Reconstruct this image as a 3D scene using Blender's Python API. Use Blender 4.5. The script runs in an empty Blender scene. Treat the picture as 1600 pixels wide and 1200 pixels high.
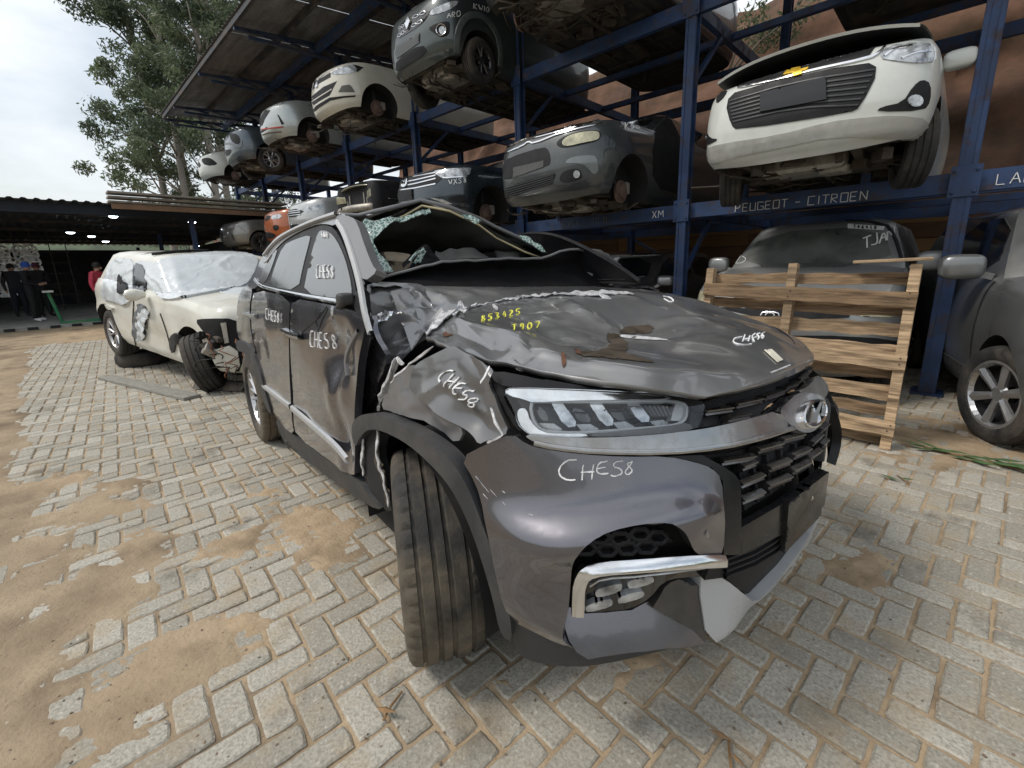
import bpy, bmesh, math, random
from math import sin, cos, pi, radians, sqrt, exp, atan2
from mathutils import Vector, Matrix, noise, geometry
from mathutils.bvhtree import BVHTree
scene = bpy.context.scene
COL = scene.collection
# ------------------------------------------------------------------ camera
# photo is 1600x1200; world X runs along the rack, Y into it, Z up, ground z=0
FPX, YAW, PIT, ROL, CAMH, PPX, PPY = 697.2, .7683, .2259, .0288, 1.352, 813.0, 572.8
_f = Vector((-sin(YAW)*cos(PIT), cos(YAW)*cos(PIT), -sin(PIT)))
_r0 = Vector((cos(YAW), sin(YAW), 0)); _d0 = _f.cross(_r0)
_r = _r0*cos(ROL) + _d0*sin(ROL); _d = _d0*cos(ROL) - _r0*sin(ROL)
CAMP = Vector((0, 0, CAMH))
cd = bpy.data.cameras.new('camera'); cam = bpy.data.objects.new('camera', cd); COL.objects.link(cam)
cd.sensor_fit = 'HORIZONTAL'; cd.sensor_width = 36; cd.lens = FPX/1600*36
cd.shift_x = -(PPX-800)/1600; cd.shift_y = (PPY-600)/1600
cd.clip_start = .05; cd.clip_end = 2000
mw = Matrix((( _r.x, -_d.x, -_f.x, 0), (_r.y, -_d.y, -_f.y, 0), (_r.z, -_d.z, -_f.z, CAMH), (0, 0, 0, 1)))
cam.matrix_world = mw
scene.camera = cam
# ------------------------------------------------------------------ world, sun, exposure
SUN_EL, SUN_AZ = radians(52), radians(215)          # azimuth measured clockwise from +Y
world = bpy.data.worlds.new('World'); scene.world = world; world.use_nodes = True
wn = world.node_tree.nodes; wl = world.node_tree.links; wn.clear()
w_out = wn.new('ShaderNodeOutputWorld'); w_bg = wn.new('ShaderNodeBackground')
w_sky = wn.new('ShaderNodeTexSky'); w_sky.sky_type = 'NISHITA'; w_sky.sun_disc = False
w_sky.sun_elevation = SUN_EL; w_sky.sun_rotation = SUN_AZ; w_sky.air_density = 1.4; w_sky.dust_density = 3.0
w_tc = wn.new('ShaderNodeTexCoord'); w_map = wn.new('ShaderNodeMapping'); w_map.inputs['Scale'].default_value = (1, 1, 2.2)
w_no = wn.new('ShaderNodeTexNoise'); w_no.inputs['Scale'].default_value = 1.6; w_no.inputs['Detail'].default_value = 7
w_no.inputs['Roughness'].default_value = .55
w_rp = wn.new('ShaderNodeValToRGB'); w_rp.color_ramp.elements[0].position = .32; w_rp.color_ramp.elements[1].position = .56
w_rp.color_ramp.elements[0].color = (.12, .12, .12, 1); w_rp.color_ramp.elements[1].color = (1, 1, 1, 1)
w_mix = wn.new('ShaderNodeMix'); w_mix.data_type = 'RGBA'
w_mix.inputs['B'].default_value = (8.6, 9.0, 9.4, 1)
w_bg.inputs['Strength'].default_value = .085
wl.new(w_tc.outputs['Generated'], w_map.inputs['Vector']); wl.new(w_map.outputs['Vector'], w_no.inputs['Vector'])
wl.new(w_no.outputs['Fac'], w_rp.inputs['Fac']); wl.new(w_rp.outputs['Color'], w_mix.inputs['Factor'])
wl.new(w_sky.outputs['Color'], w_mix.inputs['A']); wl.new(w_mix.outputs['Result'], w_bg.inputs['Color'])
wl.new(w_bg.outputs['Background'], w_out.inputs['Surface'])
sd = bpy.data.lights.new('sun', 'SUN'); sun = bpy.data.objects.new('sun', sd); COL.objects.link(sun)
sd.energy = 1.5; sd.angle = radians(14); sd.color = (1, .95, .88)
sv = Vector((sin(SUN_AZ)*cos(SUN_EL), cos(SUN_AZ)*cos(SUN_EL), sin(SUN_EL)))
sun.rotation_euler = sv.to_track_quat('Z', 'Y').to_euler(); sun.location = (0, 0, 30)
scene.view_settings.view_transform = 'Standard'; scene.view_settings.look = 'None'
scene.view_settings.gamma = 1; scene.view_settings.use_curve_mapping = False
scene.view_settings.exposure = .52

# ------------------------------------------------------------------ helpers: pixels -> rays
random.seed(7)
RNG = random.Random(11)
def ray(u, v): return _r*((u-PPX)/FPX) + _d*((v-PPY)/FPX) + _f
def gnd(u, v, z=0.0):
    d = ray(u, v); return CAMP + d*((z-CAMH)/d.z)
def onY(u, v, Y):
    d = ray(u, v); return CAMP + d*(Y/d.y)
def proj(p):
    d = Vector(p) - CAMP; z = d.dot(_f)
    return (PPX + FPX*d.dot(_r)/z, PPY + FPX*d.dot(_d)/z, z)
def rgb(h):
    h = h.lstrip('#'); c = [int(h[i:i+2], 16)/255 for i in (0, 2, 4)]
    return tuple(x/12.92 if x <= .04045 else ((x+.055)/1.055)**2.4 for x in c)

# ------------------------------------------------------------------ helpers: materials
MATS = {}
def mat(name, col, rough=.5, metal=0.0, coat=0.0, var=.18, vs=6.0, dirt=0.0, dcol=(.30, .22, .14), ds=3.0, bump=0.0, bs=60.0,
        rvar=.12, emit=None, trans=0.0, ior=1.45, spec=.5, obj_rand=0.0, alpha=1.0, stretch=None, flake=0.0, dlo=.45, dhi=.7):
    if name in MATS: return MATS[name]
    m = bpy.data.materials.new(name); m.use_nodes = True; MATS[name] = m
    nt = m.node_tree; N = nt.nodes; L = nt.links; b = N['Principled BSDF']
    b.inputs['Metallic'].default_value = metal; b.inputs['IOR'].default_value = ior
    b.inputs['Coat Weight'].default_value = coat; b.inputs['Coat Roughness'].default_value = .06
    b.inputs['Specular IOR Level'].default_value = spec
    b.inputs['Transmission Weight'].default_value = trans; b.inputs['Alpha'].default_value = alpha
    if emit: b.inputs['Emission Color'].default_value = (*emit[0], 1); b.inputs['Emission Strength'].default_value = emit[1]
    tc = N.new('ShaderNodeTexCoord'); vec = tc.outputs['Object']
    if stretch:
        mp = N.new('ShaderNodeMapping'); mp.inputs['Scale'].default_value = stretch; L.new(vec, mp.inputs['Vector']); vec = mp.outputs['Vector']
    n1 = N.new('ShaderNodeTexNoise'); n1.inputs['Scale'].default_value = vs; n1.inputs['Detail'].default_value = 8; n1.inputs['Roughness'].default_value = .62
    L.new(vec, n1.inputs['Vector'])
    mx = N.new('ShaderNodeMix'); mx.data_type = 'RGBA'
    mx.inputs['A'].default_value = tuple(max(0, c*(1-var)) for c in col)+(1,); mx.inputs['B'].default_value = tuple(min(1, c*(1+var)) for c in col)+(1,)
    mr = N.new('ShaderNodeMapRange'); mr.inputs['From Min'].default_value = .3; mr.inputs['From Max'].default_value = .7
    L.new(n1.outputs['Fac'], mr.inputs['Value']); L.new(mr.outputs['Result'], mx.inputs['Factor'])
    cout = mx.outputs['Result']
    if obj_rand:
        oi = N.new('ShaderNodeObjectInfo'); hs = N.new('ShaderNodeHueSaturation'); m2 = N.new('ShaderNodeMapRange')
        m2.inputs['To Min'].default_value = 1-obj_rand; m2.inputs['To Max'].default_value = 1+obj_rand
        L.new(oi.outputs['Random'], m2.inputs['Value']); L.new(m2.outputs['Result'], hs.inputs['Value']); L.new(cout, hs.inputs['Color']); cout = hs.outputs['Color']
    r_in = None
    mrr = N.new('ShaderNodeMapRange'); mrr.inputs['To Min'].default_value = max(.02, rough-rvar); mrr.inputs['To Max'].default_value = min(1, rough+rvar)
    L.new(mr.outputs['Result'], mrr.inputs['Value']); r_in = mrr.outputs['Result']
    if dirt > 0:
        n2 = N.new('ShaderNodeTexNoise'); n2.inputs['Scale'].default_value = ds; n2.inputs['Detail'].default_value = 10; n2.inputs['Roughness'].default_value = .68
        L.new(vec, n2.inputs['Vector'])
        m3 = N.new('ShaderNodeMapRange'); m3.inputs['From Min'].default_value = dlo; m3.inputs['From Max'].default_value = dhi; m3.inputs['To Max'].default_value = dirt
        L.new(n2.outputs['Fac'], m3.inputs['Value'])
        mx2 = N.new('ShaderNodeMix'); mx2.data_type = 'RGBA'; mx2.inputs['B'].default_value = (*dcol, 1)
        L.new(m3.outputs['Result'], mx2.inputs['Factor']); L.new(cout, mx2.inputs['A']); cout = mx2.outputs['Result']
        ma = N.new('ShaderNodeMath'); ma.operation = 'MULTIPLY_ADD'; ma.inputs[1].default_value = .6; L.new(m3.outputs['Result'], ma.inputs[0]); L.new(r_in, ma.inputs[2])
        ma.use_clamp = True; r_in = ma.outputs['Value']
        if coat:
            mc = N.new('ShaderNodeMapRange'); mc.inputs['To Min'].default_value = coat; mc.inputs['To Max'].default_value = 0
            L.new(m3.outputs['Result'], mc.inputs['Value']); L.new(mc.outputs['Result'], b.inputs['Coat Weight'])
    L.new(cout, b.inputs['Base Color']); L.new(r_in, b.inputs['Roughness'])
    if bump:
        n4 = N.new('ShaderNodeTexNoise'); n4.inputs['Scale'].default_value = bs; n4.inputs['Detail'].default_value = 6
        L.new(vec, n4.inputs['Vector']); bp = N.new('ShaderNodeBump'); bp.inputs['Strength'].default_value = min(1, bump); bp.inputs['Distance'].default_value = .01
        L.new(n4.outputs['Fac'], bp.inputs['Height']); L.new(bp.outputs['Normal'], b.inputs['Normal'])
    return m
def glass(name, tint=(.8, .9, .86), alpha=.35, rough=.05):
    """thin pane: part see-through, part mirror"""
    if name in MATS: return MATS[name]
    m = bpy.data.materials.new(name); m.use_nodes = True; MATS[name] = m
    N = m.node_tree.nodes; L = m.node_tree.links; N.clear()
    o = N.new('ShaderNodeOutputMaterial'); t = N.new('ShaderNodeBsdfTransparent'); g = N.new('ShaderNodeBsdfGlossy'); d = N.new('ShaderNodeBsdfDiffuse')
    t.inputs['Color'].default_value = (*tint, 1); g.inputs['Roughness'].default_value = rough; g.inputs['Color'].default_value = (.9, .9, .9, 1)
    d.inputs['Color'].default_value = (*[c*.55 for c in tint], 1)
    fr = N.new('ShaderNodeFresnel'); fr.inputs['IOR'].default_value = 1.52
    no = N.new('ShaderNodeTexNoise'); no.inputs['Scale'].default_value = 5; no.inputs['Detail'].default_value = 8
    tc = N.new('ShaderNodeTexCoord'); L.new(tc.outputs['Object'], no.inputs['Vector'])
    mr = N.new('ShaderNodeMapRange'); mr.inputs['To Min'].default_value = alpha*.5; mr.inputs['To Max'].default_value = alpha*1.5; L.new(no.outputs['Fac'], mr.inputs['Value'])
    a = N.new('ShaderNodeMixShader'); b_ = N.new('ShaderNodeMixShader')
    L.new(mr.outputs['Result'], a.inputs['Fac']); L.new(t.outputs[0], a.inputs[1]); L.new(d.outputs[0], a.inputs[2])
    L.new(fr.outputs[0], b_.inputs['Fac']); L.new(a.outputs[0], b_.inputs[1]); L.new(g.outputs[0], b_.inputs[2]); L.new(b_.outputs[0], o.inputs['Surface'])
    return m

# ------------------------------------------------------------------ helpers: objects
def tag(o, label=None, cat=None, group=None, kind=None):
    if label: o['label'] = label
    if cat: o['category'] = cat
    if group: o['group'] = group
    if kind: o['kind'] = kind
    return o
def empty(name, label, cat, loc=(0, 0, 0), rz=0.0, group=None, rx=0.0, ry=0.0):
    o = bpy.data.objects.new(name, None); COL.objects.link(o); o.empty_display_size = .2
    o.location = loc; o.rotation_euler = (rx, ry, rz); tag(o, label, cat, group)
    return o
def root_matrix(o):
    return Matrix.Translation(o.location) @ o.rotation_euler.to_matrix().to_4x4()
def raw(name, verts, faces, m=None, parent=None, smooth=False, midx=None, auto=None):
    me = bpy.data.meshes.new(name); me.from_pydata([tuple(v) for v in verts], [], faces)
    ms = m if isinstance(m, (list, tuple)) else ([m] if m else [])
    for x in ms: me.materials.append(x)
    if midx: me.polygons.foreach_set('material_index', midx)
    if smooth: me.polygons.foreach_set('use_smooth', [True]*len(me.polygons))
    me.update()
    o = bpy.data.objects.new(name, me); COL.objects.link(o)
    if parent: o.parent = parent
    if auto: me.set_sharp_from_angle(angle=radians(auto))
    return o
class MB:
    """collects shapes, then links them as one mesh object"""
    def __init__(s): s.v = []; s.f = []; s.mi = []; s.cur = 0
    def add(s, vs, fs):
        n = len(s.v); s.v += [tuple(v) for v in vs]; s.f += [tuple(i+n for i in f) for f in fs]; s.mi += [s.cur]*len(fs); return s
    def box(s, c, size, rot=None, bev=0.0):
        hx, hy, hz = size[0]/2, size[1]/2, size[2]/2
        if bev > 0:
            b = min(bev, hx*.9, hy*.9, hz*.9); vs = []
            for sz in (-1, 1):
                for (ix, iy, iz) in ((b, b, 0), (0, 0, b)) if sz < 0 else ((0, 0, b), (b, b, 0)):
                    for sx, sy in ((-1, -1), (1, -1), (1, 1), (-1, 1)):
                        vs.append(Vector((sx*(hx-ix), sy*(hy-iy), sz*(hz-iz))))
            fs = [(3, 2, 1, 0), (12, 13, 14, 15)]
            for k in range(3):
                for i in range(4): j = (i+1) % 4; fs.append((k*4+i, k*4+j, k*4+4+j, k*4+4+i))
        else:
            vs = [Vector((x*hx, y*hy, z*hz)) for z in (-1, 1) for x, y in ((-1, -1), (1, -1), (1, 1), (-1, 1))]
            fs = [(3, 2, 1, 0), (4, 5, 6, 7), (0, 1, 5, 4), (1, 2, 6, 5), (2, 3, 7, 6), (3, 0, 4, 7)]
        R = rot.to_matrix() if hasattr(rot, 'to_matrix') else (rot or Matrix.Identity(3))
        c = Vector(c); return s.add([c + R @ v for v in vs], fs)
    def bar(s, a, b, w, h, up=(0, 0, 1), bev=0.0):
        a, b = Vector(a), Vector(b); d = b-a; L = d.length; x = d/L; u = Vector(up)
        if abs(x.dot(u)) > .98: u = Vector((0, 1, 0))
        y = u.cross(x).normalized(); z = x.cross(y)
        R = Matrix((x, y, z)).transposed(); return s.box((a+b)/2, (L, w, h), R, bev)
    def tube(s, pts, r, n=8, cap=True, closed=False):
        pts = [Vector(p) for p in pts]; rs = r if isinstance(r, (list, tuple)) else [r]*len(pts); vs = []; fs = []; prev = None
        for i, p in enumerate(pts):
            t = (pts[min(i+1, len(pts)-1)] - pts[max(i-1, 0)]) if not closed else (pts[(i+1) % len(pts)]-pts[i-1])
            t.normalize() if t.length > 1e-9 else None
            if prev is None:
                u = Vector((0, 0, 1)) if abs(t.z) < .9 else Vector((1, 0, 0)); a = t.cross(u).normalized()
            else: a = (prev - t*prev.dot(t)).normalized()
            prev = a; b = t.cross(a)
            for k in range(n): q = 2*pi*k/n; vs.append(p + (a*cos(q)+b*sin(q))*rs[i])
        m = len(pts)
        for i in range(m if closed else m-1):
            i2 = (i+1) % m
            for k in range(n): k2 = (k+1) % n; fs.append((i*n+k, i*n+k2, i2*n+k2, i2*n+k))
        if cap and not closed: fs.append(tuple(range(n-1, -1, -1))); fs.append(tuple((m-1)*n+k for k in range(n)))
        return s.add(vs, fs)
    def lathe(s, prof, n=24, axis='y', c=(0, 0, 0), close=False):
        """prof: (radius, along axis)"""
        vs = []; fs = []; c = Vector(c); m = len(prof)
        for i in range(n):
            q = 2*pi*i/n
            for r, h in prof:
                if axis == 'y': vs.append(c + Vector((r*cos(q), h, r*sin(q))))
                elif axis == 'z': vs.append(c + Vector((r*cos(q), r*sin(q), h)))
                else: vs.append(c + Vector((h, r*cos(q), r*sin(q))))
        for i in range(n):
            j = (i+1) % n
            for k in range(m if close else m-1): k2 = (k+1) % m; fs.append((i*m+k, i*m+k2, j*m+k2, j*m+k))
        return s.add(vs, fs)
    def grid(s, rows):
        m = len(rows[0]); vs = [p for r in rows for p in r]
        fs = [(i*m+k, i*m+k+1, (i+1)*m+k+1, (i+1)*m+k) for i in range(len(rows)-1) for k in range(m-1)]
        return s.add(vs, fs)
    def build(s, name, m=None, parent=None, smooth=False, auto=None):
        return raw(name, s.v, s.f, m, parent, smooth, s.mi if isinstance(m, (list, tuple)) else None, auto)
def copy_tree(o, parent=None):
    c = o.copy(); COL.objects.link(c); c.parent = parent
    for ch in list(o.children): copy_tree(ch, c)
    return c

# ------------------------------------------------------------------ helpers: polygons laid onto a surface
def inside(p, poly):
    x, y = p; r = False; j = len(poly)-1
    for i in range(len(poly)):
        xi, yi = poly[i]; xj, yj = poly[j]
        if (yi > y) != (yj > y) and x < (xj-xi)*(y-yi)/(yj-yi)+xi: r = not r
        j = i
    return r
def chaikin(poly, n=2, closed=True):
    for _ in range(n):
        q = []; m = len(poly)
        if not closed: q.append(poly[0])
        for i in range(m if closed else m-1):
            a, b = poly[i], poly[(i+1) % m]
            q.append((a[0]*.75+b[0]*.25, a[1]*.75+b[1]*.25)); q.append((a[0]*.25+b[0]*.75, a[1]*.25+b[1]*.75))
        if not closed: q.append(poly[-1])
        poly = q
    return poly
def densify(poly, step, closed=True):
    out = []; m = len(poly)
    for i in range(m if closed else m-1):
        a, b = poly[i], poly[(i+1) % m]; k = max(1, int(math.hypot(b[0]-a[0], b[1]-a[1])/step))
        out += [(a[0]+(b[0]-a[0])*t/k, a[1]+(b[1]-a[1])*t/k) for t in range(k)]
    if not closed: out.append(poly[-1])
    return out
def tri_poly(poly, step, holes=()):
    """triangulate a 2-D polygon with inner points on a grid -> verts, tris, boundary index loops"""
    poly = densify(poly, step); loops = [poly] + [densify(h, step) for h in holes]
    pts = []; edges = []
    for lp in loops:
        n = len(pts); pts += lp; edges += [(n+i, n+(i+1) % len(lp)) for i in range(len(lp))]
    xs = [p[0] for p in poly]; ys = [p[1] for p in poly]
    y = min(ys)+step*.5; r = 0
    allp = [p for lp in loops for p in lp]; cell = {}
    for p in allp: cell.setdefault((int(p[0]//step), int(p[1]//step)), []).append(p)
    while y < max(ys):
        x = min(xs)+step*(.5+.5*(r % 2))
        while x < max(xs):
            if inside((x, y), poly) and not any(inside((x, y), h) for h in loops[1:]):
                cx, cy = int(x//step), int(y//step); ok = True
                for i in (-1, 0, 1):
                    for j in (-1, 0, 1):
                        for q in cell.get((cx+i, cy+j), ()):
                            if (q[0]-x)**2+(q[1]-y)**2 < (.45*step)**2: ok = False
                if ok: pts.append((x, y))
            x += step
        y += step*.866; r += 1
    vs, es, fs, ov, oe, of = geometry.delaunay_2d_cdt([Vector(p) for p in pts], edges, [], 0, 1e-6)
    vs = [(v.x, v.y) for v in vs]; tr = []
    for f in fs:
        c = (sum(vs[i][0] for i in f)/3, sum(vs[i][1] for i in f)/3)
        if inside(c, poly) and not any(inside(c, h) for h in loops[1:]): tr.append(tuple(f))
    return vs, tr
def laid(name, poly, hitfn, m, parent=None, off=.004, wall=.012, step=6.0, holes=(), smooth=2, disp=None, auto=40):
    """a panel whose outline is `poly` (2-D), laid onto the surface that hitfn(x,y)->(point,normal) finds; wall = edge turned in"""
    if smooth: poly = chaikin(poly, smooth); holes = [chaikin(h, smooth) for h in holes]
    vs, tr = tri_poly(poly, step, holes); P = []; Nn = []; miss = []
    for i, v in enumerate(vs):
        h = hitfn(*v)
        if h is None: miss.append(i); P.append(None); Nn.append(None)
        else: P.append(h[0]); Nn.append(h[1])
    if len(miss) == len(vs): print('laid: all missed', name); return None
    ok = [i for i in range(len(vs)) if P[i] is not None]
    if miss:
        for i in miss:
            j = min(ok, key=lambda k: (vs[k][0]-vs[i][0])**2+(vs[k][1]-vs[i][1])**2); P[i] = P[j].copy(); Nn[i] = Nn[j]
    tr = [t for t in tr if (P[t[0]]-P[t[1]]).cross(P[t[0]]-P[t[2]]).length > 1e-12]
    out = [P[i] + Nn[i]*(off + (disp(P[i]) if disp else 0)) for i in range(len(vs))]
    # orient
    fs = []
    for a, b, c in tr:
        n = (out[b]-out[a]).cross(out[c]-out[a])
        fs.append((a, b, c) if n.dot(Nn[a]+Nn[b]+Nn[c]) >= 0 else (a, c, b))
    if wall:
        cnt = {}
        for t in fs:
            for e in ((t[0], t[1]), (t[1], t[2]), (t[2], t[0])): cnt[e] = 1
        bd = [e for e in cnt if (e[1], e[0]) not in cnt]; low = {}
        for a, b in bd:
            for k in (a, b):
                if k not in low: low[k] = len(out); out.append(out[k] - Nn[k]*wall)
            fs.append((b, a, low[a], low[b]))
    return raw(name, out, fs, m, parent, True, auto=auto)
def strip(name, lines, hitfn, m, parent=None, w=.01, h=.004, step=4.0, off=0.0, smooth=1, join=None, rag=0.0):
    """raised band(s) along 2-D polylines laid on a surface; w in metres"""
    mb = join or MB()
    for ln in lines:
        if smooth: ln = chaikin(ln, smooth, False)
        ln = densify(ln, step, False); S = []
        for q in ln:
            hh = hitfn(*q)
            if hh: S.append(hh)
        if len(S) < 2: continue
        rows = []
        for i, (p, n) in enumerate(S):
            t = S[min(i+1, len(S)-1)][0]-S[max(i-1, 0)][0]
            if t.length < 1e-7: continue
            t.normalize(); b = n.cross(t)
            if b.length < 1e-6: continue
            b.normalize(); p = p + n*off
            if rag: k_ = [noise.noise(Vector((i*.31, w*900, q_*7.3+ln[0][0])))*1.4 for q_ in range(4)]; ww = w*max(.12, 1-rag*(.5+.8*k_[0])); p = p + b*w*rag*.5*k_[1]; rows.append([p-b*ww/2-n*.004, p-b*ww*.42+n*h*(.8+k_[2]), p+n*h*(.6-k_[2]+k_[3]), p+b*ww*.42+n*h*(.8+k_[3]), p+b*ww/2-n*.004]); continue
            rows.append([p-b*w/2-n*.004, p-b*w*.42+n*h*.8, p+n*h, p+b*w*.42+n*h*.8, p+b*w/2-n*.004])
        if len(rows) > 1: mb.grid(rows)
    if join is None and mb.v: return mb.build(name, m, parent, True, auto=50)
def ragged(line, w, seed=0, jag=.6, step=5.0, taper=True):
    """a torn strip: outline round a 2-D polyline with uneven edges"""
    rg = random.Random(seed); ln = densify(chaikin(line, 1, False), step, False); L_ = []; R_ = []; n = len(ln)-1
    for i, q in enumerate(ln):
        a, b = ln[max(0, i-1)], ln[min(n, i+1)]; dx, dy = b[0]-a[0], b[1]-a[1]; d = math.hypot(dx, dy) or 1; nx_, ny_ = -dy/d, dx/d
        t = min(1, .25+4*min(i, n-i)/max(1, n)) if taper else 1
        L_.append((q[0]+nx_*w*t*(.5+jag*rg.uniform(-.45, .5)), q[1]+ny_*w*t*(.5+jag*rg.uniform(-.45, .5)))); R_.append((q[0]-nx_*w*t*(.5+jag*rg.uniform(-.45, .5)), q[1]-ny_*w*t*(.5+jag*rg.uniform(-.45, .5))))
    return L_ + R_[::-1]
def pod(c, r_, e=.55, n=20, k=12, rot=None):
    """rounded-box shell"""
    sg = lambda v, q: math.copysign(abs(v)**q, v); V = []; Fc = []; c = Vector(c); R_ = rot or Matrix.Identity(3)
    for j in range(k+1):
        f = -pi/2+pi*j/k
        for i in range(n): t = 2*pi*i/n; V.append(c+R_ @ Vector((r_[0]*sg(cos(f), e)*sg(cos(t), e), r_[1]*sg(cos(f), e)*sg(sin(t), e), r_[2]*sg(sin(f), e))))
    for j in range(k):
        for i in range(n): i2 = (i+1) % n; Fc.append((j*n+i, j*n+i2, (j+1)*n+i2, (j+1)*n+i))
    return V, Fc
def catmull(P, t):
    n = len(P)-1; x = min(max(t*n, 0), n-1e-9); i = int(x); f = x-i
    p0 = P[max(i-1, 0)]; p1 = P[i]; p2 = P[min(i+1, n)]; p3 = P[min(i+2, n)]
    return (p1*2 + (p2-p0)*f + (p0*2-p1*5+p2*4-p3)*f*f + (p1*3-p0-p2*3+p3)*f*f*f)*.5
def sheet(name, ctrl, m, parent=None, nu=40, nv=40, disp=None, smooth=True, auto=35, linear=False):
    """smooth sheet through a grid of control points (rows of Vectors); disp(u,v,p)->Vector"""
    rows = []
    for j in range(nv+1):
        tv = j/nv; base = []
        for r_ in ctrl: base.append(r_)
        col = [catmull([base[k][c] for k in range(len(base))], tv) if not linear else lin([base[k][c] for k in range(len(base))], tv) for c in range(len(ctrl[0]))]
        row = []
        for i in range(nu+1):
            p = catmull(col, i/nu) if not linear else lin(col, i/nu)
            if disp: p = p + disp(i/nu, tv, p)
            row.append(p)
        rows.append(row)
    return MB().grid(rows).build(name, m, parent, smooth, auto)
def lin(P, t):
    n = len(P)-1; x = min(max(t*n, 0), n-1e-9); i = int(x); return P[i].lerp(P[i+1], x-i)
def fbm(p, sc=1.0, oct=4): return noise.fractal(Vector(p)*sc, 1.0, 2.0, oct)
# ================================================================== ground
def sstep(a, b, x):
    t = min(1, max(0, (x-a)/(b-a))); return t*t*(3-2*t)
def axis(segs):
    out = []
    for a, b, s in segs:
        n = max(1, int(round(abs(b-a)/s))); out += [a+(b-a)*i/n for i in range(n)]
    out.append(segs[-1][1]); return out
# --- dirt / sand material with wet, dusty and orange patches
def earth_mat():
    m = bpy.data.materials.new('yard_earth'); m.use_nodes = True; N = m.node_tree.nodes; L = m.node_tree.links; b = N['Principled BSDF']
    g = N.new('ShaderNodeNewGeometry')
    def nz(s, d=8, r=.6):
        n = N.new('ShaderNodeTexNoise'); n.inputs['Scale'].default_value = s; n.inputs['Detail'].default_value = d; n.inputs['Roughness'].default_value = r
        L.new(g.outputs['Position'], n.inputs['Vector']); return n.outputs['Fac']
    def mixc(f, lo, hi, A, B):
        r = N.new('ShaderNodeMapRange'); r.inputs['From Min'].default_value = lo; r.inputs['From Max'].default_value = hi; L.new(f, r.inputs['Value'])
        x = N.new('ShaderNodeMix'); x.data_type = 'RGBA'; L.new(r.outputs['Result'], x.inputs['Factor'])
        for k, v in (('A', A), ('B', B)):
            if isinstance(v, tuple): x.inputs[k].default_value = (*v, 1)
            else: L.new(v, x.inputs[k])
        return x.outputs['Result']
    at = N.new('ShaderNodeAttribute'); at.attribute_name = 'tone'
    sp = N.new('ShaderNodeSeparateColor'); L.new(at.outputs['Color'], sp.inputs['Color'])
    sand = mixc(nz(9), .3, .7, (.32, .235, .145), (.47, .36, .24))
    dirt = mixc(nz(3.2), .3, .72, (.22, .165, .11), (.40, .315, .215))
    c = mixc(sp.outputs['Red'], 0, 1, sand, dirt)
    c = mixc(nz(1.7, 8), .50, .68, c, (.16, .12, .08))
    c = mixc(nz(70, 4), .60, .78, c, (.15, .11, .07))
    L.new(c, b.inputs['Base Color']); b.inputs['Roughness'].default_value = .95; b.inputs['Specular IOR Level'].default_value = .2
    bp = N.new('ShaderNodeBump'); bp.inputs['Strength'].default_value = .55; bp.inputs['Distance'].default_value = .012
    L.new(nz(55, 8), bp.inputs['Height']); L.new(bp.outputs['Normal'], b.inputs['Normal'])
    return m
EARTH = earth_mat()
S_ = 600
gr = raw('ground', [(-S_, -S_, -.09), (S_, -S_, -.09), (S_, S_, -.09), (-S_, S_, -.09)], [(0, 1, 2, 3)], EARTH); tag(gr, kind='structure')
ca = gr.data.color_attributes.new('tone', 'FLOAT_COLOR', 'POINT')
for d_ in ca.data: d_.color = (1, 0, 0, 1)
# sand drifts over the paving: (u, v, radius m, height)
DR = [(480, 830, .26, 1.0), (560, 860, .24, 1), (430, 800, .2, .8), (345, 1000, .17, .9), (300, 1030, .15, .8), (395, 985, .12, .8), (1310, 868, .22, .9), (1345, 905, .12, .7), (1480, 700, .75, .6),
      (1560, 690, .8, .7), (110, 800, .42, .7), (40, 780, .45, .9), (50, 900, .38, .95), (160, 900, .2, .75), (20, 980, .36, 1.0), (100, 1000, .25, .85), (60, 1120, .3, 1.1), (160, 1150, .2, 1), (200, 1060, .14, .8), (270, 870, .22, .5), (190, 800, .35, .3), (230, 690, .5, .3), (650, 545, .5, .5),
      (250, 620, .8, .45), (300, 560, 1.2, .5), (980, 1060, .16, .45), (820, 1075, .14, .6), (1000, 1010, .35, .35), (700, 1040, .16, .5), (600, 780, .4, .6), (460, 740, .35, .45), (330, 860, .14, .5), (1470, 820, .1, .45)]
DRW = []
for u, v, r_, a in DR:
    p = gnd(u, v); DRW.append((p.x, p.y, r_, a))
def sand_mask(x, y):
    m = 0
    for px, py, r_, a in DRW:
        d2 = ((x-px)**2+(y-py)**2)/(r_*r_)
        if d2 < 7: m += a*exp(-d2)
    yard = sstep(-.20, -.75, y + .06*noise.noise(Vector((x*1.2, y*1.2, 3))))*sstep(-1.1, -2.3, x)
    far = sstep(-12.5, -14.5, x)
    m = min(1.1, m)*.57 + yard*1.4 + far*1.5
    n = fbm((x, y, .3), 3.6, 5)*.40 + fbm((x, y, 4.1), 14, 3)*.16 + noise.noise(Vector((x*45, y*45, 2)))*.09
    # wind leaves short streaks behind block edges
    return m + n
def sand_z(x, y):
    m = sand_mask(x, y); s = sstep(.34, .62, m)
    n = noise.noise(Vector((x*26, y*26, 1)))*.0016 + noise.noise(Vector((x*7, y*7, 5)))*.002
    z = -.0082 + n + s*(.0122 + .006*noise.noise(Vector((x*4, y*4, 2))))
    if y < -.4 and x < -2:                                   # wheel ruts of the dirt yard
        z += (.008*sin(y*9+.4*sin(x*.5))+.01*noise.noise(Vector((x*.7, y*2.5, 9))))*sstep(-.4, -1.0, y)
    return z
XS = axis([(6, 2.6, .12), (2.6, .8, .04), (.8, -3.4, .017), (-3.4, -8, .034), (-8, -15, .1), (-15, -34, .5)])
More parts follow.
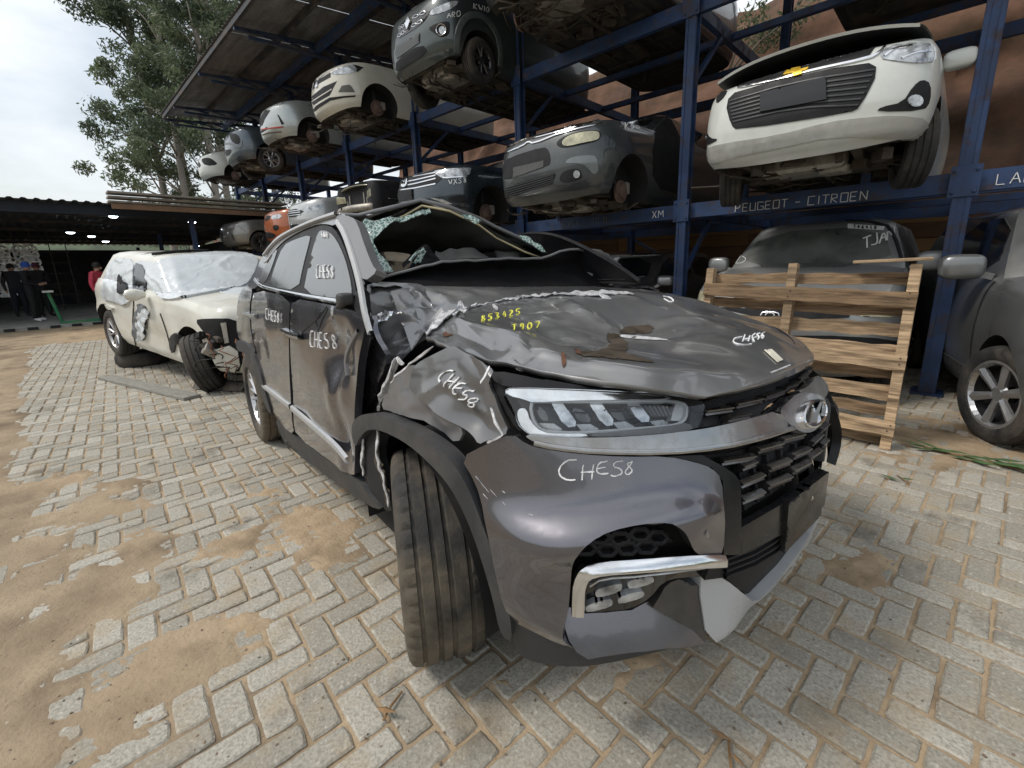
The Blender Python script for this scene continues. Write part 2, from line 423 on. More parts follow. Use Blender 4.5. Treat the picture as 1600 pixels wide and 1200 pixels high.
YS = axis([(-14, -4, 1.0), (-4, -.8, .07), (-.8, 2.6, .017), (2.6, 5.2, .03), (5.2, 9.6, .15)])
vs = []; tones = []
for y in YS:
    for x in XS:
        vs.append((x, y, sand_z(x, y)))
        tones.append(min(1, max(0, sstep(.1, -.5, y)*.8*sstep(-1.1, -2.3, x) + sstep(-9, -13, x)*.2 + .45*noise.noise(Vector((x*.9, y*.9, 7))) + (.55 if (x > -4 and y < .25) else 0) + .12)))
nx = len(XS); fs = [(j*nx+i+1, j*nx+i, (j+1)*nx+i, (j+1)*nx+i+1) for j in range(len(YS)-1) for i in range(nx-1)]
sand = raw('sand', vs, fs, EARTH, None, True)
ca = sand.data.color_attributes.new('tone', 'FLOAT_COLOR', 'POINT')
buf = []
for t in tones: buf += [t, t, t, 1]
ca.data.foreach_set('color', buf)
tag(sand, 'orange brown sand and packed dirt over and between the blocks', 'sand', kind='stuff')

# --- concrete block paving, laid in a 90 degree herringbone
def paver_mat():
    m = bpy.data.materials.new('concrete_block'); m.use_nodes = True; N = m.node_tree.nodes; L = m.node_tree.links; b = N['Principled BSDF']
    g = N.new('ShaderNodeNewGeometry'); at = N.new('ShaderNodeAttribute'); at.attribute_name = 'tone'; oi = N.new('ShaderNodeObjectInfo')
    sp = N.new('ShaderNodeSeparateColor'); L.new(at.outputs['Color'], sp.inputs['Color'])
    ad = N.new('ShaderNodeMath'); ad.operation = 'ADD'; L.new(sp.outputs['Red'], ad.inputs[0]); L.new(oi.outputs['Random'], ad.inputs[1])
    fr = N.new('ShaderNodeMath'); fr.operation = 'FRACT'; L.new(ad.outputs[0], fr.inputs[0])
    def nz(s, d=8, r=.6):
        n = N.new('ShaderNodeTexNoise'); n.inputs['Scale'].default_value = s; n.inputs['Detail'].default_value = d; n.inputs['Roughness'].default_value = r
        L.new(g.outputs['Position'], n.inputs['Vector']); return n.outputs['Fac']
    def mixc(f, lo, hi, A, B, to=1.0):
        r = N.new('ShaderNodeMapRange'); r.inputs['From Min'].default_value = lo; r.inputs['From Max'].default_value = hi; r.inputs['To Max'].default_value = to; L.new(f, r.inputs['Value'])
        x = N.new('ShaderNodeMix'); x.data_type = 'RGBA'; L.new(r.outputs['Result'], x.inputs['Factor'])
        for k, v in (('A', A), ('B', B)):
            if isinstance(v, tuple): x.inputs[k].default_value = (*v, 1)
            else: L.new(v, x.inputs[k])
        return x.outputs['Result']
    c = mixc(fr.outputs[0], 0, 1, (.32, .295, .245), (.48, .45, .385))
    c = mixc(nz(95, 5), .42, .66, c, (.17, .155, .125), .6)
    c = mixc(nz(60, 5), .57, .74, c, (.60, .575, .50), .8)        # exposed pale grit
    c = mixc(nz(5, 9), .50, .72, c, (.36, .27, .16), .6)          # sand rubbed in
    c = mixc(nz(2.6, 9, .65), .555, .70, c, (.10, .088, .068), .75)     # oil and damp
    L.new(c, b.inputs['Base Color']); b.inputs['Roughness'].default_value = .88; b.inputs['Specular IOR Level'].default_value = .3
    bp = N.new('ShaderNodeBump'); bp.inputs['Strength'].default_value = .7; bp.inputs['Distance'].default_value = .006
    L.new(nz(110, 9, .7), bp.inputs['Height']); L.new(bp.outputs['Normal'], b.inputs['Normal'])
    return m
PAVE = paver_mat()
bed = raw('pavement', [(-15, -3.2, -.03), (5.2, -3.2, -.03), (5.2, 9.5, -.03), (-15, 9.5, -.03)], [(0, 1, 2, 3)], EARTH)
tag(bed, kind='structure')
ca = bed.data.color_attributes.new('tone', 'FLOAT_COLOR', 'POINT')
def paver_shape(rg, lx, ly):
    """worn block: 20-point outline, chamfer ring, flat top; centred, top at z=0"""
    g = .0062; hx, hy = lx/2-g, ly/2-g; out = []
    for a, b_, n in (((-hx, -hy), (hx, -hy), 6), ((hx, -hy), (hx, hy), 4), ((hx, hy), (-hx, hy), 6), ((-hx, hy), (-hx, -hy), 4)):
        for k in range(n):
            t = k/n; cr = .004 if k == 0 else 0
            x, y = a[0]+(b_[0]-a[0])*t, a[1]+(b_[1]-a[1])*t
            if k == 0: x *= 1-cr*8; y *= 1-cr*10
            out.append((x+rg.uniform(-.0018, .0018), y+rg.uniform(-.0018, .0018)))
    n = len(out); v = [(x, y, -.05) for x, y in out] + [(x, y, -.004-rg.random()*.002) for x, y in out]
    v += [(x-(.0045+rg.random()*.003)*(1 if x > 0 else -1)*(abs(x) > hx*.9), y-(.0045+rg.random()*.003)*(1 if y > 0 else -1)*(abs(y) > hy*.8), rg.uniform(-.0006, .0004)) for x, y in out]
    f = []
    for r_ in (0, 1):
        for i in range(n): j = (i+1) % n; f.append((r_*n+i, r_*n+j, r_*n+n+j, r_*n+n+i))
    f.append(tuple(range(2*n, 3*n)))
    return v, f
rg = random.Random(5); PL, PW = .2, .1
shapes = [paver_shape(rg, PL, PW) for _ in range(8)]; meshes = []
for i, (v, f) in enumerate(shapes):
    me = bpy.data.meshes.new('paver'); me.from_pydata(v, [], f); me.materials.append(PAVE); me.update()
    c_ = me.color_attributes.new('tone', 'FLOAT_COLOR', 'POINT'); meshes.append(me)
TH = radians(-4.5); ct, st_ = cos(TH), sin(TH); spots = []
for rr in range(-45, 100):
    for c in range(-165, 60):
        k = (c-rr) % 4
        if k == 0: lx_, ly_, ro = (c+1)*PW, (rr+.5)*PW, 0
        elif k == 2: lx_, ly_, ro = (c+.5)*PW, rr*PW, pi/2
        else: continue
        x, y = ct*lx_-st_*ly_, st_*lx_+ct*ly_
        if not (-14 < x < 5 and (-.62 if x < -2 else -3.0) < y < 9): continue
        u, v, z = proj((x, y, 0))
        vis = z > .25 and -40 < u < 1640 and v < 1240
        if vis and sand_mask(x, y) > .8: vis = False
        hid = (-4.8 < x < -.45 and .75 + (-x-1)*.03 < y < 2.5)
        area = (.02*697.2*697.2*CAMH/z**3) if vis and not hid else 0
        spots.append((area, x, y, ro, rg.randrange(8), rg.random()))
spots.sort(key=lambda s: -s[0])
for a, x, y, ro, k, t in spots[:300]:
    o = bpy.data.objects.new('paver', meshes[k]); COL.objects.link(o); o.parent = bed
    o.location = (x, y, rg.uniform(-.002, .002)); o.rotation_euler = (rg.gauss(0, .006), rg.gauss(0, .006), TH+ro+rg.gauss(0, .008)+(pi if t > .5 else 0))
mv = []; mf = []; mt = []
for a, x, y, ro, k, t in spots[300:]:
    v, f = shapes[k]
    if x < -7 or y > 5.2 or x > 2.2 or y < -1: v, f = [p for p in v[20:]], [tuple(i-20 for i in q) for q in f[20:]]
    an = TH+ro+rg.gauss(0, .008); c_, s_ = cos(an), sin(an); z0 = rg.uniform(-.002, .002); tx, ty = rg.gauss(0, .006), rg.gauss(0, .006); n = len(mv)
    mv += [(x+c_*p[0]-s_*p[1], y+s_*p[0]+c_*p[1], z0+p[2]+tx*p[0]+ty*p[1]) for p in v]; mf += [tuple(i+n for i in q) for q in f]; mt += [t]*len(v)
pf = raw('paver_field', mv, mf, PAVE, bed); tag(pf, kind='stuff')
ca = pf.data.color_attributes.new('tone', 'FLOAT_COLOR', 'POINT'); buf = []
for t in mt: buf += [t, t, t, 1]
ca.data.foreach_set('color', buf)
# ================================================================== rack, canopy, shed, bank, trees
BLUE = mat('rack_blue_paint', (.024, .052, .13), .5, var=.4, vs=4, dirt=.8, dcol=(.085, .06, .045), ds=6, bump=.15, dlo=.50, dhi=.66)
DARKST = mat('dark_steel', (.03, .033, .04), .6, var=.3, dirt=.4)
GALV = mat('weathered_roof_sheet', (.20, .20, .20), .55, metal=.3, var=.35, vs=2.5, dirt=.6, dcol=(.07, .06, .05), ds=2, stretch=(.4, 3, 1))
CHALK = mat('paint_marker_white', (.78, .78, .76), .7, var=.1, vs=40)
YR, YB = 5.80, 9.4                                     # front and back rack frames
PX = [2.75, -.05, -2.62, -5.45, -8.4, -11.35, -14.4, -17.6, -20.6]
def zlo(x): return 1.95
def zhi(x): return 4.22 - .009*(x+2.6)
rack = empty('steel_rack', 'tall blue welded steel rack that carries two tiers of wrecked cars', 'rack', (-9, YR, 0))
def rk(v): return Vector(v) - Vector((-9, YR, 0))
def post(x, y, h):
    b = MB(); w = .13
    for s in (-1, 1): b.box(rk((x, y+s*.055, h/2)), (w, .014, h))
    b.box(rk((x, y, h/2)), (.012, .1, h)); b.box(rk((x, y, .012)), (.24, .24, .024))
    for s in (-1, 1): b.box(rk((x+s*.045, y-.066, h/2)), (.03, .012, h))
    return b.build('post', BLUE, rack)
for x in PX:
    post(x, YR, 6.3 if x < 2 else 6.2); post(x, YB, 6.1)
    for zf in (zlo, zhi):
        z = zf(x); b = MB(); b.bar(rk((x, YR+.07, z)), rk((x, YB-.07, z)), .08, .14); b.build('cross_beam', BLUE, rack)
        b = MB(); b.bar(rk((x+.02, YR+.08, z-.75)), rk((x+.02, YR+.8, z-.09)), .05, .05); b.build('knee_brace', BLUE, rack)
    b = MB(); b.bar(rk((x, YR, 5.55)), rk((x, YB, 6.25)), .06, .1); b.build('tie_beam', BLUE, rack)
for a, b_ in zip(PX[:-1], PX[1:]):
    for zf in (zlo, zhi):
        for y in (YR, YB):
            m = MB(); za, zb = zf(a), zf(b_)
            m.bar(rk((a-.07, y, za)), rk((b_+.07, y, zb)), .012, .17)
            for s in (-1, 1): m.bar(rk((a-.07, y+.03, za+s*.08)), rk((b_+.07, y+.03, zb+s*.08)), .07, .012)
            m.build('beam', BLUE, rack)
    for zf in (zlo, zhi):
        z = zf(a); m = MB(); m.box(rk((a, YR-.082, z)), (.20, .012, .26), bev=.003)
        for dx, dz in ((-.07, .09), (.07, .09), (-.07, -.09), (.07, -.09)): m.lathe([(.0001, -.018), (.014, -.015), (.016, 0)], 6, 'y', rk((a+dx, YR-.088, z+dz)))
        m.build('gusset_plate', BLUE, rack)
    # short blue stubs that stop the cars
    for t in (.28, .72):
        x = a+(b_-a)*t; m = MB(); m.box(rk((x, YR, zlo(x)+.15)), (.07, .06, .14)); m.build('stop', BLUE, rack)
    m = MB(); m.bar(rk((a, YB, .3)), rk((b_, YB, 1.85)), .05, .05); m.build('diagonal_brace', BLUE, rack)
    for y in (YR+1.2, YR+2.4):                          # runners the bodies sit on
        m = MB(); m.bar(rk((a, y, zlo(a)+.03)), rk((b_, y, zlo(b_)+.03)), .08, .08); m.build('runner', BLUE, rack)
        m = MB(); m.bar(rk((a, y, zhi(a)+.03)), rk((b_, y, zhi(b_)+.03)), .08, .08); m.build('runner', BLUE, rack)
# ---- painted letters on the beam face
GLY = {'A': [[(0, 0), (.35, 1), (.7, 0)], [(.15, .4), (.55, .4)]], 'B': [[(0, 0), (0, 1), (.5, .95), (.55, .7), (.45, .52), (0, .5)], [(.45, .52), (.65, .3), (.5, .03), (0, 0)]], 'C': [[(.7, 1), (0, 1), (0, 0), (.7, 0)]], 'D': [[(0, 0), (0, 1), (.4, .95), (.65, .5), (.4, .03), (0, 0)]], 'E': [[(.6, 1), (0, 1), (0, 0), (.6, 0)], [(0, .5), (.5, .5)]],
       'G': [[(.7, .95), (0, 1), (0, 0), (.7, 0), (.7, .45), (.35, .45)]], 'H': [[(0, 0), (0, 1)], [(.65, 0), (.65, 1)], [(0, .5), (.65, .5)]], 'I': [[(.2, 0), (.2, 1)]], 'J': [[(.55, 1), (.55, .15), (.3, 0), (0, .15)]], 'K': [[(0, 0), (0, 1)], [(.6, 1), (0, .45), (.6, 0)]], 'L': [[(0, 1), (0, 0), (.6, 0)]], 'M': [[(0, 0), (.05, 1), (.4, .4), (.75, 1), (.8, 0)]], 'N': [[(0, 0), (0, 1), (.65, 0), (.65, 1)]], 'O': [[(0, 0), (0, 1), (.7, 1), (.7, 0), (0, 0)]], 'P': [[(0, 0), (0, 1), (.55, .95), (.55, .5), (0, .48)]], 'R': [[(0, 0), (0, 1), (.55, .95), (.55, .55), (0, .5), (.6, 0)]], 'T': [[(0, 1), (.7, 1)], [(.35, 1), (.35, 0)]], 'U': [[(0, 1), (0, 0), (.65, 0), (.65, 1)]], 'V': [[(0, 1), (.33, 0), (.66, 1)]], 'W': [[(0, 1), (.2, 0), (.4, .6), (.6, 0), (.8, 1)]], 'X': [[(0, 0), (.65, 1)], [(0, 1), (.65, 0)]], '-': [[(.1, .5), (.6, .5)]], ' ': [],
       '0': [[(.3, 1), (0, .6), (.05, .15), (.35, 0), (.6, .4), (.5, .9), (.3, 1)]], '1': [[(.1, .75), (.3, 1), (.3, 0)]], '2': [[(.05, .8), (.3, 1), (.55, .75), (0, 0), (.6, 0)]], '3': [[(0, .95), (.4, 1), (.5, .75), (.2, .52), (.55, .35), (.4, .02), (0, .08)]], '4': [[(.35, 1), (0, .35), (.6, .35)], [(.45, .7), (.42, 0)]], '5': [[(.6, 1), (.1, 1), (.05, .6), (.45, .55), (.5, .15), (.25, 0), (0, .1)]], '6': [[(.5, 1), (.05, .5), (.1, .05), (.5, .1), (.45, .45), (.1, .4)]], '7': [[(0, 1), (.6, 1), (.2, 0)]], '8': [[(.3, .52), (.08, .75), (.3, 1), (.52, .75), (.3, .52), (.02, .25), (.3, 0), (.58, .25), (.3, .52)]], '9': [[(.55, .7), (.3, .5), (.05, .75), (.3, 1), (.55, .8), (.4, 0)]]}
def word(text, h, sp=.95):
    """strokes of a word, origin at its lower left, letter height h"""
    out = []; x = 0
    for ch in text:
        for st in GLY.get(ch, []): out.append([(x+a*h, b*h) for a, b in st])
        x += (sp if ch not in 'I ' else .55)*h
    return out, x
def beam_word(text, x, z, h, w=.011, m=CHALK, tilt=0):
    st, L_ = word(text, h); mb = MB()
    for s in st:
        for p, q in zip(s[:-1], s[1:]):
            mb.bar(rk((x+p[0], YR-.010, z+p[1]+tilt*p[0])), rk((x+q[0], YR-.010, z+q[1]+tilt*q[0])), .006, w, up=(0, 1, 0))
    return tag(mb.build('painted_lettering', m, rack), kind='stuff')
beam_word('PEUGEOT - CITROEN', onY(1150, 322, YR).x, 1.88, .085)
beam_word('XM', onY(1020, 334, YR).x, 1.90, .09)
beam_word('LAND', onY(1556, 289, YR).x, 1.90, .085)
FADE = mat('faded_lettering', (.16, .19, .24), .7, var=.3, vs=30)
beam_word('HONDA', onY(880, 349, YR).x, 1.91, .07, m=FADE); beam_word('TOYO', onY(926, 343, YR).x, 1.91, .07, m=FADE)

# ---- canopy over the top tier
can = empty('canopy_roof', 'corrugated grey sheet canopy on trusses above the top tier of cars', 'roof', (-9, 6, 6.3))
def cn(v): return Vector(v) - Vector((-9, 6, 6.3))
YE, X0, X1 = 3.55, -19.3, 3.5
def zroof(y): return 6.33 + (y-YE)*.10
nsh = 22; wsh = (X1-X0)/nsh
for i in range(nsh):
    for j, (ya, yb) in enumerate(((YE, 6.9), (6.75, 10.2))):
        xa = X0+i*wsh; n = 30; rows = []
        for k in range(n+1):
            x = xa + (wsh+.03)*k/n; dz = .02*cos(2*pi*x/.17)+(.012 if i % 2 else 0)+(.02 if j else 0)
            rows.append([cn((x, ya, zroof(ya)+dz+.06)), cn((x, yb, zroof(yb)+dz+.06))])
        MB().grid(rows).build('roof_sheet', GALV, can, True)
for y in [YE+.06, 4.6, 5.7, 6.8, 7.9, 9.0, 10.1]:
    m = MB(); m.bar(cn((X0+.05, y, zroof(y)-.03)), cn((X1, y, zroof(y)-.03)), .06, .10); m.build('purlin', DARKST, can)
for x in PX:
    x = max(x, X0+.12); m = MB()
    m.bar(cn((x, YE+.05, zroof(YE)-.11)), cn((x, 10.1, zroof(10.1)-.11)), .07, .07); m.bar(cn((x, YE+.3, zroof(YE)-.2)), cn((x, 10.1, zroof(9)-.55)), .06, .06)
    y = YE+.5; k = 0
    while y < 9.8:
        m.bar(cn((x, y, zroof(y)-.12)), cn((x, y+.45, zroof(y+.45)-.16-(y+.45-YE)*.05)), .04, .04); y += .45; k += 1
    m.build('truss', mat('truss_blue', (.02, .045, .10), .55, var=.3, dirt=.3), can)
m = MB(); m.bar(cn((X0, YE+1.75, zroof(5)-.16)), cn((X1, YE+1.75, zroof(5)-.16)), .1, .16); m.build('girder', BLUE, can)

# ---- red earth bank behind the rack
bm_ = mat('red_earth', (.13, .07, .045), .95, var=.5, vs=1.6, dirt=.55, dcol=(.06, .055, .03), ds=1.1, bump=.8, bs=9)
rows = []
for j in range(40):
    t = j/39; row = []
    for i in range(220):
        x = -60 + 72*i/219
        y = 10.1 + 3.2*t + .5*fbm((x*.35, t*3, 2), 1, 4) + (.35*noise.noise(Vector((x*1.2, t*9, 5))))
        z = -.1 + 7.4*t**.85 + .5*fbm((x*.2, t, 8), 1, 3)
        if x < -20: z *= .62+.1*noise.noise(Vector((x*.3, 0, 0)))
        row.append((x, y, z))
    rows.append(row)
for k in range(1, 10): rows.append([(p[0], p[1]+k*3.5, p[2]+k*.35+.4*fbm((p[0]*.2, k, 1), 1, 3)) for p in rows[39]])
bank = MB().grid(rows).build('earth_bank', bm_, None, True); tag(bank, kind='structure')
# boarded retaining wall at the foot of the bank
rw = empty('retaining_wall', 'low retaining wall of orange brown boards at the back of the rack', 'wall', (-9, 9.9, 0))
WD = [mat('retaining_board_%d' % i, c, .8, var=.35, vs=3, stretch=(.6, 1, 9), bump=.3, bs=20, dirt=.4, dcol=(.06, .045, .03)) for i, c in enumerate([(.22, .115, .055), (.27, .15, .06), (.17, .085, .045)])]
rg = random.Random(3)
for i in range(8):
    for j in range(9):
        xa = 2.9-i*3.0; m = MB(); m.box((xa-1.5+9, rg.uniform(-.02, .02), .12+j*.225), (2.97, .06, .213), bev=.008); m.build('board', WD[rg.randrange(3)], rw)

# ---- unseen wooded hills, added behind the camera for dark reflections
rows = []
for j in range(14):
    row = []
    for i in range(161):
        a = radians(-205 + 235*i/160); R_ = 48 + j*6; z = -1 + (1-(1-j/13)**2)*(11+4*fbm((cos(a)*2, sin(a)*2, 5), 1.5, 4)) + (1.2*fbm((cos(a)*14, sin(a)*14, j*.4), 1, 4) if j > 2 else 0)
        row.append((R_*cos(a), R_*sin(a)+10, z))
    rows.append(row)
hill = MB().grid(rows).build('added_hill', mat('added_hill_green', (.05, .07, .035), .95, var=.6, vs=.35, bump=.9, bs=1.5), None, True); tag(hill, kind='structure')
# ---- open shed on the left
shed = empty('open_shed', 'long dark open fronted shed with corrugated roof and ceiling lamps', 'building', (-18, -2, 0))
def sh(v): return Vector(v) - Vector((-18, -2, 0))
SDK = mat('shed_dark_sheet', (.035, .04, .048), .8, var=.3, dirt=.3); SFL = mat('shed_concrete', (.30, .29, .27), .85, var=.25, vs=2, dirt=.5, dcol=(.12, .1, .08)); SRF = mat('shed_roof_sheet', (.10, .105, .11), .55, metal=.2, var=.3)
for i in range(14):
    rows = []; ya = -14+i*1.45
    for k in range(25):
        y = ya+1.48*k/24; dz = .035*cos(2*pi*y/.24)
        rows.append([sh((-17.55, y, 3.36+dz)), sh((-31, y, 2.86+dz))])
    MB().grid(rows).build('roof_sheet', SRF, shed, True)
m = MB(); m.box(sh((-17.95, -4, 3.22)), (.1, 20, .34)); m.build('fascia', mat('shed_navy', (.012, .02, .035), .6), shed)
for y in (-13.5, -7, -1.9, 3.6, 6.2):
    for x in (-18, -24, -30.5):
        m = MB(); m.box(sh((x, y, 1.6-.019*(-18-x))), (.13, .13, 3.2-.038*(-18-x))); m.build('post', BLUE, shed)
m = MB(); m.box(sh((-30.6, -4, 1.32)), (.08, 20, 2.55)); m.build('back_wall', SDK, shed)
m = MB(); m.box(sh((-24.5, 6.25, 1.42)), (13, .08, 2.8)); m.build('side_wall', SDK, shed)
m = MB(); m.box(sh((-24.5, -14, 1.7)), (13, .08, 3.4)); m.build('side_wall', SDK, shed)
for x in (-19.5, -21.5, -24, -26.5, -29):
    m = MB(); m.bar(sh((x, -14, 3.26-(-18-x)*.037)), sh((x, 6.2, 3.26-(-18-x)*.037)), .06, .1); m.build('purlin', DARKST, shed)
m = MB(); m.box(sh((-24.3, -4, .03)), (13.6, 20.4, .1)); m.build('floor_slab', SFL, shed)
for k in range(26):
    m = MB(); m.box(sh((-17.48, 4.6-k*.42, .05)), (.02, .2, .07)); m.build('kerb_stripe', mat('kerb_black', (.02, .02, .02), .8), shed)
LAMP = mat('lamp_glow', (.9, .95, 1), .4, emit=((.85, .93, 1), 9))
for u, v, X in [(177, 338, -19.2), (110, 363, -22), (143, 369, -23.5), (165, 377, -25.5), (300, 347, -19.4), (307, 384, -26), (361, 334, -19)]:
    d = ray(u, v); p = CAMP + d*(X/d.x); lp = empty('pendant_lamp', 'lit white pendant lamp in the shed, ' + {177: 'the one nearest the roof edge on the left', 110: 'above the wheel racks', 143: 'middle of the left row', 165: 'smallest of the left row', 300: 'above the white wreck', 307: 'low and small behind the white wreck', 361: 'beside the leftmost rack post'}[u], 'lamp', p, group='shed ceiling lamps')
    m = MB(); m.lathe([(.001, .06), (.06, .05), (.14, 0), (.13, -.005)], 14, 'z'); m.tube([(0, 0, .05), (0, 0, .14)], .012, 5); m.build('lamp_shade', DARKST, lp)
    m = MB(); m.lathe([(.001, -.05), (.08, -.04), (.12, 0), (.1, .012)], 14, 'z'); m.build('bulb', LAMP, lp, True)
# grey gutter roof between the shed and the rack
gut = empty('lean_to_roof', 'short weathered grey lean-to roof edge between the shed and rack', 'roof', (-17.3, 4.2, 3.3))
m = MB()
for k in range(3): m.box((0+.12*k, -.3, .05+.11*k), (.5, 4.6, .05))
m.build('roof_sheet', mat('leanto_sheet', (.26, .25, .23), .7, var=.3, dirt=.4), gut)
m = MB(); m.box((.2, -.3, -.07), (.06, 4.5, .14)); m.build('fascia_board', mat('leanto_board', (.22, .14, .09), .8), gut)

# ---- trees
LEAF = [mat('eucalyptus_leaf_%d' % i, c, .6, var=.4, vs=1.2, obj_rand=.1) for i, c in enumerate([(.12, .155, .09), (.17, .205, .115), (.08, .11, .065)])]
for m_ in LEAF:                                          # light passes through the leaves
    N_ = m_.node_tree.nodes; L_ = m_.node_tree.links; b_ = N_['Principled BSDF']; tr_ = N_.new('ShaderNodeBsdfTranslucent'); mx_ = N_.new('ShaderNodeMixShader'); mx_.inputs['Fac'].default_value = .42
    src = b_.inputs['Base Color'].links[0].from_socket; L_.new(src, tr_.inputs['Color']); out_ = N_['Material Output']
    L_.new(b_.outputs['BSDF'], mx_.inputs[1]); L_.new(tr_.outputs['BSDF'], mx_.inputs[2]); L_.new(mx_.outputs['Shader'], out_.inputs['Surface'])
BARK = mat('pale_bark', (.33, .30, .26), .8, var=.35, vs=3, stretch=(3, 3, .5), dirt=.5, dcol=(.14, .1, .07), bump=.3, bs=10)
def leaf_cloud(rg, centres, n, size):
    V = []; Fc = []; mi = []
    for _ in range(n):
        c, r_, tone = centres[rg.randrange(len(centres))]
        d = Vector((rg.gauss(0, 1), rg.gauss(0, 1), rg.gauss(0, 1))); d.normalize(); d *= r_*(rg.random()**.45)
        p = c + Vector((d.x, d.y, d.z*.8)); a = Vector((rg.gauss(0, 1), rg.gauss(0, 1), rg.gauss(-.6, 1))).normalized(); b = a.cross(Vector((rg.gauss(0, 1), rg.gauss(0, 1), rg.gauss(0, 1)))).normalized()
        l, w = size*rg.uniform(.7, 1.5), size*rg.uniform(.22, .42); k = len(V)
        V += [p-a*l*.5, p+b*w*.5, p+a*l*.5, p-b*w*.5]; Fc.append((k, k+1, k+2, k+3)); mi.append(tone if rg.random() < .75 else rg.randrange(3))
    return V, Fc, mi
def eucalyptus(x, y, h, label, seed, lean=(0, 0), n=7000, crown0=.25, spread=2.6, z0=0.0):
    rg = random.Random(seed); t = empty('eucalyptus_tree', label, 'tree', (x, y, z0), group='eucalyptus trees behind the shed')
    tr = [Vector((lean[0]*s + .15*sin(s*5+seed), lean[1]*s + .15*cos(s*4+seed), h*s)) for s in [k/10 for k in range(11)]]
    m = MB(); m.tube(tr, [.20*(1-.8*k/10)+.02 for k in range(11)], 8); m.build('trunk', BARK, t, True)
    cent = []
    for k in range(26):
        s = crown0 + (1.02-crown0)*rg.random()**.8; b0 = tr[min(10, int(s*10))]; a = rg.uniform(0, 2*pi); R_ = spread*(1.15-s*.55)*rg.uniform(.35, 1.1)
        e = Vector((b0.x+cos(a)*R_, b0.y+sin(a)*R_, h*s+rg.uniform(.3, 1.2)))
        m = MB(); mid = (b0+e)/2+Vector((0, 0, .25)); m.tube([b0, mid, e], [.06, .04, .015], 5); m.build('limb', BARK, t, True)
        tone = rg.choice([0, 0, 1, 2])
        for q in range(3): cent.append((e+Vector((rg.gauss(0, .7), rg.gauss(0, .7), rg.gauss(0, .6))), rg.uniform(.38, .85), tone))
    V, Fc, mi = leaf_cloud(rg, cent, int(n*1.35), .24)
    raw('crown', V, Fc, LEAF, t, False, mi); return t
eucalyptus(-29.5, 7.0, 17.5, 'tall pale trunked eucalyptus nearest the canopy edge, leaning slightly right', 1, (0, 1.0), 9000, .3, 2.4)
eucalyptus(-31, 8.2, 19.5, 'tallest eucalyptus of the clump, its twin trunk beside the canopy corner', 2, (0, .4), 9000, .3, 2.7)
eucalyptus(-31.5, 6.4, 18.5, 'leafy eucalyptus in the middle of the clump with drooping foliage', 3, (0, -.2), 10000, .22, 2.6)
eucalyptus(-34, 5.8, 19, 'eucalyptus at the open sky side of the clump, leftmost outline', 4, (0, -.4), 9000, .2, 2.5)
eucalyptus(-36, 10, 20, 'eucalyptus farthest back behind the canopy roof', 5, (0, .2), 8000, .25, 3.2)
eucalyptus(-36, 7.4, 15, 'lower darker eucalyptus filling the foot of the clump', 6, (0, 0), 9000, .12, 3.0)
eucalyptus(-33, 11.5, 17, 'eucalyptus showing between the canopy corner and the rack posts', 7, (0, 0), 8000, .1, 3.0)
def bush(x, y, z, r_, label, seed, n=1800, tone=1, size=.16):
    rg = random.Random(seed); t = empty('bush', label, 'bush', (x, y, z)); cent = [(Vector((rg.gauss(0, r_*.5), rg.gauss(0, r_*.4), r_*.5+abs(rg.gauss(0, r_*.4)))), r_*.5, tone) for _ in range(8)]
    m = MB()
    for c, a, b in cent[:5]: m.tube([(0, 0, -.1), (c.x*.5, c.y*.5, c.z*.6), c], [.03, .02, .008], 5)
    m.build('stem', BARK, t); V, Fc, mi = leaf_cloud(rg, cent, n, size); raw('foliage', V, Fc, LEAF, t, False, mi)
bush(-29, 4.2, 3.4, 1.1, 'small bright green bush poking above the shed roof', 21)
bush(-27, 7.0, 3.2, 1.6, 'low green bush under the far end of the canopy', 22, 2600)
bush(-30, 9.5, 3.0, 2.0, 'broad yellowish bush behind the leftmost rack posts', 23, 2600)
bush(-4.3, 11.3, 5.3, .8, 'green shrub on the bank between two rack posts left of the white hatchback', 24, 1500, 1, .12)
bush(-3.6, 11.1, 4.0, .7, 'lower green shrub on the bank beside the tall front post', 25, 1200, 1, .12)
bush(1.2, 11.0, 5.0, .8, 'green weeds on the bank at the top right corner', 26, 1400, 1, .12)
# ================================================================== car building kit
RUBBER = mat('tyre_rubber', (.022, .022, .022), .75, var=.3, vs=8, dirt=.55, dcol=(.16, .13, .10), ds=4, bump=.15, bs=80)
BLKPL = mat('black_plastic', (.016, .016, .018), .5, var=.3, dirt=.15, dcol=(.10, .09, .075), ds=5, spec=.22)
ARCH = mat('arch_liner', (.012, .012, .013), .9, var=.3, dirt=.4, dcol=(.07, .055, .04))
GLOSSBLK = mat('gloss_black', (.008, .008, .009), .12, coat=.6, var=.2, dirt=.3, dcol=(.10, .09, .075), ds=3)
CHROME = mat('chrome', (.82, .83, .85), .10, metal=1, var=.05, dirt=.35, dcol=(.22, .18, .13), ds=6, rvar=.05)
ALLOY = mat('alloy_silver', (.50, .50, .51), .32, metal=.85, var=.1, dirt=.4, dcol=(.14, .11, .08))
DALLOY = mat('alloy_dark', (.09, .09, .095), .35, metal=.8, var=.2, dirt=.4, dcol=(.12, .1, .08))
DGLASS = mat('dark_window', (.006, .007, .008), .06, coat=.5, var=.2, dirt=.18, dcol=(.16, .15, .13), ds=2, spec=.6)
LENS = mat('lamp_lens', (.42, .44, .46), .10, metal=.35, coat=1, var=.7, vs=16, rvar=.06)
LENSY = mat('aged_lens', (.42, .40, .28), .25, metal=.2, coat=.6, var=.4, vs=9, dirt=.3, dcol=(.35, .30, .18))
GREASE = mat('underbody_metal', (.055, .048, .04), .75, metal=.2, var=.55, vs=9, dirt=.6, dcol=(.15, .11, .07), ds=7, bump=.3, bs=40)
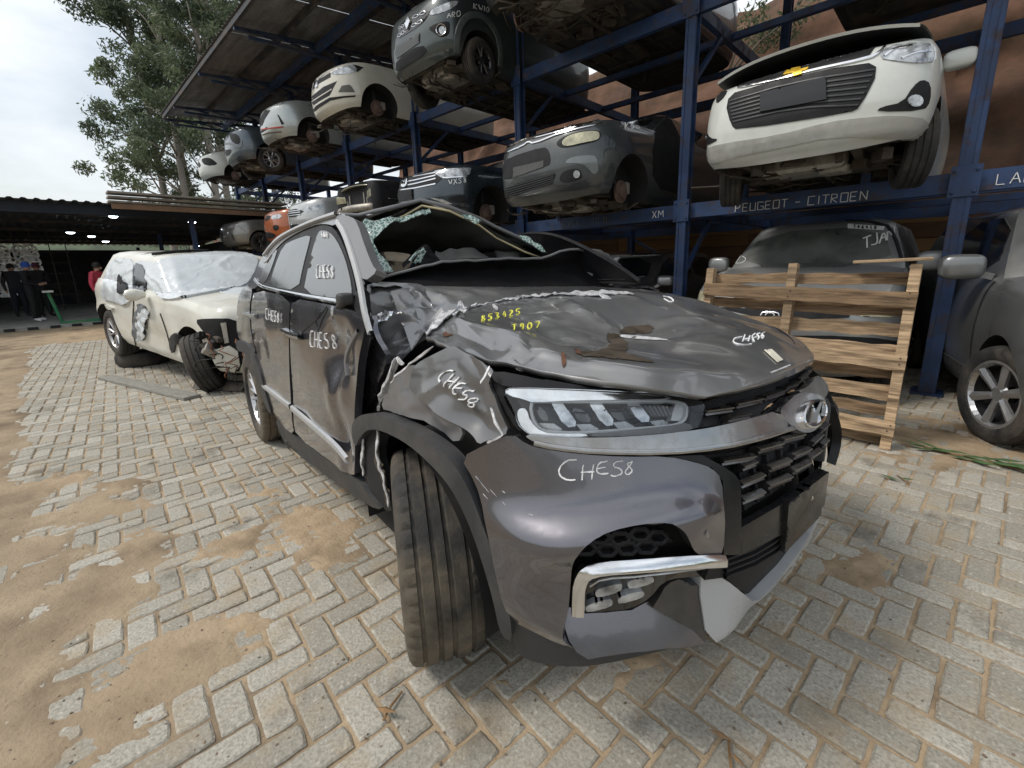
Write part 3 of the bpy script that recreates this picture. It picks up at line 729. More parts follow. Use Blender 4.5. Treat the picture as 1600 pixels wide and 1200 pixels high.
RUST = mat('rusty_iron', (.24, .10, .055), .75, metal=.3, var=.45, vs=14, dirt=.5, dcol=(.10, .055, .04), ds=16)
CASTAL = mat('cast_aluminium', (.36, .34, .30), .5, metal=.6, var=.35, vs=14, dirt=.5, dcol=(.16, .12, .08))
DISCIRON = mat('brake_iron', (.21, .145, .12), .6, metal=.5, var=.3, vs=20)
FLOORP = mat('floor_pan', (.028, .026, .024), .9, var=.5, vs=4, dirt=.6, dcol=(.11, .08, .055), ds=3)
SEATC = mat('seat_cloth', (.035, .035, .038), .95, var=.25, bump=.2, bs=200)
def paint(name, col, metal=.35, rough=.32, coat=.8, dirt=.45, dcol=(.26, .22, .17), **k):
    return mat('paint_'+name, col, rough, metal, coat, var=.08, vs=3, dirt=dirt, dcol=dcol, ds=2.2, rvar=.08, dlo=.48, dhi=.85, **k)

class Car:
    def __init__(s, name, label, cat, loc, heading, group=None, tilt=(0, 0)):
        s.root = empty(name, label, cat, loc, heading, group, tilt[0], tilt[1]); s.M = root_matrix(s.root); s.Mi = s.M.inverted(); s.bvh = None
        s.co = s.Mi @ CAMP; s.R = s.Mi.to_3x3()
    def part(s, mb, name, m, parent=None, smooth=False, auto=None): return mb.build(name, m, parent or s.root, smooth, auto)
    def set_bvh(s, objs):
        V = []; Fc = []
        for o in objs:
            n = len(V); V += [v.co.copy() for v in o.data.vertices]; Fc += [tuple(i+n for i in p.vertices) for p in o.data.polygons]
        s.bvh = BVHTree.FromPolygons(V, Fc)
    def px(s, u, v):
        d = (s.R @ ray(u, v)).normalized(); h = s.bvh.ray_cast(s.co, d)
        if h[0] is None: return None
        n = h[1] if h[1].dot(d) < 0 else -h[1]
        return h[0], n
    def front(s, y, z):
        h = s.bvh.ray_cast(Vector((9, y, z)), Vector((-1, 0, 0))); return None if h[0] is None else (h[0], h[1] if h[1].x > 0 else -h[1])
    def sideL(s, x, z):
        h = s.bvh.ray_cast(Vector((x, 9, z)), Vector((0, -1, 0))); return None if h[0] is None else (h[0], h[1] if h[1].y > 0 else -h[1])
    def sideR(s, x, z):
        h = s.bvh.ray_cast(Vector((x, -9, z)), Vector((0, 1, 0))); return None if h[0] is None else (h[0], h[1] if h[1].y < 0 else -h[1])
    def lay(s, name, poly, m, how='px', off=.006, wall=.014, step=None, parent=None, **k):
        return laid(name, poly, getattr(s, how), m, parent or s.root, off, wall, step or (3.0 if how == 'px' else .03), **k)
    def line(s, name, lines, m, how='px', w=.012, h=.006, step=None, parent=None, **k):
        k.setdefault('off', .008); return strip(name, lines, getattr(s, how), m, parent or s.root, w, h, step or (2.5 if how == 'px' else .03), **k)

def crop(ox, oy, sc): return lambda *pts: [(ox+x/sc, oy+y/sc) for x, y in pts]
def write(car, name, text, u, v, h, m=CHALK, w=.012, slope=0.0, sp=.95, jit=.05, how='px', seed=1):
    """hand-lettering laid on a body, pixel anchored: lower left (u,v), letter height h px, slope = rise per px"""
    st, L_ = word(text, h, sp); rg = random.Random(seed); mb = MB(); fn = getattr(car, how) if isinstance(how, str) else how
    for s_ in st:
        ln = [(u+x+rg.uniform(-jit, jit)*h, v-y+slope*x+rg.uniform(-jit, jit)*h) for x, y in s_]
        strip(name, [ln], fn, m, car.root, w, .0012, 2.0, .0015, 0 if len(ln) < 3 else 1, mb)
    if mb.v:
        o = mb.build(name, m, car.root); tag(o, kind='stuff'); return o

def bool_cut(o, cutters):
    dg = None
    for c in cutters:
        md = o.modifiers.new('cut', 'BOOLEAN'); md.operation = 'DIFFERENCE'; md.object = c; md.solver = 'EXACT'; md.material_mode = 'TRANSFER'
    bpy.context.view_layer.update(); dg = bpy.context.evaluated_depsgraph_get()
    me = bpy.data.meshes.new_from_object(o.evaluated_get(dg)); o.modifiers.clear(); old = o.data; o.data = me; me.name = old.name; bpy.data.meshes.remove(old)
    for c in cutters: cm = c.data; bpy.data.objects.remove(c); bpy.data.meshes.remove(cm)
    return o

def shell(car, P, body_mat, arches=(1, 1), rear_arch=False):
    """car body: horizontal loops round the plan + bonnet top + cabin, wheel arches cut out"""
    W = P['W']/2; fo = P['fo']; L_ = P['L']; zb = P.get('zb', .2); a = P.get('cap', .72); xs = fo-a; xr = fo-L_; pw = P.get('pw', 2.7); ar = .5
    zf, zc, zr = P['zf'], P['zc'], P.get('zr', P['zc']+.05); xw = P['xw']
    prof = P.get('prof', [(0, .16), (.10, .05), (.25, .015), (.45, 0), (.62, .01), (.78, .03), (.90, .055), (.96, .08), (1, .13)])
    side = [(0, .08), (.10, .035), (.25, .012), (.45, 0), (.62, .0), (.78, .012), (.90, .03), (1, .075)]
    half = []; nf, ns, nr = 16, 26, 8
    for q in range(nf+1):
        t = pi/2*(q/nf); half.append((xs+a*max(0, cos(t))**(2/pw), W*max(0, sin(t))**(2/pw), cos(t)**2))
    for q in range(1, ns): half.append((xs+(xr+ar-xs)*q/ns, W, 0))
    for q in range(nr+1):
        t = pi/2*(1-q/nr); half.append((xr+ar-ar*max(0, cos(t))**(2/2.6), W*max(0, sin(t))**(2/2.6), 0))
    def ztop(x):
        if x > xw: t = (fo-x)/(fo-xw); return zf+(zc-zf)*(1-(1-t)**1.6)
        t = (xw-x)/(xw-xr); return zc+(zr-zc)*t
    n = len(half); loop = half + [(x, -y, w) for x, y, w in half[-2:0:-1]]; m = len(loop)
    nrm = []
    for i in range(m):
        p, q = loop[i-1], loop[(i+1) % m]; d = Vector((q[0]-p[0], q[1]-p[1], 0)); k = Vector((d.y, -d.x, 0)); k.normalize() if k.length > 0 else None
        if k.dot(Vector((loop[i][0]-(fo-L_/2), loop[i][1], 0))) < 0: k = -k
        nrm.append(k)
    rows = []
    nl = 22
    def ip(t, tb):
        for (a_, b_), (c_, d_) in zip(tb[:-1], tb[1:]):
            if t <= c_: f = (t-a_)/(c_-a_); return b_+(d_-b_)*f
        return tb[-1][1]
    for l in range(nl+1):
        t = l/nl; fin = ip(t, prof); sin_ = ip(t, side); row = []
        for i, (x, y, w) in enumerate(loop):
            ins = fin*w + sin_*(1-w); zt = ztop(x); z = zb + (zt-zb)*t + P.get('lift', .06)*(1-t)**3*(1-w)*(1 if x > xs-.2 else 0)
            row.append((x-nrm[i].x*ins, y-nrm[i].y*ins, z))
        rows.append(row)
    V = [p for r_ in rows for p in r_]; Fc = [(l*m+i, l*m+(i+1) % m, (l+1)*m+(i+1) % m, (l+1)*m+i) for l in range(nl) for i in range(m)]
    mi = [0]*len(Fc)
    # top: rows joining left and right points
    base = nl*m; nc = 14; top = []
    for i in range(n):
        A = Vector(V[base+i]); j = (m-i) % m; B = Vector(V[base+j]); row = []
        if i in (0, n-1): row = [base+i]*(nc+1)
        else:
            row.append(base+i)
            for k in range(1, nc):
                t = k/nc; p = A.lerp(B, t); s_ = 4*t*(1-t); cr = P.get('crown', .05)*min(1, (fo-A.x)/.5); p.z += cr*(s_**.6)
                if P.get('ridge'): p.z += P['ridge']*exp(-((abs(t-.5)-.27)/.05)**2)*min(1, (fo-A.x)/.5)
                V.append(tuple(p)); row.append(len(V)-1)
            row.append(base+j)
        top.append(row)
    for i in range(n-1):
        for k in range(nc):
            f = [top[i][k], top[i+1][k], top[i+1][k+1], top[i][k+1]]; g = []
            for q in f:
                if q not in g: g.append(q)
            if len(g) > 2: Fc.append(tuple(g[::-1])); mi.append(0)
    bot = []
    for i in range(n):
        j = (m-i) % m; bot.append((i, j))
    for i in range(n-1):
        g = []
        for q in (bot[i][0], bot[i][1], bot[i+1][1], bot[i+1][0]):
            if q not in g: g.append(q)
        if len(g) > 2: Fc.append(tuple(g[::-1])); mi.append(1)
    body = raw('body', V, Fc, [body_mat, FLOORP, ARCH], car.root, True, mi)
    bm = bmesh.new(); bm.from_mesh(body.data); bmesh.ops.recalc_face_normals(bm, faces=bm.faces); bm.to_mesh(body.data); bm.free()
    cut = []; wr = P['wr']; ra = P.get('ra', wr+.05)
    for s_ in (-1, 1):
        for ax in ([0] if not rear_arch else [0, -P['wb']]):
            if arches[0 if s_ > 0 else 1]:
                b = MB(); zA = P.get('za', wr+.01); ol = [(ax+ra*cos(radians(q)), zA+ra*sin(radians(q))) for q in range(-10, 191, 8)] + [(ax-ra*1.0, -.6), (ax+ra*1.0, -.6)]; yo = s_*(W-.27), s_*(W+.2); k_ = len(ol)
                b.add([(x_, y_, z_) for y_ in yo for x_, z_ in ol], [tuple(range(k_)), tuple(range(2*k_-1, k_-1, -1))]+[(i_, k_+i_, k_+(i_+1) % k_, (i_+1) % k_) for i_ in range(k_)])
                c = b.build('cutter', [ARCH]); c.parent = car.root; cut.append(c)
                bmx = bmesh.new(); bmx.from_mesh(c.data); bmesh.ops.recalc_face_normals(bmx, faces=bmx.faces); bmx.to_mesh(c.data); bmx.free()
    if cut:
        # lathe and box as separate cutters keep each one closed
        bool_cut(body, cut)
    body.data.polygons.foreach_set('use_smooth', [True]*len(body.data.polygons)); body.data.set_sharp_from_angle(angle=radians(38))
    objs = [body]
    if P.get('cabin', True):
        H = P['H']; zb2 = zc-.06; x0, x1 = xw+.02, xr+P.get('tail', .25); r0, r1 = P.get('xr0', xw-.75), xr+P.get('tail', .25)+P.get('rear_rake', .35)
        wb_, wt = W-.07, W-P.get('tumble', .24); rows = []; K = 9
        def lp(xa, xb, w, z, rc):
            pts = []; rc2 = rc
            for cx, cy, a0 in ((xa-rc, w-rc2, 0), (xb+rc, w-rc2, 90), (xb+rc, -w+rc2, 180), (xa-rc, -w+rc2, 270)):
                for k in range(6): t = radians(a0+90*k/5); pts.append((cx+rc*cos(t), cy+rc2*sin(t), z))
            out = []
            for i, p in enumerate(pts):
                q = pts[(i+1) % len(pts)]; d = math.hypot(q[0]-p[0], q[1]-p[1]); k_ = max(1, int(d/.25)); out += [tuple(p[c]+(q[c]-p[c])*t/k_ for c in range(3)) for t in range(k_)]
            return out
        base = lp(x0, x1, wb_, zb2, .12); cnt = len(base)
        def resample(pts, c):
            d = [0]; N_ = len(pts)
            for i in range(N_): p, q = pts[i], pts[(i+1) % N_]; d.append(d[-1]+math.dist(p, q))
            out = []
            for k in range(c):
                t = d[-1]*k/c; i = max(j for j in range(N_) if d[j] <= t+1e-9); f = (t-d[i])/max(1e-9, d[i+1]-d[i]); p, q = pts[i], pts[(i+1) % N_]; out.append(tuple(p[z_]+(q[z_]-p[z_])*f for z_ in range(3)))
            return out
        for l in range(K+1):
            t = l/K; e = t**1.12
            xa = x0+(r0-x0)*e; xb = x1+(r1-x1)*e; w = wb_+(wt-wb_)*t**1.2; z = zb2+(H-.07-zb2)*t
            if l == K: pass
            rows.append((xa, xb, w, z))
        N0 = 24; loops = []
        for xa, xb, w, z in rows:
            pts = []
            for (p, q) in (((xa, -w+.1), (xa, w-.1)), ((xa-.1, w), (xb+.1, w)), ((xb, w-.1), (xb, -w+.1)), ((xb+.1, -w), (xa-.1, -w))):
                for k in range(9):
                    f = k/8; x_, y_ = p[0]+(q[0]-p[0])*f, p[1]+(q[1]-p[1])*f
                    if p[0] == q[0]: x_ += (.05 if p[0] == xa else -.05)*(1-(2*f-1)**2)
                    pts.append((x_, y_, z))
            loops.append(pts)
        for ins, dz in ((.06, .035), (.16, .06), (.34, .07)):
            xa, xb, w, z = rows[-1]; pts = []
            for p in loops[K]: pts.append((p[0]+(-ins if p[0] > (xa+xb)/2 else ins)*1.2, p[1]*(1-ins/w*.9), H-.07+dz))
            loops.append(pts)
        c_ = len(loops[0]); V = [p for l_ in loops for p in l_]; Fc = [(l*c_+i, l*c_+(i+1) % c_, (l+1)*c_+(i+1) % c_, (l+1)*c_+i) for l in range(len(loops)-1) for i in range(c_)]
        Fc.append(tuple((len(loops)-1)*c_+i for i in range(c_))); Fc.append(tuple(range(c_-1, -1, -1)))
        cab = raw('cabin', V, Fc, [body_mat], car.root, True, auto=40); objs.append(cab)
        bm = bmesh.new(); bm.from_mesh(cab.data); bmesh.ops.recalc_face_normals(bm, faces=bm.faces); bm.to_mesh(cab.data); bm.free(); cab.data.set_sharp_from_angle(angle=radians(40))
        car.set_bvh(objs)
        wz0, wz1 = zc+.03, H-.10
        gm = P.get('glass', DGLASS)
        car.lay('windscreen', [(-wb_+.10, wz0), (wb_-.10, wz0), (wt-.09, wz1), (-wt+.09, wz1)], gm, 'front', .004, .008, smooth=1)
        for how in ('sideL', 'sideR'):
            mid = (xw-.35+x1)/2
            car.lay('side_window', [(xw-.32, wz0), (mid+.05, wz0), (mid+.05, wz1), (r0-.08, wz1)], gm, how, .004, .008, smooth=1)
            car.lay('side_window', [(mid-.05, wz0), (x1+.28, wz0), (r1+.1, wz1), (mid-.05, wz1)], gm, how, .004, .008, smooth=1)
    car.set_bvh(objs)
    return body

WHEELMESH = {}
def wheel_mesh(r, w, style, rimr):
    key = (round(r, 3), round(w, 3), style, round(rimr, 3))
    if key in WHEELMESH: return WHEELMESH[key]
    h = w/2
    t = MB(); prof = [(rimr-.012, -h*.80), (rimr+.01, -h*.98), ((r+rimr)/2, -h*1.04), (r-.035, -h), (r-.012, -h*.90), (r-.002, -h*.72)]
    for c in (-.45, 0, .45): prof += [(r, h*(c-.12)), (r-.009, h*(c-.10)), (r-.009, h*(c+.0)), (r, h*(c+.02))]
    prof += [(r-.002, h*.72), (r-.012, h*.90), (r-.035, h), ((r+rimr)/2, h*1.04), (rimr+.01, h*.98), (rimr-.012, h*.80)]
    t.lathe(prof, 44, 'y'); to = t.build('tyre', RUBBER, None, True, 35); tm = to.data; bpy.data.objects.remove(to)
    hub = MB(); hub.lathe([(.02, -h*.6), (rimr-.02, -h*.75), (rimr-.015, h*.72), (rimr-.03, h*.70), (rimr-.035, 0), (.06, -.02)], 28, 'y'); ho = hub.build('wheel', DALLOY, None, True, 40); hm = ho.data; bpy.data.objects.remove(ho)
    ri = MB(); ri.lathe([(rimr-.03, h*.60), (rimr-.004, h*.84), (rimr+.004, h*.90), (rimr-.018, h*.90), (rimr-.034, h*.66)], 36, 'y')
    ri.lathe([(.0001, h*.66), (.04, h*.66), (.055, h*.6), (.075, h*.45)], 18, 'y')
    ns, dbl = {'five': (5, False), 'double5': (5, True), 'multi': (7, True), 'fan6': (6, False)}[style]
    for k in range(ns):
        for o in ((-.15, .15) if dbl else (0,)):
            a0 = 2*pi*k/ns+o*.55; a1 = 2*pi*k/ns+o*1.6; ww = .028 if dbl else .062
            p = Vector((.05*cos(a0), h*.58, .05*sin(a0))); q = Vector(((rimr-.015)*cos(a1), h*.72, (rimr-.015)*sin(a1)))
            d = (q-p).normalized(); b = Vector((0, 1, 0)).cross(d).normalized(); w1 = ww*1.15 if style == 'fan6' else ww; w0 = ww*.8
            vs = [p-b*w0/2, p+b*w0/2, q+b*w1/2, q-b*w1/2]; up = Vector((0, .016, 0)); mid = (p+q)/2 + Vector((0, .012, 0))
            ri.add([v-up for v in vs]+[v+up*.2 for v in vs]+[p+up, q+up], [(3, 2, 1, 0), (0, 1, 5, 4), (1, 2, 6, 5), (2, 3, 7, 6), (3, 0, 4, 7), (4, 5, 8), (5, 6, 9, 8), (6, 7, 9), (7, 4, 8, 9)])
    ro = ri.build('rim', ALLOY, None, False); rm = ro.data; bpy.data.objects.remove(ro)
    WHEELMESH[key] = (hm, tm, rm); return WHEELMESH[key]
def wheel(car, x, y, z, r=.32, w=.21, style='five', rimr=None, steer=0.0, camber=0.0, rim_mat=None):
    hm, tm, rm = wheel_mesh(r, w, style, rimr or r*.66)
    o = bpy.data.objects.new('wheel', hm); COL.objects.link(o); o.parent = car.root; o.location = (x, y, z); o.rotation_euler = (camber, RNG.uniform(0, 6), steer + (0 if y > 0 else pi)); o.rotation_mode = 'YXZ'
    o.rotation_mode = 'XYZ'; o.rotation_euler = Matrix.Rotation(steer + (0 if y > 0 else pi), 3, 'Z').to_4x4().to_3x3().__matmul__(Matrix.Rotation(camber, 3, 'X')).__matmul__(Matrix.Rotation(RNG.uniform(0, 6), 3, 'Y')).to_euler()
    for nm, me in (('tyre', tm), ('rim', rm)):
        c = bpy.data.objects.new(nm, me); COL.objects.link(c); c.parent = o
        if nm == 'rim' and rim_mat: c.material_slots[0].link = 'OBJECT'; c.material_slots[0].material = rim_mat
    return o
def brake(car, x, y, z, r=.135):
    s = 1 if y > 0 else -1
    m = MB(); m.lathe([(.03, -.03*s), (r, -.03*s), (r, -.005*s), (.085, -.002*s), (.08, .03*s), (.03, .035*s), (.0001, .045*s)], 28, 'y', (x, y, z)); d = m.build('brake_disc', DISCIRON, car.root, True, 35)
    m = MB(); m.box((x-.11, y-.02*s, z+.05), (.09, .08, .15), bev=.015); m.build('brake_caliper', CASTAL, d)
    m = MB(); m.tube([(x, y-.1*s, z), (x-.02, y-.16*s, z+.3)], [.03, .028], 8); m.lathe([(.05, 0), (.055, .02), (.05, .05), (.045, .16)], 12, 'z', (x-.02, y-.15*s, z+.17)); m.build('suspension_strut', DARKST, car.root)
    m = MB(); m.bar((x, y-.06*s, z-.08), (x-.05, y-.42*s, z-.06), .06, .03); m.build('control_arm', GREASE, car.root)
def underside(car, P, seed=0, heavy=1.0):
    rg = random.Random(seed); W = P['W']/2; zb = P.get('zb', .2); fo = P['fo']; L_ = P['L']
    m = MB(); m.box((.12, .05, zb+.02), (.52, .55, .16), bev=.03); m.box((.05, -.28, zb+.03), (.38, .30, .15), bev=.04); m.lathe([(.0001, 0), (.13, .01), (.15, .06), (.1, .1)], 14, 'z', (.15, .22, zb-.1)); m.build('engine_sump', CASTAL, car.root, auto=40)
    m = MB()
    for y in (-.42, .42): m.bar((fo-.22, y, zb+.05), (-.55, y*.9, zb-.02), .07, .08, bev=.01)
    m.bar((-.18, -.62, zb-.02), (-.18, .62, zb-.02), .12, .07, bev=.015); m.bar((fo-.25, -.5, zb+.05), (fo-.25, .5, zb+.05), .05, .07, bev=.01)
    for s in (-1, 1): m.bar((-.2, s*.38, zb-.03), (.0, s*.68, zb), .07, .04, bev=.01); m.bar((.1, s*.35, zb-.01), (0, s*.68, zb), .05, .035)
    m.build('subframe', GREASE, car.root)
    m = MB(); p = [(.0, .1, zb-.02), (-.5, .08, zb-.05), (-1.2, .12, zb-.06), (-1.9, .1, zb-.05), (-2.3, -.2, zb-.03), (-2.8, -.45, zb-.02)]
    m.tube(p, .028, 8); m.lathe([(.0001, -.25), (.07, -.22), (.085, 0), (.07, .22), (.0001, .25)], 12, 'x', (-1.5, .12, zb-.06)); m.build('exhaust_pipe', GREASE, car.root, True, 40)
    m = MB()
    for k in range(7):
        x = -.5-k*.36; m.bar((x, -W+.2, zb-.012), (x+rg.uniform(-.05, .05), W-.2, zb-.012), .05, .03)
    for s in (-.75, -.4, .4, .75): m.bar((-.4, s*W, zb-.015), (-2.9, s*W, zb-.015), .06, .035)
    m.build('floor_ribs', FLOORP, car.root)
    m = MB()
    for k in range(int(14*heavy)):
        a = Vector((rg.uniform(-.6, fo-.2), rg.uniform(-W+.25, W-.25), zb-rg.uniform(0, .08))); b = a + Vector((rg.gauss(0, .22), rg.gauss(0, .25), rg.uniform(-.04, .05)))
        m.tube([a, (a+b)/2+Vector((0, 0, -.03)), b], rg.uniform(.006, .014), 6)
    for k in range(int(10*heavy)):
        m.box((rg.uniform(-.7, fo-.25), rg.uniform(-W+.25, W-.25), zb-rg.uniform(-.02, .05)), (rg.uniform(.05, .2), rg.uniform(.05, .2), rg.uniform(.03, .09)), Matrix.Rotation(rg.uniform(0, 3), 3, 'Z'))
    o = m.build('hoses_and_brackets', GREASE, car.root); tag(o, kind='stuff')
# ================================================================== cars on the rack
DOWN = -pi/2          # noses point out of the rack, towards -Y
gU = 'wrecked cars on the top tier of the rack'; gM = 'wrecked cars on the middle tier of the rack'
def bars(car, name, c, pts, m, w, n=1, dx=0, dy=0): car.line(name, [[(x+dx*k, y+dy*k) for x, y in c(*pts)] for k in range(n)], m, w=w)
# ---- white hatchback, bonnet ajar, front of the middle tier
WHITE = paint('white', (.62, .64, .60), metal=0, rough=.35, dirt=.35, dcol=(.34, .33, .28)); DIRTYW = paint('white_scuffed', (.40, .40, .37), metal=0, dirt=.95, dcol=(.10, .092, .08))
WHITE2 = paint('cream_white', (.60, .58, .50), metal=0, rough=.35, dirt=.4, dcol=(.36, .30, .22))
P = dict(W=1.74, L=4.1, fo=.83, wb=2.55, wr=.315, zb=.27, zf=0.97, zc=1.06, xw=-.35, H=1.47, cap=.62, pw=3.0, crown=.05)
c = Car('white_hatchback', 'white hatchback with gold cross emblem and black grille, bonnet ajar, on the middle tier', 'car', (-1.15, 5.35, 1.90), DOWN, gM)
ob = shell(c, P, WHITE); underside(c, P, 1, 1.6)
G = crop(1080, 20, 3.75)
for s in (-1, 1): wheel(c, 0, s*.74, .315, .315, .205, 'five', steer=.28)
c.lay('grille', G((200, 525), (275, 450), (1018, 285), (1105, 330), (990, 555), (930, 585), (270, 688), (235, 660)), BLKPL, off=.006, smooth=1)
c.lay('upper_grille', G((225, 400), (560, 300), (1075, 205), (1035, 262), (270, 435)), BLKPL, off=.008, smooth=0)
c.line('grille_trim', [G((275, 442), (540, 385), (680, 345), (1040, 268), (1100, 235), (1135, 202))], CHROME, w=.022)
GR2 = mat('grille_slat_grey', (.045, .048, .05), .4, var=.2)
for k in range(7):
    t = k/6; bars(c, 'grille_slat', G, ((225+22*t, 520+120*t), (600, 470-60+150*t), (1075-95*t, 335+205*t)), GR2, .014)
c.lay('number_plate_blank', G((410, 480), (790, 385), (795, 512), (408, 585)), mat('plate_blank_grey', (.035, .038, .042), .6, spec=.2), off=.03, smooth=0)
c.lay('emblem', G((540, 372), (560, 350), (585, 350), (588, 330), (640, 320), (642, 340), (690, 328), (678, 345), (650, 352), (648, 366), (600, 378), (596, 362)), mat('gold_emblem', (.75, .48, .05), .3, metal=.5, var=.1), off=.022, wall=.02, smooth=0, step=2)
hl = c.lay('headlight', G((1095, 268), (1150, 200), (1250, 182), (1380, 175), (1425, 215), (1432, 288), (1330, 298), (1200, 285)), LENS, off=.008, smooth=1)
c.line('lens_rib', [G((1230, 270), (1300, 235), (1400, 225)), G((1130, 255), (1180, 215), (1290, 195))], CHROME, w=.02, parent=None)
c.lay('headlight', G((150, 500), (170, 455), (225, 430), (200, 490), (150, 535)), BLKPL, off=.008, smooth=1)
c.lay('fog_recess', G((1085, 580), (1110, 552), (1240, 525), (1300, 430), (1350, 390), (1400, 415), (1398, 520), (1360, 575)), BLKPL, off=.006, smooth=1)
c.lay('fog_recess', G((38, 790), (35, 700), (65, 645), (90, 690), (110, 735), (165, 740), (100, 775)), BLKPL, off=.006, smooth=1)
for ct_, r_ in (((1305, 518), 42), ((72, 732), 24)): c.lay('fog_lamp', G(*[(ct_[0]+r_*cos(k*pi/6), ct_[1]+r_*.85*sin(k*pi/6)) for k in range(12)]), LENS, off=.018, smooth=0, step=2)
c.lay('bumper_lip', G((25, 860), (40, 810), (180, 765), (500, 720), (800, 640), (1000, 615), (1200, 600), (1400, 625), (1370, 745), (1200, 740), (860, 720), (500, 795), (200, 860), (60, 905)), DIRTYW, off=.010, smooth=1)
hood = MB(); rows = []
for j in range(9):                                       # the bonnet stands open a hand's width
    x = P['fo']-.10-j*.13; w = .80*(1-.12*(1-j/8)**3); rows.append([Vector((x+.03*(1-(y_/8-1)**2 if False else 1), 0, 0)) for y_ in range(1)])
rows = []
for j in range(12):
    t = j/11; row = []
    for i in range(17):
        y = (-.80+1.6*i/16)*(.90+.10*t**.5); x = .80-.02-(abs(y)/.8)**3*.22-t*1.1; z = 1.115-.0*t+.06*(1-(y/.8)**2)-.02*t-.05*(1-t)**4; row.append(Vector((x, y, z)))
    rows.append(row)
hd = MB().grid(rows).build('bonnet', WHITE, c.root, True); MB().grid([[q+Vector((-.012, 0, -.020)) for q in r_] for r_ in rows]).build('bonnet_dark_underside', BLKPL, hd, True); MB().grid([[q for q in rows[0]], [q+Vector((-.012, 0, -.020)) for q in rows[0]]]).build('bonnet_edge', WHITE, hd, True)  # added black sheet under the bonnet stands in for the gap's shade
m = MB(); m.box((-.06, 0, 1.0), (.9, 1.30, .16)); m.build('engine_bay', mat('engine_bay_dark', (.01, .01, .01), .8), c.root)
m = MB(); m.add(*pod((-.42, .93, 1.06), (.07, .11, .075))); m.bar((-.42, .82, 1.03), (-.42, .88, 1.05), .04, .03); m.build('door_mirror', WHITE, c.root, True, 40)
# ---- grey crossover, middle tier, no front wheel, door gone
CGREY = paint('cactus_grey', (.058, .065, .066), metal=.5, rough=.38, dirt=.4, dcol=(.20, .19, .17))
P = dict(W=1.76, L=4.17, fo=.84, wb=2.6, wr=.335, zb=.22, zf=1.02, zc=1.12, xw=-.42, H=1.53, cap=.66, pw=2.9, crown=.05, ra=.40)
c = Car('grey_crossover', 'dark grey crossover with chrome chevron nose, missing its front wheel and door, middle tier', 'car', (-3.90, 5.22, 1.87), DOWN, gM)
shell(c, P, CGREY); underside(c, P, 2, 1.8); Fq = crop(760, 180, 5)
for s in (-1, 1): brake(c, 0, s*.72, .335)
for k, pts in enumerate((((135, 268), (310, 180), (350, 185), (600, 120), (940, 25)), ((135, 300), (290, 240), (330, 205), (370, 225), (590, 135), (900, 65)))): c.line('chrome_chevron', [Fq(*pts)], CHROME, w=.02)
c.lay('upper_grille', Fq((140, 262), (330, 170), (900, 15), (930, 22), (600, 118), (350, 182), (310, 178)), GLOSSBLK, off=.004, smooth=0)
c.lay('grille_opening', Fq((125, 480), (130, 380), (180, 330), (450, 245), (490, 275), (505, 375), (470, 400), (200, 495), (150, 505)), BLKPL, off=.005, smooth=1)
c.lay('number_plate_mount', Fq((215, 410), (450, 355), (450, 405), (210, 490)), mat('mount_grey', (.085, .085, .085), .6, spec=.25), off=.012, smooth=0)
c.lay('lower_grille', Fq((145, 560), (500, 460), (545, 450), (520, 535), (480, 545), (145, 655)), BLKPL, off=.006, smooth=1)
for k in range(5): bars(c, 'grille_slat', Fq, ((150, 570+17*k), (330, 520+17*k), (530, 462+15*k)), GR2, .010)
c.lay('headlight', Fq((545, 235), (560, 195), (640, 150), (760, 122), (880, 118), (898, 150), (880, 200), (760, 228), (600, 260)), BLKPL, off=.005, smooth=2)
c.lay('lens', Fq((585, 215), (640, 160), (760, 130), (870, 125), (885, 160), (870, 195), (760, 215), (620, 250)), LENSY, off=.012, smooth=2)
c.lay('fog_surround', Fq((540, 480), (580, 420), (700, 380), (750, 385), (790, 430), (800, 480), (760, 520), (600, 545), (520, 545)), mat('surround_grey', (.05, .055, .055), .6), off=.012, smooth=2)
c.lay('fog_recess', Fq((570, 500), (600, 440), (690, 415), (735, 425), (755, 480), (700, 515), (600, 525)), BLKPL, off=.018, smooth=2)
c.lay('fog_lamp', Fq(*[(708+25*cos(k*pi/6), 462+30*sin(k*pi/6)) for k in range(12)]), LENS, off=.026, smooth=0, step=2)
c.lay('fog_surround', Fq((65, 660), (70, 570), (110, 555), (140, 600), (140, 680), (100, 690)), mat('surround_grey', (.05, .055, .055), .6), off=.012, smooth=2)
c.lay('fog_lamp', Fq(*[(92+14*cos(k*pi/6), 632+22*sin(k*pi/6)) for k in range(12)]), LENS, off=.022, smooth=0, step=2)
c.lay('bumper_pale_patch', Fq((600, 380), (660, 325), (830, 310), (860, 330), (880, 430), (840, 470), (800, 420), (740, 370)), mat('patch_grey', (.16, .175, .175), .3, metal=.6, coat=.6), off=.004, smooth=2)  # lighter grey patch laid on the bumper corner
c.lay('door_opening', [(-.46, 1.0), (-.50, .42), (-1.45, .40), (-1.5, 1.42), (-1.1, 1.45)], mat('cabin_black', (.006, .006, .006), .9), 'sideL', off=.006, wall=.004, smooth=1)
m = MB(); m.box((-1.15, .55, .62), (.5, .44, .16), bev=.05); m.box((-1.38, .55, .95), (.14, .44, .62), Matrix.Rotation(-.25, 3, 'Y'), bev=.05); m.build('seat', SEATC, c.root, True, 40)
write(c, 'marker_lettering', 'K58', *Fq((1085, 105))[0], 9, w=.014)
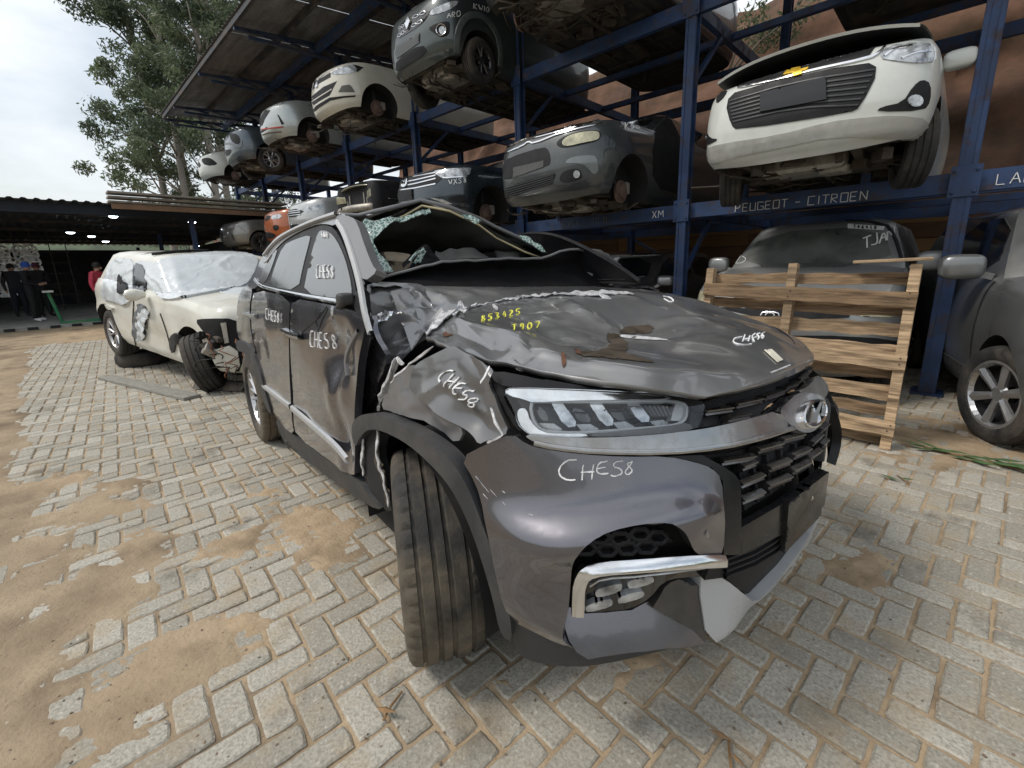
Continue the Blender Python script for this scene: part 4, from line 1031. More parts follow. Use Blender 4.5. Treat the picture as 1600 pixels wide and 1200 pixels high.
# ---- dark saloon with a barred grille
JB = paint('saloon_blue_grey', (.035, .048, .058), metal=.6, rough=.3, dirt=.25, dcol=(.16, .16, .15))
P = dict(W=1.80, L=4.7, fo=.88, wb=2.69, wr=.33, zb=.20, zf=0.95, zc=1.04, xw=-.45, H=1.46, cap=.62, pw=2.7, crown=.05, ra=.39)
c = Car('dark_saloon', 'blue grey saloon with three chrome grille bars and round emblem, middle tier', 'car', (-6.45, 5.22, 1.86), DOWN, gM)
shell(c, P, JB); underside(c, P, 3, 1.2); D = crop(500, 260, 5.517)
for s in (-1, 1): brake(c, 0, s*.74, .33)
c.lay('grille', D((595, 110), (650, 85), (970, 45), (1055, 105), (1000, 150), (800, 190), (590, 205)), BLKPL, off=.005, smooth=0)
for y0, y1, y2 in ((118, 82, 55), (150, 118, 78), (180, 150, 105), (205, 185, 150)): c.line('grille_bar', [D((595, y0), (760, y1+15), (1000, y2))], CHROME, w=.022)
c.lay('emblem', D(*[(730+33*cos(k*pi/8), 133+48*sin(k*pi/8)) for k in range(16)]), CHROME, off=.03, wall=.02, smooth=0, step=2)
c.line('emblem_mark', [D((708, 105), (722, 165), (731, 130), (740, 165), (752, 105))], BLKPL, w=.012, h=.004, off=.034)
c.lay('headlight', D((965, 45), (1060, 25), (1290, 10), (1305, 25), (1280, 85), (1100, 108), (1050, 100)), LENS, off=.008, smooth=1)
c.line('lamp_edge', [D((1060, 100), (1150, 95), (1270, 88))], CHROME, w=.016, off=.008)
c.lay('number_plate_blank', D((570, 225), (650, 215), (800, 195), (805, 290), (640, 310), (580, 325)), BLKPL, off=.02, smooth=0)
c.lay('fog_recess', D((1080, 275), (1240, 235), (1265, 290), (1280, 320), (1150, 315)), BLKPL, off=.006, smooth=1)
c.lay('fog_trim', D((950, 270), (1060, 285), (1140, 325), (1090, 325)), ALLOY, off=.012, smooth=0)
c.lay('lower_grille', D((590, 345), (760, 315), (900, 290), (960, 290), (1060, 340), (1270, 350), (1270, 362), (900, 345), (600, 360)), BLKPL, off=.006, smooth=1)
write(c, 'marker_lettering', 'VX58', *D((1110, 160))[0], 8, w=.012, slope=-.15)
# ---- stripped silver front end
SILV = paint('stripped_silver', (.33, .33, .31), metal=.6, dirt=.5)
P = dict(W=1.70, L=4.0, fo=.80, wb=2.5, wr=.30, zb=.20, zf=1.01, zc=1.06, xw=-.4, H=1.5, cap=.5, pw=3.2, crown=.05, prof=[(0, .36), (.3, .34), (.8, .32), (.93, .30), (1, .26)])
c = Car('stripped_front_end', 'car stripped of its bumper, yellowed headlamp and bare silver crash beam showing', 'car', (-8.95, 5.15, 1.95), DOWN, gM)
shell(c, P, BLKPL); underside(c, P, 4, 1.5)
rows = []
for j in range(8):
    t = j/7; rows.append([Vector((.62-(abs(y)/.8)**3*.22-t*1.0, y, .98+.06*(1-(y/.8)**2)+.02*t-.04*(1-t)**4)) for y in [-.80+1.6*i/16 for i in range(17)]])
hd = MB().grid(rows).build('bonnet', paint('olive_silver', (.26, .25, .18), metal=.5), c.root, True); md = hd.modifiers.new('t', 'SOLIDIFY'); md.thickness = .02
m = MB(); m.tube([Vector((.70-(abs(y)/.7)**2*.16, y, .56)) for y in [-.72+1.44*k/16 for k in range(17)]], .07, 8); m.build('crash_beam', CASTAL, c.root, True)
for s in (-1, 1):
    m = MB(); m.box((.42, s*.58, .80), (.26, .34, .22), Matrix.Rotation(s*-.35, 3, 'Z'), bev=.05); m.build('headlight', LENSY, c.root, True, 45)
    m = MB(); m.box((.35, s*.42, .62), (.3, .06, .3)); m.box((.48, s*.3, .70), (.05, .03, .34)); m.build('bracket', CASTAL, c.root)
    rows = [[Vector((.30-j*.1, s*(.80+.05*sin(k*.5)), .95-k*.08)) for k in range(5)] for j in range(8)]
    f = MB().grid(rows).build('wing', SILV, c.root, True); f.modifiers.new('t', 'SOLIDIFY').thickness = .015
rg = random.Random(8); m = MB()
for k in range(16):
    a = Vector((rg.uniform(.2, .5), rg.uniform(-.7, .7), rg.uniform(.4, .8))); b = a+Vector((rg.gauss(0, .1), rg.gauss(0, .2), rg.gauss(0, .1))); m.tube([a, b], rg.uniform(.008, .03), 6)
tag(m.build('engine_clutter', GREASE, c.root), kind='stuff')
# ---- silver hatch with crossbar grille
SV = paint('silver_white', (.46, .47, .47), metal=.4, dirt=.4)
P = dict(W=1.74, L=4.1, fo=.82, wb=2.55, wr=.31, zb=.2, zf=0.95, zc=1.06, xw=-.4, H=1.48, cap=.62, pw=2.7, crown=.05)
c = Car('silver_hatchback', 'silver white hatchback with slatted grille and emblem, squeezed beside an orange car', 'car', (-11.5, 5.15, 1.95), DOWN, gM)
shell(c, P, SV); underside(c, P, 5, 1.0); CQ = crop(330, 290, 8)
for s in (-1, 1): wheel(c, 0, s*.74, .31, .31, .2, 'double5')
c.lay('grille', CQ((890, 340), (920, 315), (1060, 290), (1165, 320), (1060, 390), (900, 410)), BLKPL, off=.005, smooth=0)
for y in (330, 355, 385): c.line('grille_bar', [CQ((892, y+8), (1000, y-8), (1120, y-25))], CHROME, w=.02)
c.lay('emblem', CQ(*[(957+17*cos(k*pi/6), 358+34*sin(k*pi/6)) for k in range(12)]), CHROME, off=.02, smooth=0, step=1.5)
c.lay('headlight', CQ((1120, 290), (1300, 240), (1420, 235), (1370, 290), (1290, 318), (1170, 335)), LENS, off=.006, smooth=1)
c.lay('lower_grille', CQ((890, 530), (1060, 475), (1110, 490), (1000, 555), (900, 580)), BLKPL, off=.006, smooth=1)
# ---- orange car
OR = paint('burnt_orange', (.36, .095, .03), metal=.1, dirt=.5, dcol=(.12, .09, .07))
P = dict(W=1.74, L=3.9, fo=.80, wb=2.5, wr=.31, zb=.2, zf=0.97, zc=1.06, xw=-.4, H=1.5, cap=.6, pw=2.6, crown=.05)
c = Car('orange_hatchback', 'burnt orange hatchback with black lower bumper on the middle tier', 'car', (-13.35, 5.15, 1.90), DOWN, gM)
shell(c, P, OR); underside(c, P, 6, 1.0)
for s in (-1, 1): wheel(c, 0, s*.74, .31, .31, .2, 'double5')
c.lay('grille', CQ((610, 430), (650, 380), (750, 370), (730, 425), (640, 460)), BLKPL, off=.005, smooth=1)
c.lay('emblem', CQ(*[(648+12*cos(k*pi/6), 402+28*sin(k*pi/6)) for k in range(12)]), CHROME, off=.016, smooth=0, step=1.5)
c.lay('headlight', CQ((745, 400), (780, 365), (880, 350), (880, 405), (770, 425)), LENS, off=.006, smooth=1)
c.lay('fog_recess', CQ((765, 510), (800, 490), (850, 500), (840, 555), (790, 570)), BLKPL, off=.006, smooth=1)
c.lay('lower_bumper', CQ((600, 590), (700, 575), (820, 610), (780, 660), (620, 665)), BLKPL, off=.006, smooth=1)
# ---- taupe saloon at the far end
TP = paint('taupe_grey', (.24, .235, .215), metal=.55, dirt=.35)
P = dict(W=1.74, L=4.5, fo=.84, wb=2.6, wr=.315, zb=.2, zf=0.89, zc=1.04, xw=-.45, H=1.46, cap=.72, pw=2.4, crown=.05)
c = Car('taupe_saloon', 'taupe grey saloon with sharp bumper crease at the far end of the middle tier', 'car', (-17.45, 5.1, 1.98), DOWN+.06, gM)
shell(c, P, TP); underside(c, P, 7, 1.0)
for s in (-1, 1): wheel(c, 0, s*.74, .315, .315, .2, 'double5', rim_mat=DALLOY)
c.lay('grille', CQ((100, 560), (120, 545), (150, 600), (145, 690), (115, 690)), BLKPL, off=.005, smooth=1)
c.lay('headlight', CQ((190, 530), (260, 490), (340, 480), (300, 510), (230, 535)), LENS, off=.006, smooth=1)
c.lay('bumper_slit', CQ((250, 600), (262, 605), (300, 690), (280, 680)), BLKPL, off=.005, smooth=0)
c.line('door_seam', [CQ((330, 500), (440, 580))], BLKPL, w=.01, h=.002)

# ---- top tier -------------------------------------------------------------
KW = paint('kwid_grey', (.055, .068, .068), metal=.45, rough=.4, dirt=.4, dcol=(.2, .19, .17)); KPL = mat('kwid_cladding', (.075, .09, .09), .55, var=.2, dirt=.35, dcol=(.2, .19, .17))
P = dict(W=1.60, L=3.7, fo=.72, wb=2.42, wr=.30, zb=.22, zf=1.04, zc=1.12, xw=-.36, H=1.50, cap=.50, pw=3.2, crown=.05, ra=.36)
c = Car('grey_city_car', 'dark grey city car with chain pattern grille and ringed fog lamp, top tier', 'car', (-6.22, 5.02, 3.98), DOWN, gU, (0, 0))
shell(c, P, KW); underside(c, P, 9, 2.0); E_ = crop(600, 0, 6.314)
for s in (-1, 1): wheel(c, 0, s*.70, .30, .30, .175, 'double5', rim_mat=DALLOY, steer=.10)
c.lay('grille', E_((125, 345), (150, 260), (240, 175), (460, 95), (440, 150), (370, 245), (140, 390)), GLOSSBLK, off=.005, smooth=1)
for a, b in (((285, 180), (420, 115)), ((275, 265), (380, 205)), ((140, 365), (210, 310)), ((150, 285), (205, 250))):
    for k in range(2):
        f0, f1 = (0, .5) if k == 0 else (.5, 1); p = (a[0]+(b[0]-a[0])*f0, a[1]+(b[1]-a[1])*f0); q = (a[0]+(b[0]-a[0])*f1, a[1]+(b[1]-a[1])*f1); mx_, my_ = (p[0]+q[0])/2, (p[1]+q[1])/2
        c.line('grille_link', [E_(p, (mx_-8, my_-16), q, (mx_+8, my_+16), p)], CHROME, w=.009)
c.lay('emblem', E_((245, 170), (272, 215), (240, 298), (218, 240)), CHROME, off=.03, wall=.02, smooth=0, step=2)
c.lay('headlight', E_((440, 160), (475, 90), (640, 20), (740, 5), (710, 60), (600, 120)), LENS, off=.006, smooth=1)
c.lay('number_plate_panel', E_((115, 530), (130, 455), (355, 330), (352, 420), (130, 580)), mat('kwid_panel', (.09, .10, .10), .5, var=.15), off=.010, smooth=0)
c.lay('lower_grille', E_((118, 720), (120, 590), (370, 430), (440, 515), (200, 660)), BLKPL, off=.006, smooth=1)
c.lay('fog_housing', E_((430, 280), (520, 230), (640, 205), (655, 260), (640, 350), (560, 370), (500, 330)), BLKPL, off=.005, smooth=1)
c.line('fog_ring', [E_(*[(568+46*cos(k*pi/8), 297+55*sin(k*pi/8)) for k in range(17)])], CHROME, w=.014, h=.02)
c.lay('fog_lamp', E_(*[(575+30*cos(k*pi/6), 300+40*sin(k*pi/6)) for k in range(12)]), LENS, off=.014, smooth=0, step=2)
c.line('arch_cladding', [E_((715, 520), (720, 330), (780, 190), (880, 140), (1000, 180), (1110, 330), (1150, 520), (1140, 660))], KPL, w=.09, h=.02)
write(c, 'marker_lettering', 'FARO', *E_((575, 185))[0], 8, w=.009, slope=-.15); write(c, 'marker_lettering', 'KWI0', *E_((885, 85))[0], 8, w=.009, slope=.25)
# ---- white saloon hatch, no wheel
P = dict(W=1.75, L=4.05, fo=.80, wb=2.55, wr=.31, zb=.2, zf=0.93, zc=1.05, xw=-.38, H=1.47, cap=.68, pw=2.5, crown=.05, ra=.37)
c = Car('cream_hatchback', 'cream white hatchback with round emblem, front wheel missing and rusty disc showing, top tier', 'car', (-9.25, 5.05, 4.06), DOWN, gU)
shell(c, P, WHITE2); underside(c, P, 10, 1.6); B = crop(470, 80, 8.421)
for s in (-1, 1): brake(c, 0, s*.74, .31)
c.lay('headlight', B((385, 315), (420, 245), (600, 190), (700, 175), (825, 215), (745, 275), (600, 300)), LENS, off=.006, smooth=1)
c.lay('headlight_tip', B((690, 180), (740, 190), (825, 215), (740, 280), (735, 230)), BLKPL, off=.009, smooth=0)
c.lay('grille', B((130, 500), (200, 400), (390, 280), (395, 340), (240, 425), (140, 530)), BLKPL, off=.005, smooth=0)
c.line('grille_bar', [B((235, 370), (330, 295), (420, 240))], CHROME, w=.012, off=.004)
c.lay('emblem', B(*[(207+24*cos(k*pi/6), 430+55*sin(k*pi/6)) for k in range(12)]), CHROME, off=.02, smooth=0, step=2)
c.lay('lower_grille', B((105, 690), (150, 590), (300, 470), (475, 395), (430, 480), (380, 580), (240, 660), (110, 760)), BLKPL, off=.005, smooth=0)
c.line('grille_bar', [B((110, 690), (260, 590), (410, 500))], WHITE2, w=.02, off=.004)
c.lay('bumper_slit', B((120, 830), (200, 720), (380, 610), (560, 590), (720, 580), (715, 602), (560, 615), (390, 650), (240, 745), (130, 850)), BLKPL, off=.006, smooth=0)
c.lay('fog_recess', B((495, 540), (540, 455), (640, 440), (670, 465), (715, 540)), mat('recess_grey', (.11, .11, .10), .6), off=.006, smooth=0)
# ---- silver hatch with red pinstripe
HB = paint('pale_silver', (.42, .45, .44), metal=.5, dirt=.3)
P = dict(W=1.72, L=4.0, fo=.82, wb=2.53, wr=.31, zb=.2, zf=0.92, zc=1.06, xw=-.38, H=1.47, cap=.70, pw=2.4, crown=.05, ra=.37)
c = Car('pale_silver_hatchback', 'pale silver hatchback with red pinstripe along its bumper, top tier', 'car', (-12.3, 5.05, 4.17), DOWN, gU)
shell(c, P, HB); underside(c, P, 11, 1.8); A = crop(290, 140, 8)
for s in (-1, 1): brake(c, 0, s*.74, .31)
c.lay('grille', A((860, 345), (880, 300), (950, 250), (1060, 260), (990, 370), (960, 450), (880, 490)), BLKPL, off=.005, smooth=0)
c.lay('emblem', A(*[(890+18*cos(k*pi/6), 338+36*sin(k*pi/6)) for k in range(12)]), CHROME, off=.02, smooth=0, step=1.5)
c.lay('number_plate', A((862, 400), (930, 365), (928, 430), (870, 465)), mat('plate_white', (.45, .46, .44), .5), off=.014, smooth=0)
c.lay('headlight', A((985, 225), (1060, 165), (1200, 130), (1265, 140), (1200, 195), (1080, 210)), LENS, off=.006, smooth=1)
c.lay('bumper_slit', A((1145, 310), (1165, 320), (1235, 430), (1200, 440)), BLKPL, off=.006, smooth=0)
c.line('pinstripe', [A((900, 510), (1000, 490), (1220, 465))], mat('stripe_red', (.42, .05, .04), .5), w=.03)
c.line('bumper_slit', [A((875, 580), (960, 520), (1020, 480))], BLKPL, w=.05, h=.004)
c.line('bumper_slit', [A((885, 625), (960, 565), (1060, 535), (1200, 530))], mat('brown_trim', (.10, .07, .05), .6), w=.03, h=.004)
# ---- blue grey compact SUV
GB = paint('slate_blue', (.085, .105, .125), metal=.55, dirt=.3)
P = dict(W=1.76, L=4.2, fo=.84, wb=2.6, wr=.335, zb=.22, zf=1.04, zc=1.14, xw=-.4, H=1.55, cap=.60, pw=2.7, crown=.05, ra=.39)
c = Car('slate_blue_crossover', 'slate blue crossover with stacked lamps and alloy wheel at the top tier corner', 'car', (-15.25, 5.05, 4.12), DOWN, gU)
shell(c, P, GB); underside(c, P, 12, 1.6)
for s in (-1, 1): wheel(c, 0, s*.75, .32, .335, .21, 'double5', steer=-.1)
c.lay('grille', A((435, 560), (450, 510), (500, 480), (515, 560), (480, 620), (450, 640)), BLKPL, off=.005, smooth=1)
c.line('grille_bar', [A((440, 570), (510, 520)), A((440, 600), (500, 560))], CHROME, w=.014)
c.lay('headlight', A((480, 490), (560, 455), (740, 455), (700, 490), (560, 520)), mat('lens_blue', (.22, .28, .33), .15, metal=.4, coat=.6), off=.006, smooth=1)
c.lay('lamp_housing', A((545, 545), (660, 555), (690, 660), (640, 690), (570, 640)), BLKPL, off=.006, smooth=1)
c.line('bumper_trim', [A((470, 680), (560, 670), (640, 720), (700, 720), (700, 640))], mat('trim_grey', (.16, .18, .19), .5), w=.05)
c.lay('lower_grille', A((460, 800), (480, 760), (580, 740), (560, 810), (500, 850)), BLKPL, off=.006, smooth=1)
# ---- white car at the far end
P = dict(W=1.74, L=4.2, fo=.86, wb=2.6, wr=.31, zb=.22, zf=0.91, zc=1.06, xw=-.38, H=1.46, cap=.70, pw=2.3, crown=.05)
c = Car('white_saloon', 'white saloon nose with black lamp cut-out at the far end of the top tier', 'car', (-18.75, 5.1, 4.22), DOWN, gU)
shell(c, P, WHITE); underside(c, P, 13, 1.2)
for s in (-1, 1): brake(c, 0, s*.74, .31)
c.lay('fog_recess', A((190, 880), (240, 850), (310, 855), (360, 890), (410, 940), (250, 955)), BLKPL, off=.006, smooth=1)
c.lay('lower_grille', A((95, 960), (130, 900), (170, 900), (195, 950), (160, 990), (110, 1010)), BLKPL, off=.006, smooth=1)
c.lay('headlight', A((110, 800), (150, 760), (220, 735), (200, 765), (140, 790)), LENS, off=.006, smooth=1)
# ---- two dark cars whose undersides show at the top of the picture
DK = paint('black_car', (.02, .022, .024), metal=.3, dirt=.5, dcol=(.10, .08, .06))
for nm, lb, X, sd, yy in (('black_hatchback', 'black car seen from below on the top tier, right of the grey city car', -3.85, 14, 4.95), ('dark_pickup', 'dark car high on the top tier above the white hatchback, only its underside in view', -.75, 15, 5.15)):
    P = dict(W=1.78, L=4.4, fo=.84, wb=2.6, wr=.33, zb=.22, zf=0.99, zc=1.11, xw=-.4, H=1.5, cap=.6, pw=2.7, crown=.05, ra=.39)
    c = Car(nm, lb, 'car', (X, yy, 4.15), DOWN, gU); shell(c, P, DK); underside(c, P, sd, 3.0)
    for s in (-1, 1): brake(c, 0, s*.75, .33)
# ================================================================== the crashed SUV in front
HL, HH = (-1.152, 1.6025, 0.0), -.1124
hero = Car('crashed_suv', 'dark grey crashed SUV with buckled bonnet and broken windscreen parked on the block paving', 'car', HL, HH)
HP = paint('gunmetal', (.15, .147, .165), metal=.85, rough=.27, coat=1.0, dirt=.16, dcol=(.22, .20, .17))
HPD = paint('gunmetal_dusty', (.21, .21, .212), metal=.55, rough=.33, coat=.8, dirt=.6, dcol=(.30, .28, .24))
HPX = paint('gunmetal_bare', (.19, .19, .195), metal=.4, rough=.42, coat=.3, dirt=.5, dcol=(.22, .20, .17))
TRIM = mat('textured_black_trim', (.032, .034, .037), .55, var=.25, dirt=.35, dcol=(.15, .13, .11), ds=4, bump=.2, bs=250)
CHROMEB = mat('grimy_chrome', (.42, .42, .42), .24, metal=.9, var=.15, dirt=.55, dcol=(.17, .145, .10), ds=5)
SATIN = mat('satin_silver', (.46, .47, .48), .38, metal=.25, var=.08, dirt=.4, dcol=(.30, .28, .24))
LEDW = mat('led_guide', (.80, .82, .84), .2, var=.05, coat=.5)
TORN = mat('torn_paint_edge', (.55, .55, .56), .5, metal=.2, var=.5, vs=25, dirt=.5, dcol=(.12, .11, .10), ds=20)
def table(pts, s=.05):
    out = []
    for k in range(2001):
        z = k*.001; a = 0; w = 0
        for j in (-2, -1, 0, 1, 2):
            q = z+j*s*.5; g = (1, .8, .35)[abs(j)]
            for (a0, b0), (a1, b1) in zip(pts[:-1], pts[1:]):
                if a0 <= q <= a1 or (q < pts[0][0] and a0 == pts[0][0]) or (q > pts[-1][0] and a1 == pts[-1][0]):
                    f = min(1.2, max(-.2, (q-a0)/(a1-a0))); a += g*(b0+(b1-b0)*f); w += g; break
        out.append(a/w)
    return out
WT = table([(0, .84), (.2, .865), (.3, .885), (.45, .915), (.66, .934), (.74, .93), (.9, .915), (1.08, .90), (1.2, .885), (1.7, .66), (2.0, .52)])
XT = table([(0, .76), (.18, .80), (.3, .87), (.5, .90), (.64, .93), (.70, .935), (.76, .92), (.87, .872), (.97, .825), (1.07, .755), (1.15, .60), (2.0, .1)])
def tb(T, z): i = min(1999, max(0, z*1000)); k = int(i); return T[k]+(T[min(2000, k+1)]-T[k])*(i-k)
def Fi(x, y, z):
    a = abs(y)/tb(WT, z)
    if x > .2: return a**2.8 + ((x-.2)/max(.05, tb(XT, z)-.2))**2.8 - 1
    if x < -3.0: return a**3 + ((-3.0-x)/.80)**3 - 1
    return a-1
def hpx(u, v, off=0.0):
    d = hero.R @ ray(u, v); o = hero.co; t = .55; st = .045
    while t < 5.6:
        if Fi(o.x+d.x*t, o.y+d.y*t, o.z+d.z*t) < 0:
            a, b = t-st, t
            for _ in range(16):
                m_ = (a+b)/2
                if Fi(o.x+d.x*m_, o.y+d.y*m_, o.z+d.z*m_) < 0: b = m_
                else: a = m_
            p = o + d*b; e = 1e-3; f0 = Fi(*p)
            n = Vector((Fi(p.x+e, p.y, p.z)-f0, Fi(p.x, p.y+e, p.z)-f0, Fi(p.x, p.y, p.z+e)-f0)).normalized(); return p, n
        t += st
    return None
def hx(u, v, x):
    d = hero.R @ ray(u, v); return hero.co + d*((x-hero.co.x)/d.x)
def hy(u, v, y):
    d = hero.R @ ray(u, v); return hero.co + d*((y-hero.co.y)/d.y)
def hz(u, v, z):
    d = hero.R @ ray(u, v); return hero.co + d*((z-hero.co.z)/d.z)
def hl(name, poly, m, off=.0, wall=.02, step=5, parent=None, mirror=False, **k):
    o = laid(name, poly, hpx, m, parent or hero.root, off, wall, step, **k)
    if mirror and o:
        me = o.data.copy()
        for v in me.vertices: v.co.y = -v.co.y; v.co.x -= .30*max(0, (v.co.y-.30)/.6)**2 if v.co.x > .2 else 0
        me.flip_normals(); q = bpy.data.objects.new(name, me); COL.objects.link(q); q.parent = parent or hero.root
    return o
def hs(name, lines, m, w=.01, h=.004, off=0, parent=None, **k): return strip(name, lines, hpx, m, parent or hero.root, w, h, 3, off, **k)
C1 = crop(540, 300, 2); C2 = crop(700, 550, 2.4); C3 = crop(340, 320, 3); CH = crop(750, 580, 4.2105); CF = crop(560, 420, 4.287); CGR = crop(1070, 540, 6); CFG = crop(860, 770, 4.137); CHO = crop(800, 430, 3.2); C8 = crop(550, 310, 3.5556)
# ---- dark inner shell so that no light leaks between panels
m = MB(); m.box((-1.9, 0, .40), (3.3, 1.60, .34)); m.box((.25, 0, .62), (.62, 1.0, .62)); m.build('inner_structure', ARCH, hero.root)
m = MB(); m.box((-1.6, .84, .75), (2.5, .03, .75)); m.box((-1.6, -.80, .72), (2.5, .03, .65)); m.box((-3.2, 0, .7), (.03, 1.4, .6)); m.build('inner_panels', ARCH, hero.root)
hl('bumper_core', [(752, 730), (900, 726), (1100, 735), (1290, 668), (1284, 800), (1180, 945), (1080, 985), (960, 1012), (860, 1012), (815, 985)], ARCH, -.075, .01, 9, smooth=0)
# ---- bumper skin, fog opening left out
def bump_disp(p):
    k = sstep(-.45, -.62, p.y)*sstep(-.93, -.86, p.y) if p.y < 0 else 0
    d = .030*exp(-((p.z-.735)/.05)**2)*k
    e = math.hypot((p.x-.80)/.10 if False else (p.y+.62)/.24, (p.z-.60)/.16)      # lip swelling round the fog opening
    return d + .022*exp(-((e-1.12)/.22)**2)*sstep(-.45, -.56, p.y)
hl('bumper', [(719, 715), (760, 694), (800, 677), (822, 694), (850, 702), (908, 710), (975, 714), (1042, 713), (1085, 722), (1112, 731), (1128, 748), (1131, 800), (1131, 868), (1112, 873), (1094, 868), (1078, 855), (1066, 838), (1052, 820), (1030, 809), (990, 812), (950, 820), (920, 832), (902, 852), (894, 878), (891, 920), (888, 955), (880, 975), (882, 995), (900, 1010), (868, 1000), (840, 985), (800, 967), (790, 925), (778, 870), (762, 805), (742, 752)], HP, 0, .03, 4.5, mirror=True, smooth=1, disp=bump_disp)
hl('bumper_lower', [(796, 968), (840, 986), (870, 1001), (905, 1014), (985, 1010), (1060, 996), (1092, 989), (1078, 1006), (1040, 1018), (992, 1030), (945, 1040), (900, 1045), (850, 1041), (812, 1029), (803, 1010)], TRIM, -.004, .03, 6, mirror=True, smooth=1)
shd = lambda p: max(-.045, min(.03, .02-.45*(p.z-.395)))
hl('bumper_shelf', CFG((75, 880), (92, 850), (115, 832), (200, 862), (380, 858), (560, 840), (690, 795), (800, 828), (900, 862), (946, 906), (760, 945), (600, 975), (400, 1000), (240, 1015), (170, 990), (120, 950)), HP, .002, .03, 4, mirror=True, smooth=0, disp=lambda p: max(-.06, min(.03, .024-.70*(p.z-.395))))
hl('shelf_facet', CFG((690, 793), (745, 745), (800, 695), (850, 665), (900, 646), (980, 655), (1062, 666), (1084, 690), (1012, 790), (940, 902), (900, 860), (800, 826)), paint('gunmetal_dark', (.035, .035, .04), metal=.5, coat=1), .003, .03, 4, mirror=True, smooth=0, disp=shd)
hl('fog_bezel', CFG((135, 800), (150, 520), (330, 560), (700, 520), (1115, 480), (1230, 520), (1150, 600), (900, 620), (780, 650), (690, 760), (560, 830), (380, 850), (220, 855), (140, 830)), GLOSSBLK, -.035, .01, 6, mirror=True, smooth=1)
hl('intake_mesh_back', CFG((135, 470), (150, 400), (220, 290), (300, 245), (520, 195), (680, 205), (780, 270), (860, 370), (920, 400), (600, 445)), BLKPL, -.05, .01, 6, mirror=True, smooth=1)
for cx, cy in ((330, 320), (470, 330), (610, 300), (730, 320), (230, 400), (380, 410), (520, 400), (650, 390)):
    hs('intake_honeycomb', [CFG(*[(cx+72*cos(k*pi/3)*1.0, cy+46*sin(k*pi/3)) for k in range(7)])], BLKPL, .012, .014, -.035, smooth=0)
hl('intake_fin', CFG((370, 235), (520, 190), (780, 165), (795, 180), (730, 218), (560, 205)), HPX, -.012, .02, 4, smooth=1)
strip('fog_chrome', [CFG((178, 795), (180, 700), (188, 590), (225, 520), (330, 490), (560, 475), (850, 450), (1105, 440))], lambda u, v: (lambda h: (h[0], (h[1]+Vector((0, 0, .75))).normalized()))(hpx(u, v)), CHROME, hero.root, .034, .026, 3, -.004)
hs('chrome_ridge', [CFG((255, 590), (330, 540), (600, 525), (1110, 455))], CHROMEB, .006, .008, .002)
for q in (((290, 690), (320, 660), (470, 625), (480, 640), (470, 680), (310, 725)), ((510, 630), (530, 608), (670, 580), (695, 595), (690, 625), (530, 670)), ((445, 735), (470, 710), (610, 675), (632, 690), (620, 720), (460, 765)), ((228, 790), (250, 765), (395, 725), (418, 745), (405, 780), (245, 818))):
    hl('fog_lamp', CFG(*q), LENS, -.018, .03, 4, mirror=True, smooth=1)
# ---- silver skid plate, lower grille, plate panel, grille
hl('skid_plate', [(1106, 919), (1125, 912), (1142, 912), (1158, 925), (1175, 940), (1200, 917), (1225, 887), (1258, 842), (1277, 800), (1274, 822), (1267, 845), (1237, 886), (1192, 930), (1142, 963), (1088, 993)], SATIN, .004, .05, 4, smooth=1, disp=lambda p: .004+shd(p)*sstep(-.22, -.42, p.y))
hl('lower_grille', [(1128, 872), (1162, 866), (1225, 835), (1283, 780), (1277, 800), (1258, 842), (1225, 887), (1178, 936), (1160, 925), (1142, 911), (1110, 916)], BLKPL, -.02, .02, 5, smooth=0)
for k in range(4): hs('grille_slat', [[(1140, 880+k*9), (1200, 856+k*9), (1262, 805+k*9)]], BLKPL, .010, .01, -.018)
SATBLK = mat('satin_black_panel', (.012, .012, .013), .22, var=.2, dirt=.12, dcol=(.10, .09, .075), ds=3, spec=.3)
hl('plate_panel', [(1160, 826), (1225, 788), (1291, 735), (1286, 780), (1225, 836), (1162, 868)], SATBLK, -.004, .02, 5, smooth=0)
hl('number_plate_holder', [(1228, 784), (1291, 736), (1283, 800), (1222, 862)], mat('plate_holder_black', (.014, .014, .015), .25, dirt=.25, dcol=(.12, .10, .07), ds=3, spec=.35), .008, .02, 4, smooth=0)
o = hs('holder_bolt', [[(1256, 774), (1258, 774)]], CHROME, .016, .01, .012, smooth=0)
hl('bumper_pillar', [(1042, 713), (1098, 711), (1130, 728), (1150, 742), (1159, 756), (1160, 868), (1132, 868), (1131, 752), (1114, 731), (1085, 721)], SATBLK, -.002, .03, 4, mirror=True, smooth=0)
GMESH = mat('grille_mesh_black', (.016, .016, .017), .6, var=.3, bump=.6, bs=90)
hl('grille_back', [(1105, 712), (1160, 706), (1200, 695), (1240, 672), (1285, 640), (1303, 650), (1301, 700), (1292, 735), (1225, 786), (1160, 826), (1158, 752), (1140, 733)], GMESH, -.045, .02, 5, smooth=0)
hl('upper_grille_back', [(1088, 668), (1094, 640), (1108, 624), (1190, 598), (1272, 563), (1278, 580), (1262, 600), (1240, 612), (1213, 632), (1200, 648), (1150, 660)], GMESH, -.03, .02, 5, smooth=0)
DASH = [((205, 625), (460, 590)), ((495, 560), (740, 505)), ((760, 490), (950, 425)), ((960, 395), (1080, 345)), ((1080, 325), (1165, 270)), ((1150, 240), (1200, 215)), ((420, 690), (620, 650)),
        ((360, 1095), (670, 1045)), ((700, 985), (930, 925)), ((930, 890), (1130, 840)), ((1030, 1045), (1190, 975)), ((800, 1155), (1000, 1080)), ((1210, 920), (1300, 840)), ((1180, 1060), (1290, 985)), ((1020, 1180), (1190, 1100)), ((1250, 690), (1300, 640)), ((1290, 800), (1355, 740)), ((1300, 940), (1350, 890)), ((1260, 570), (1300, 620))]
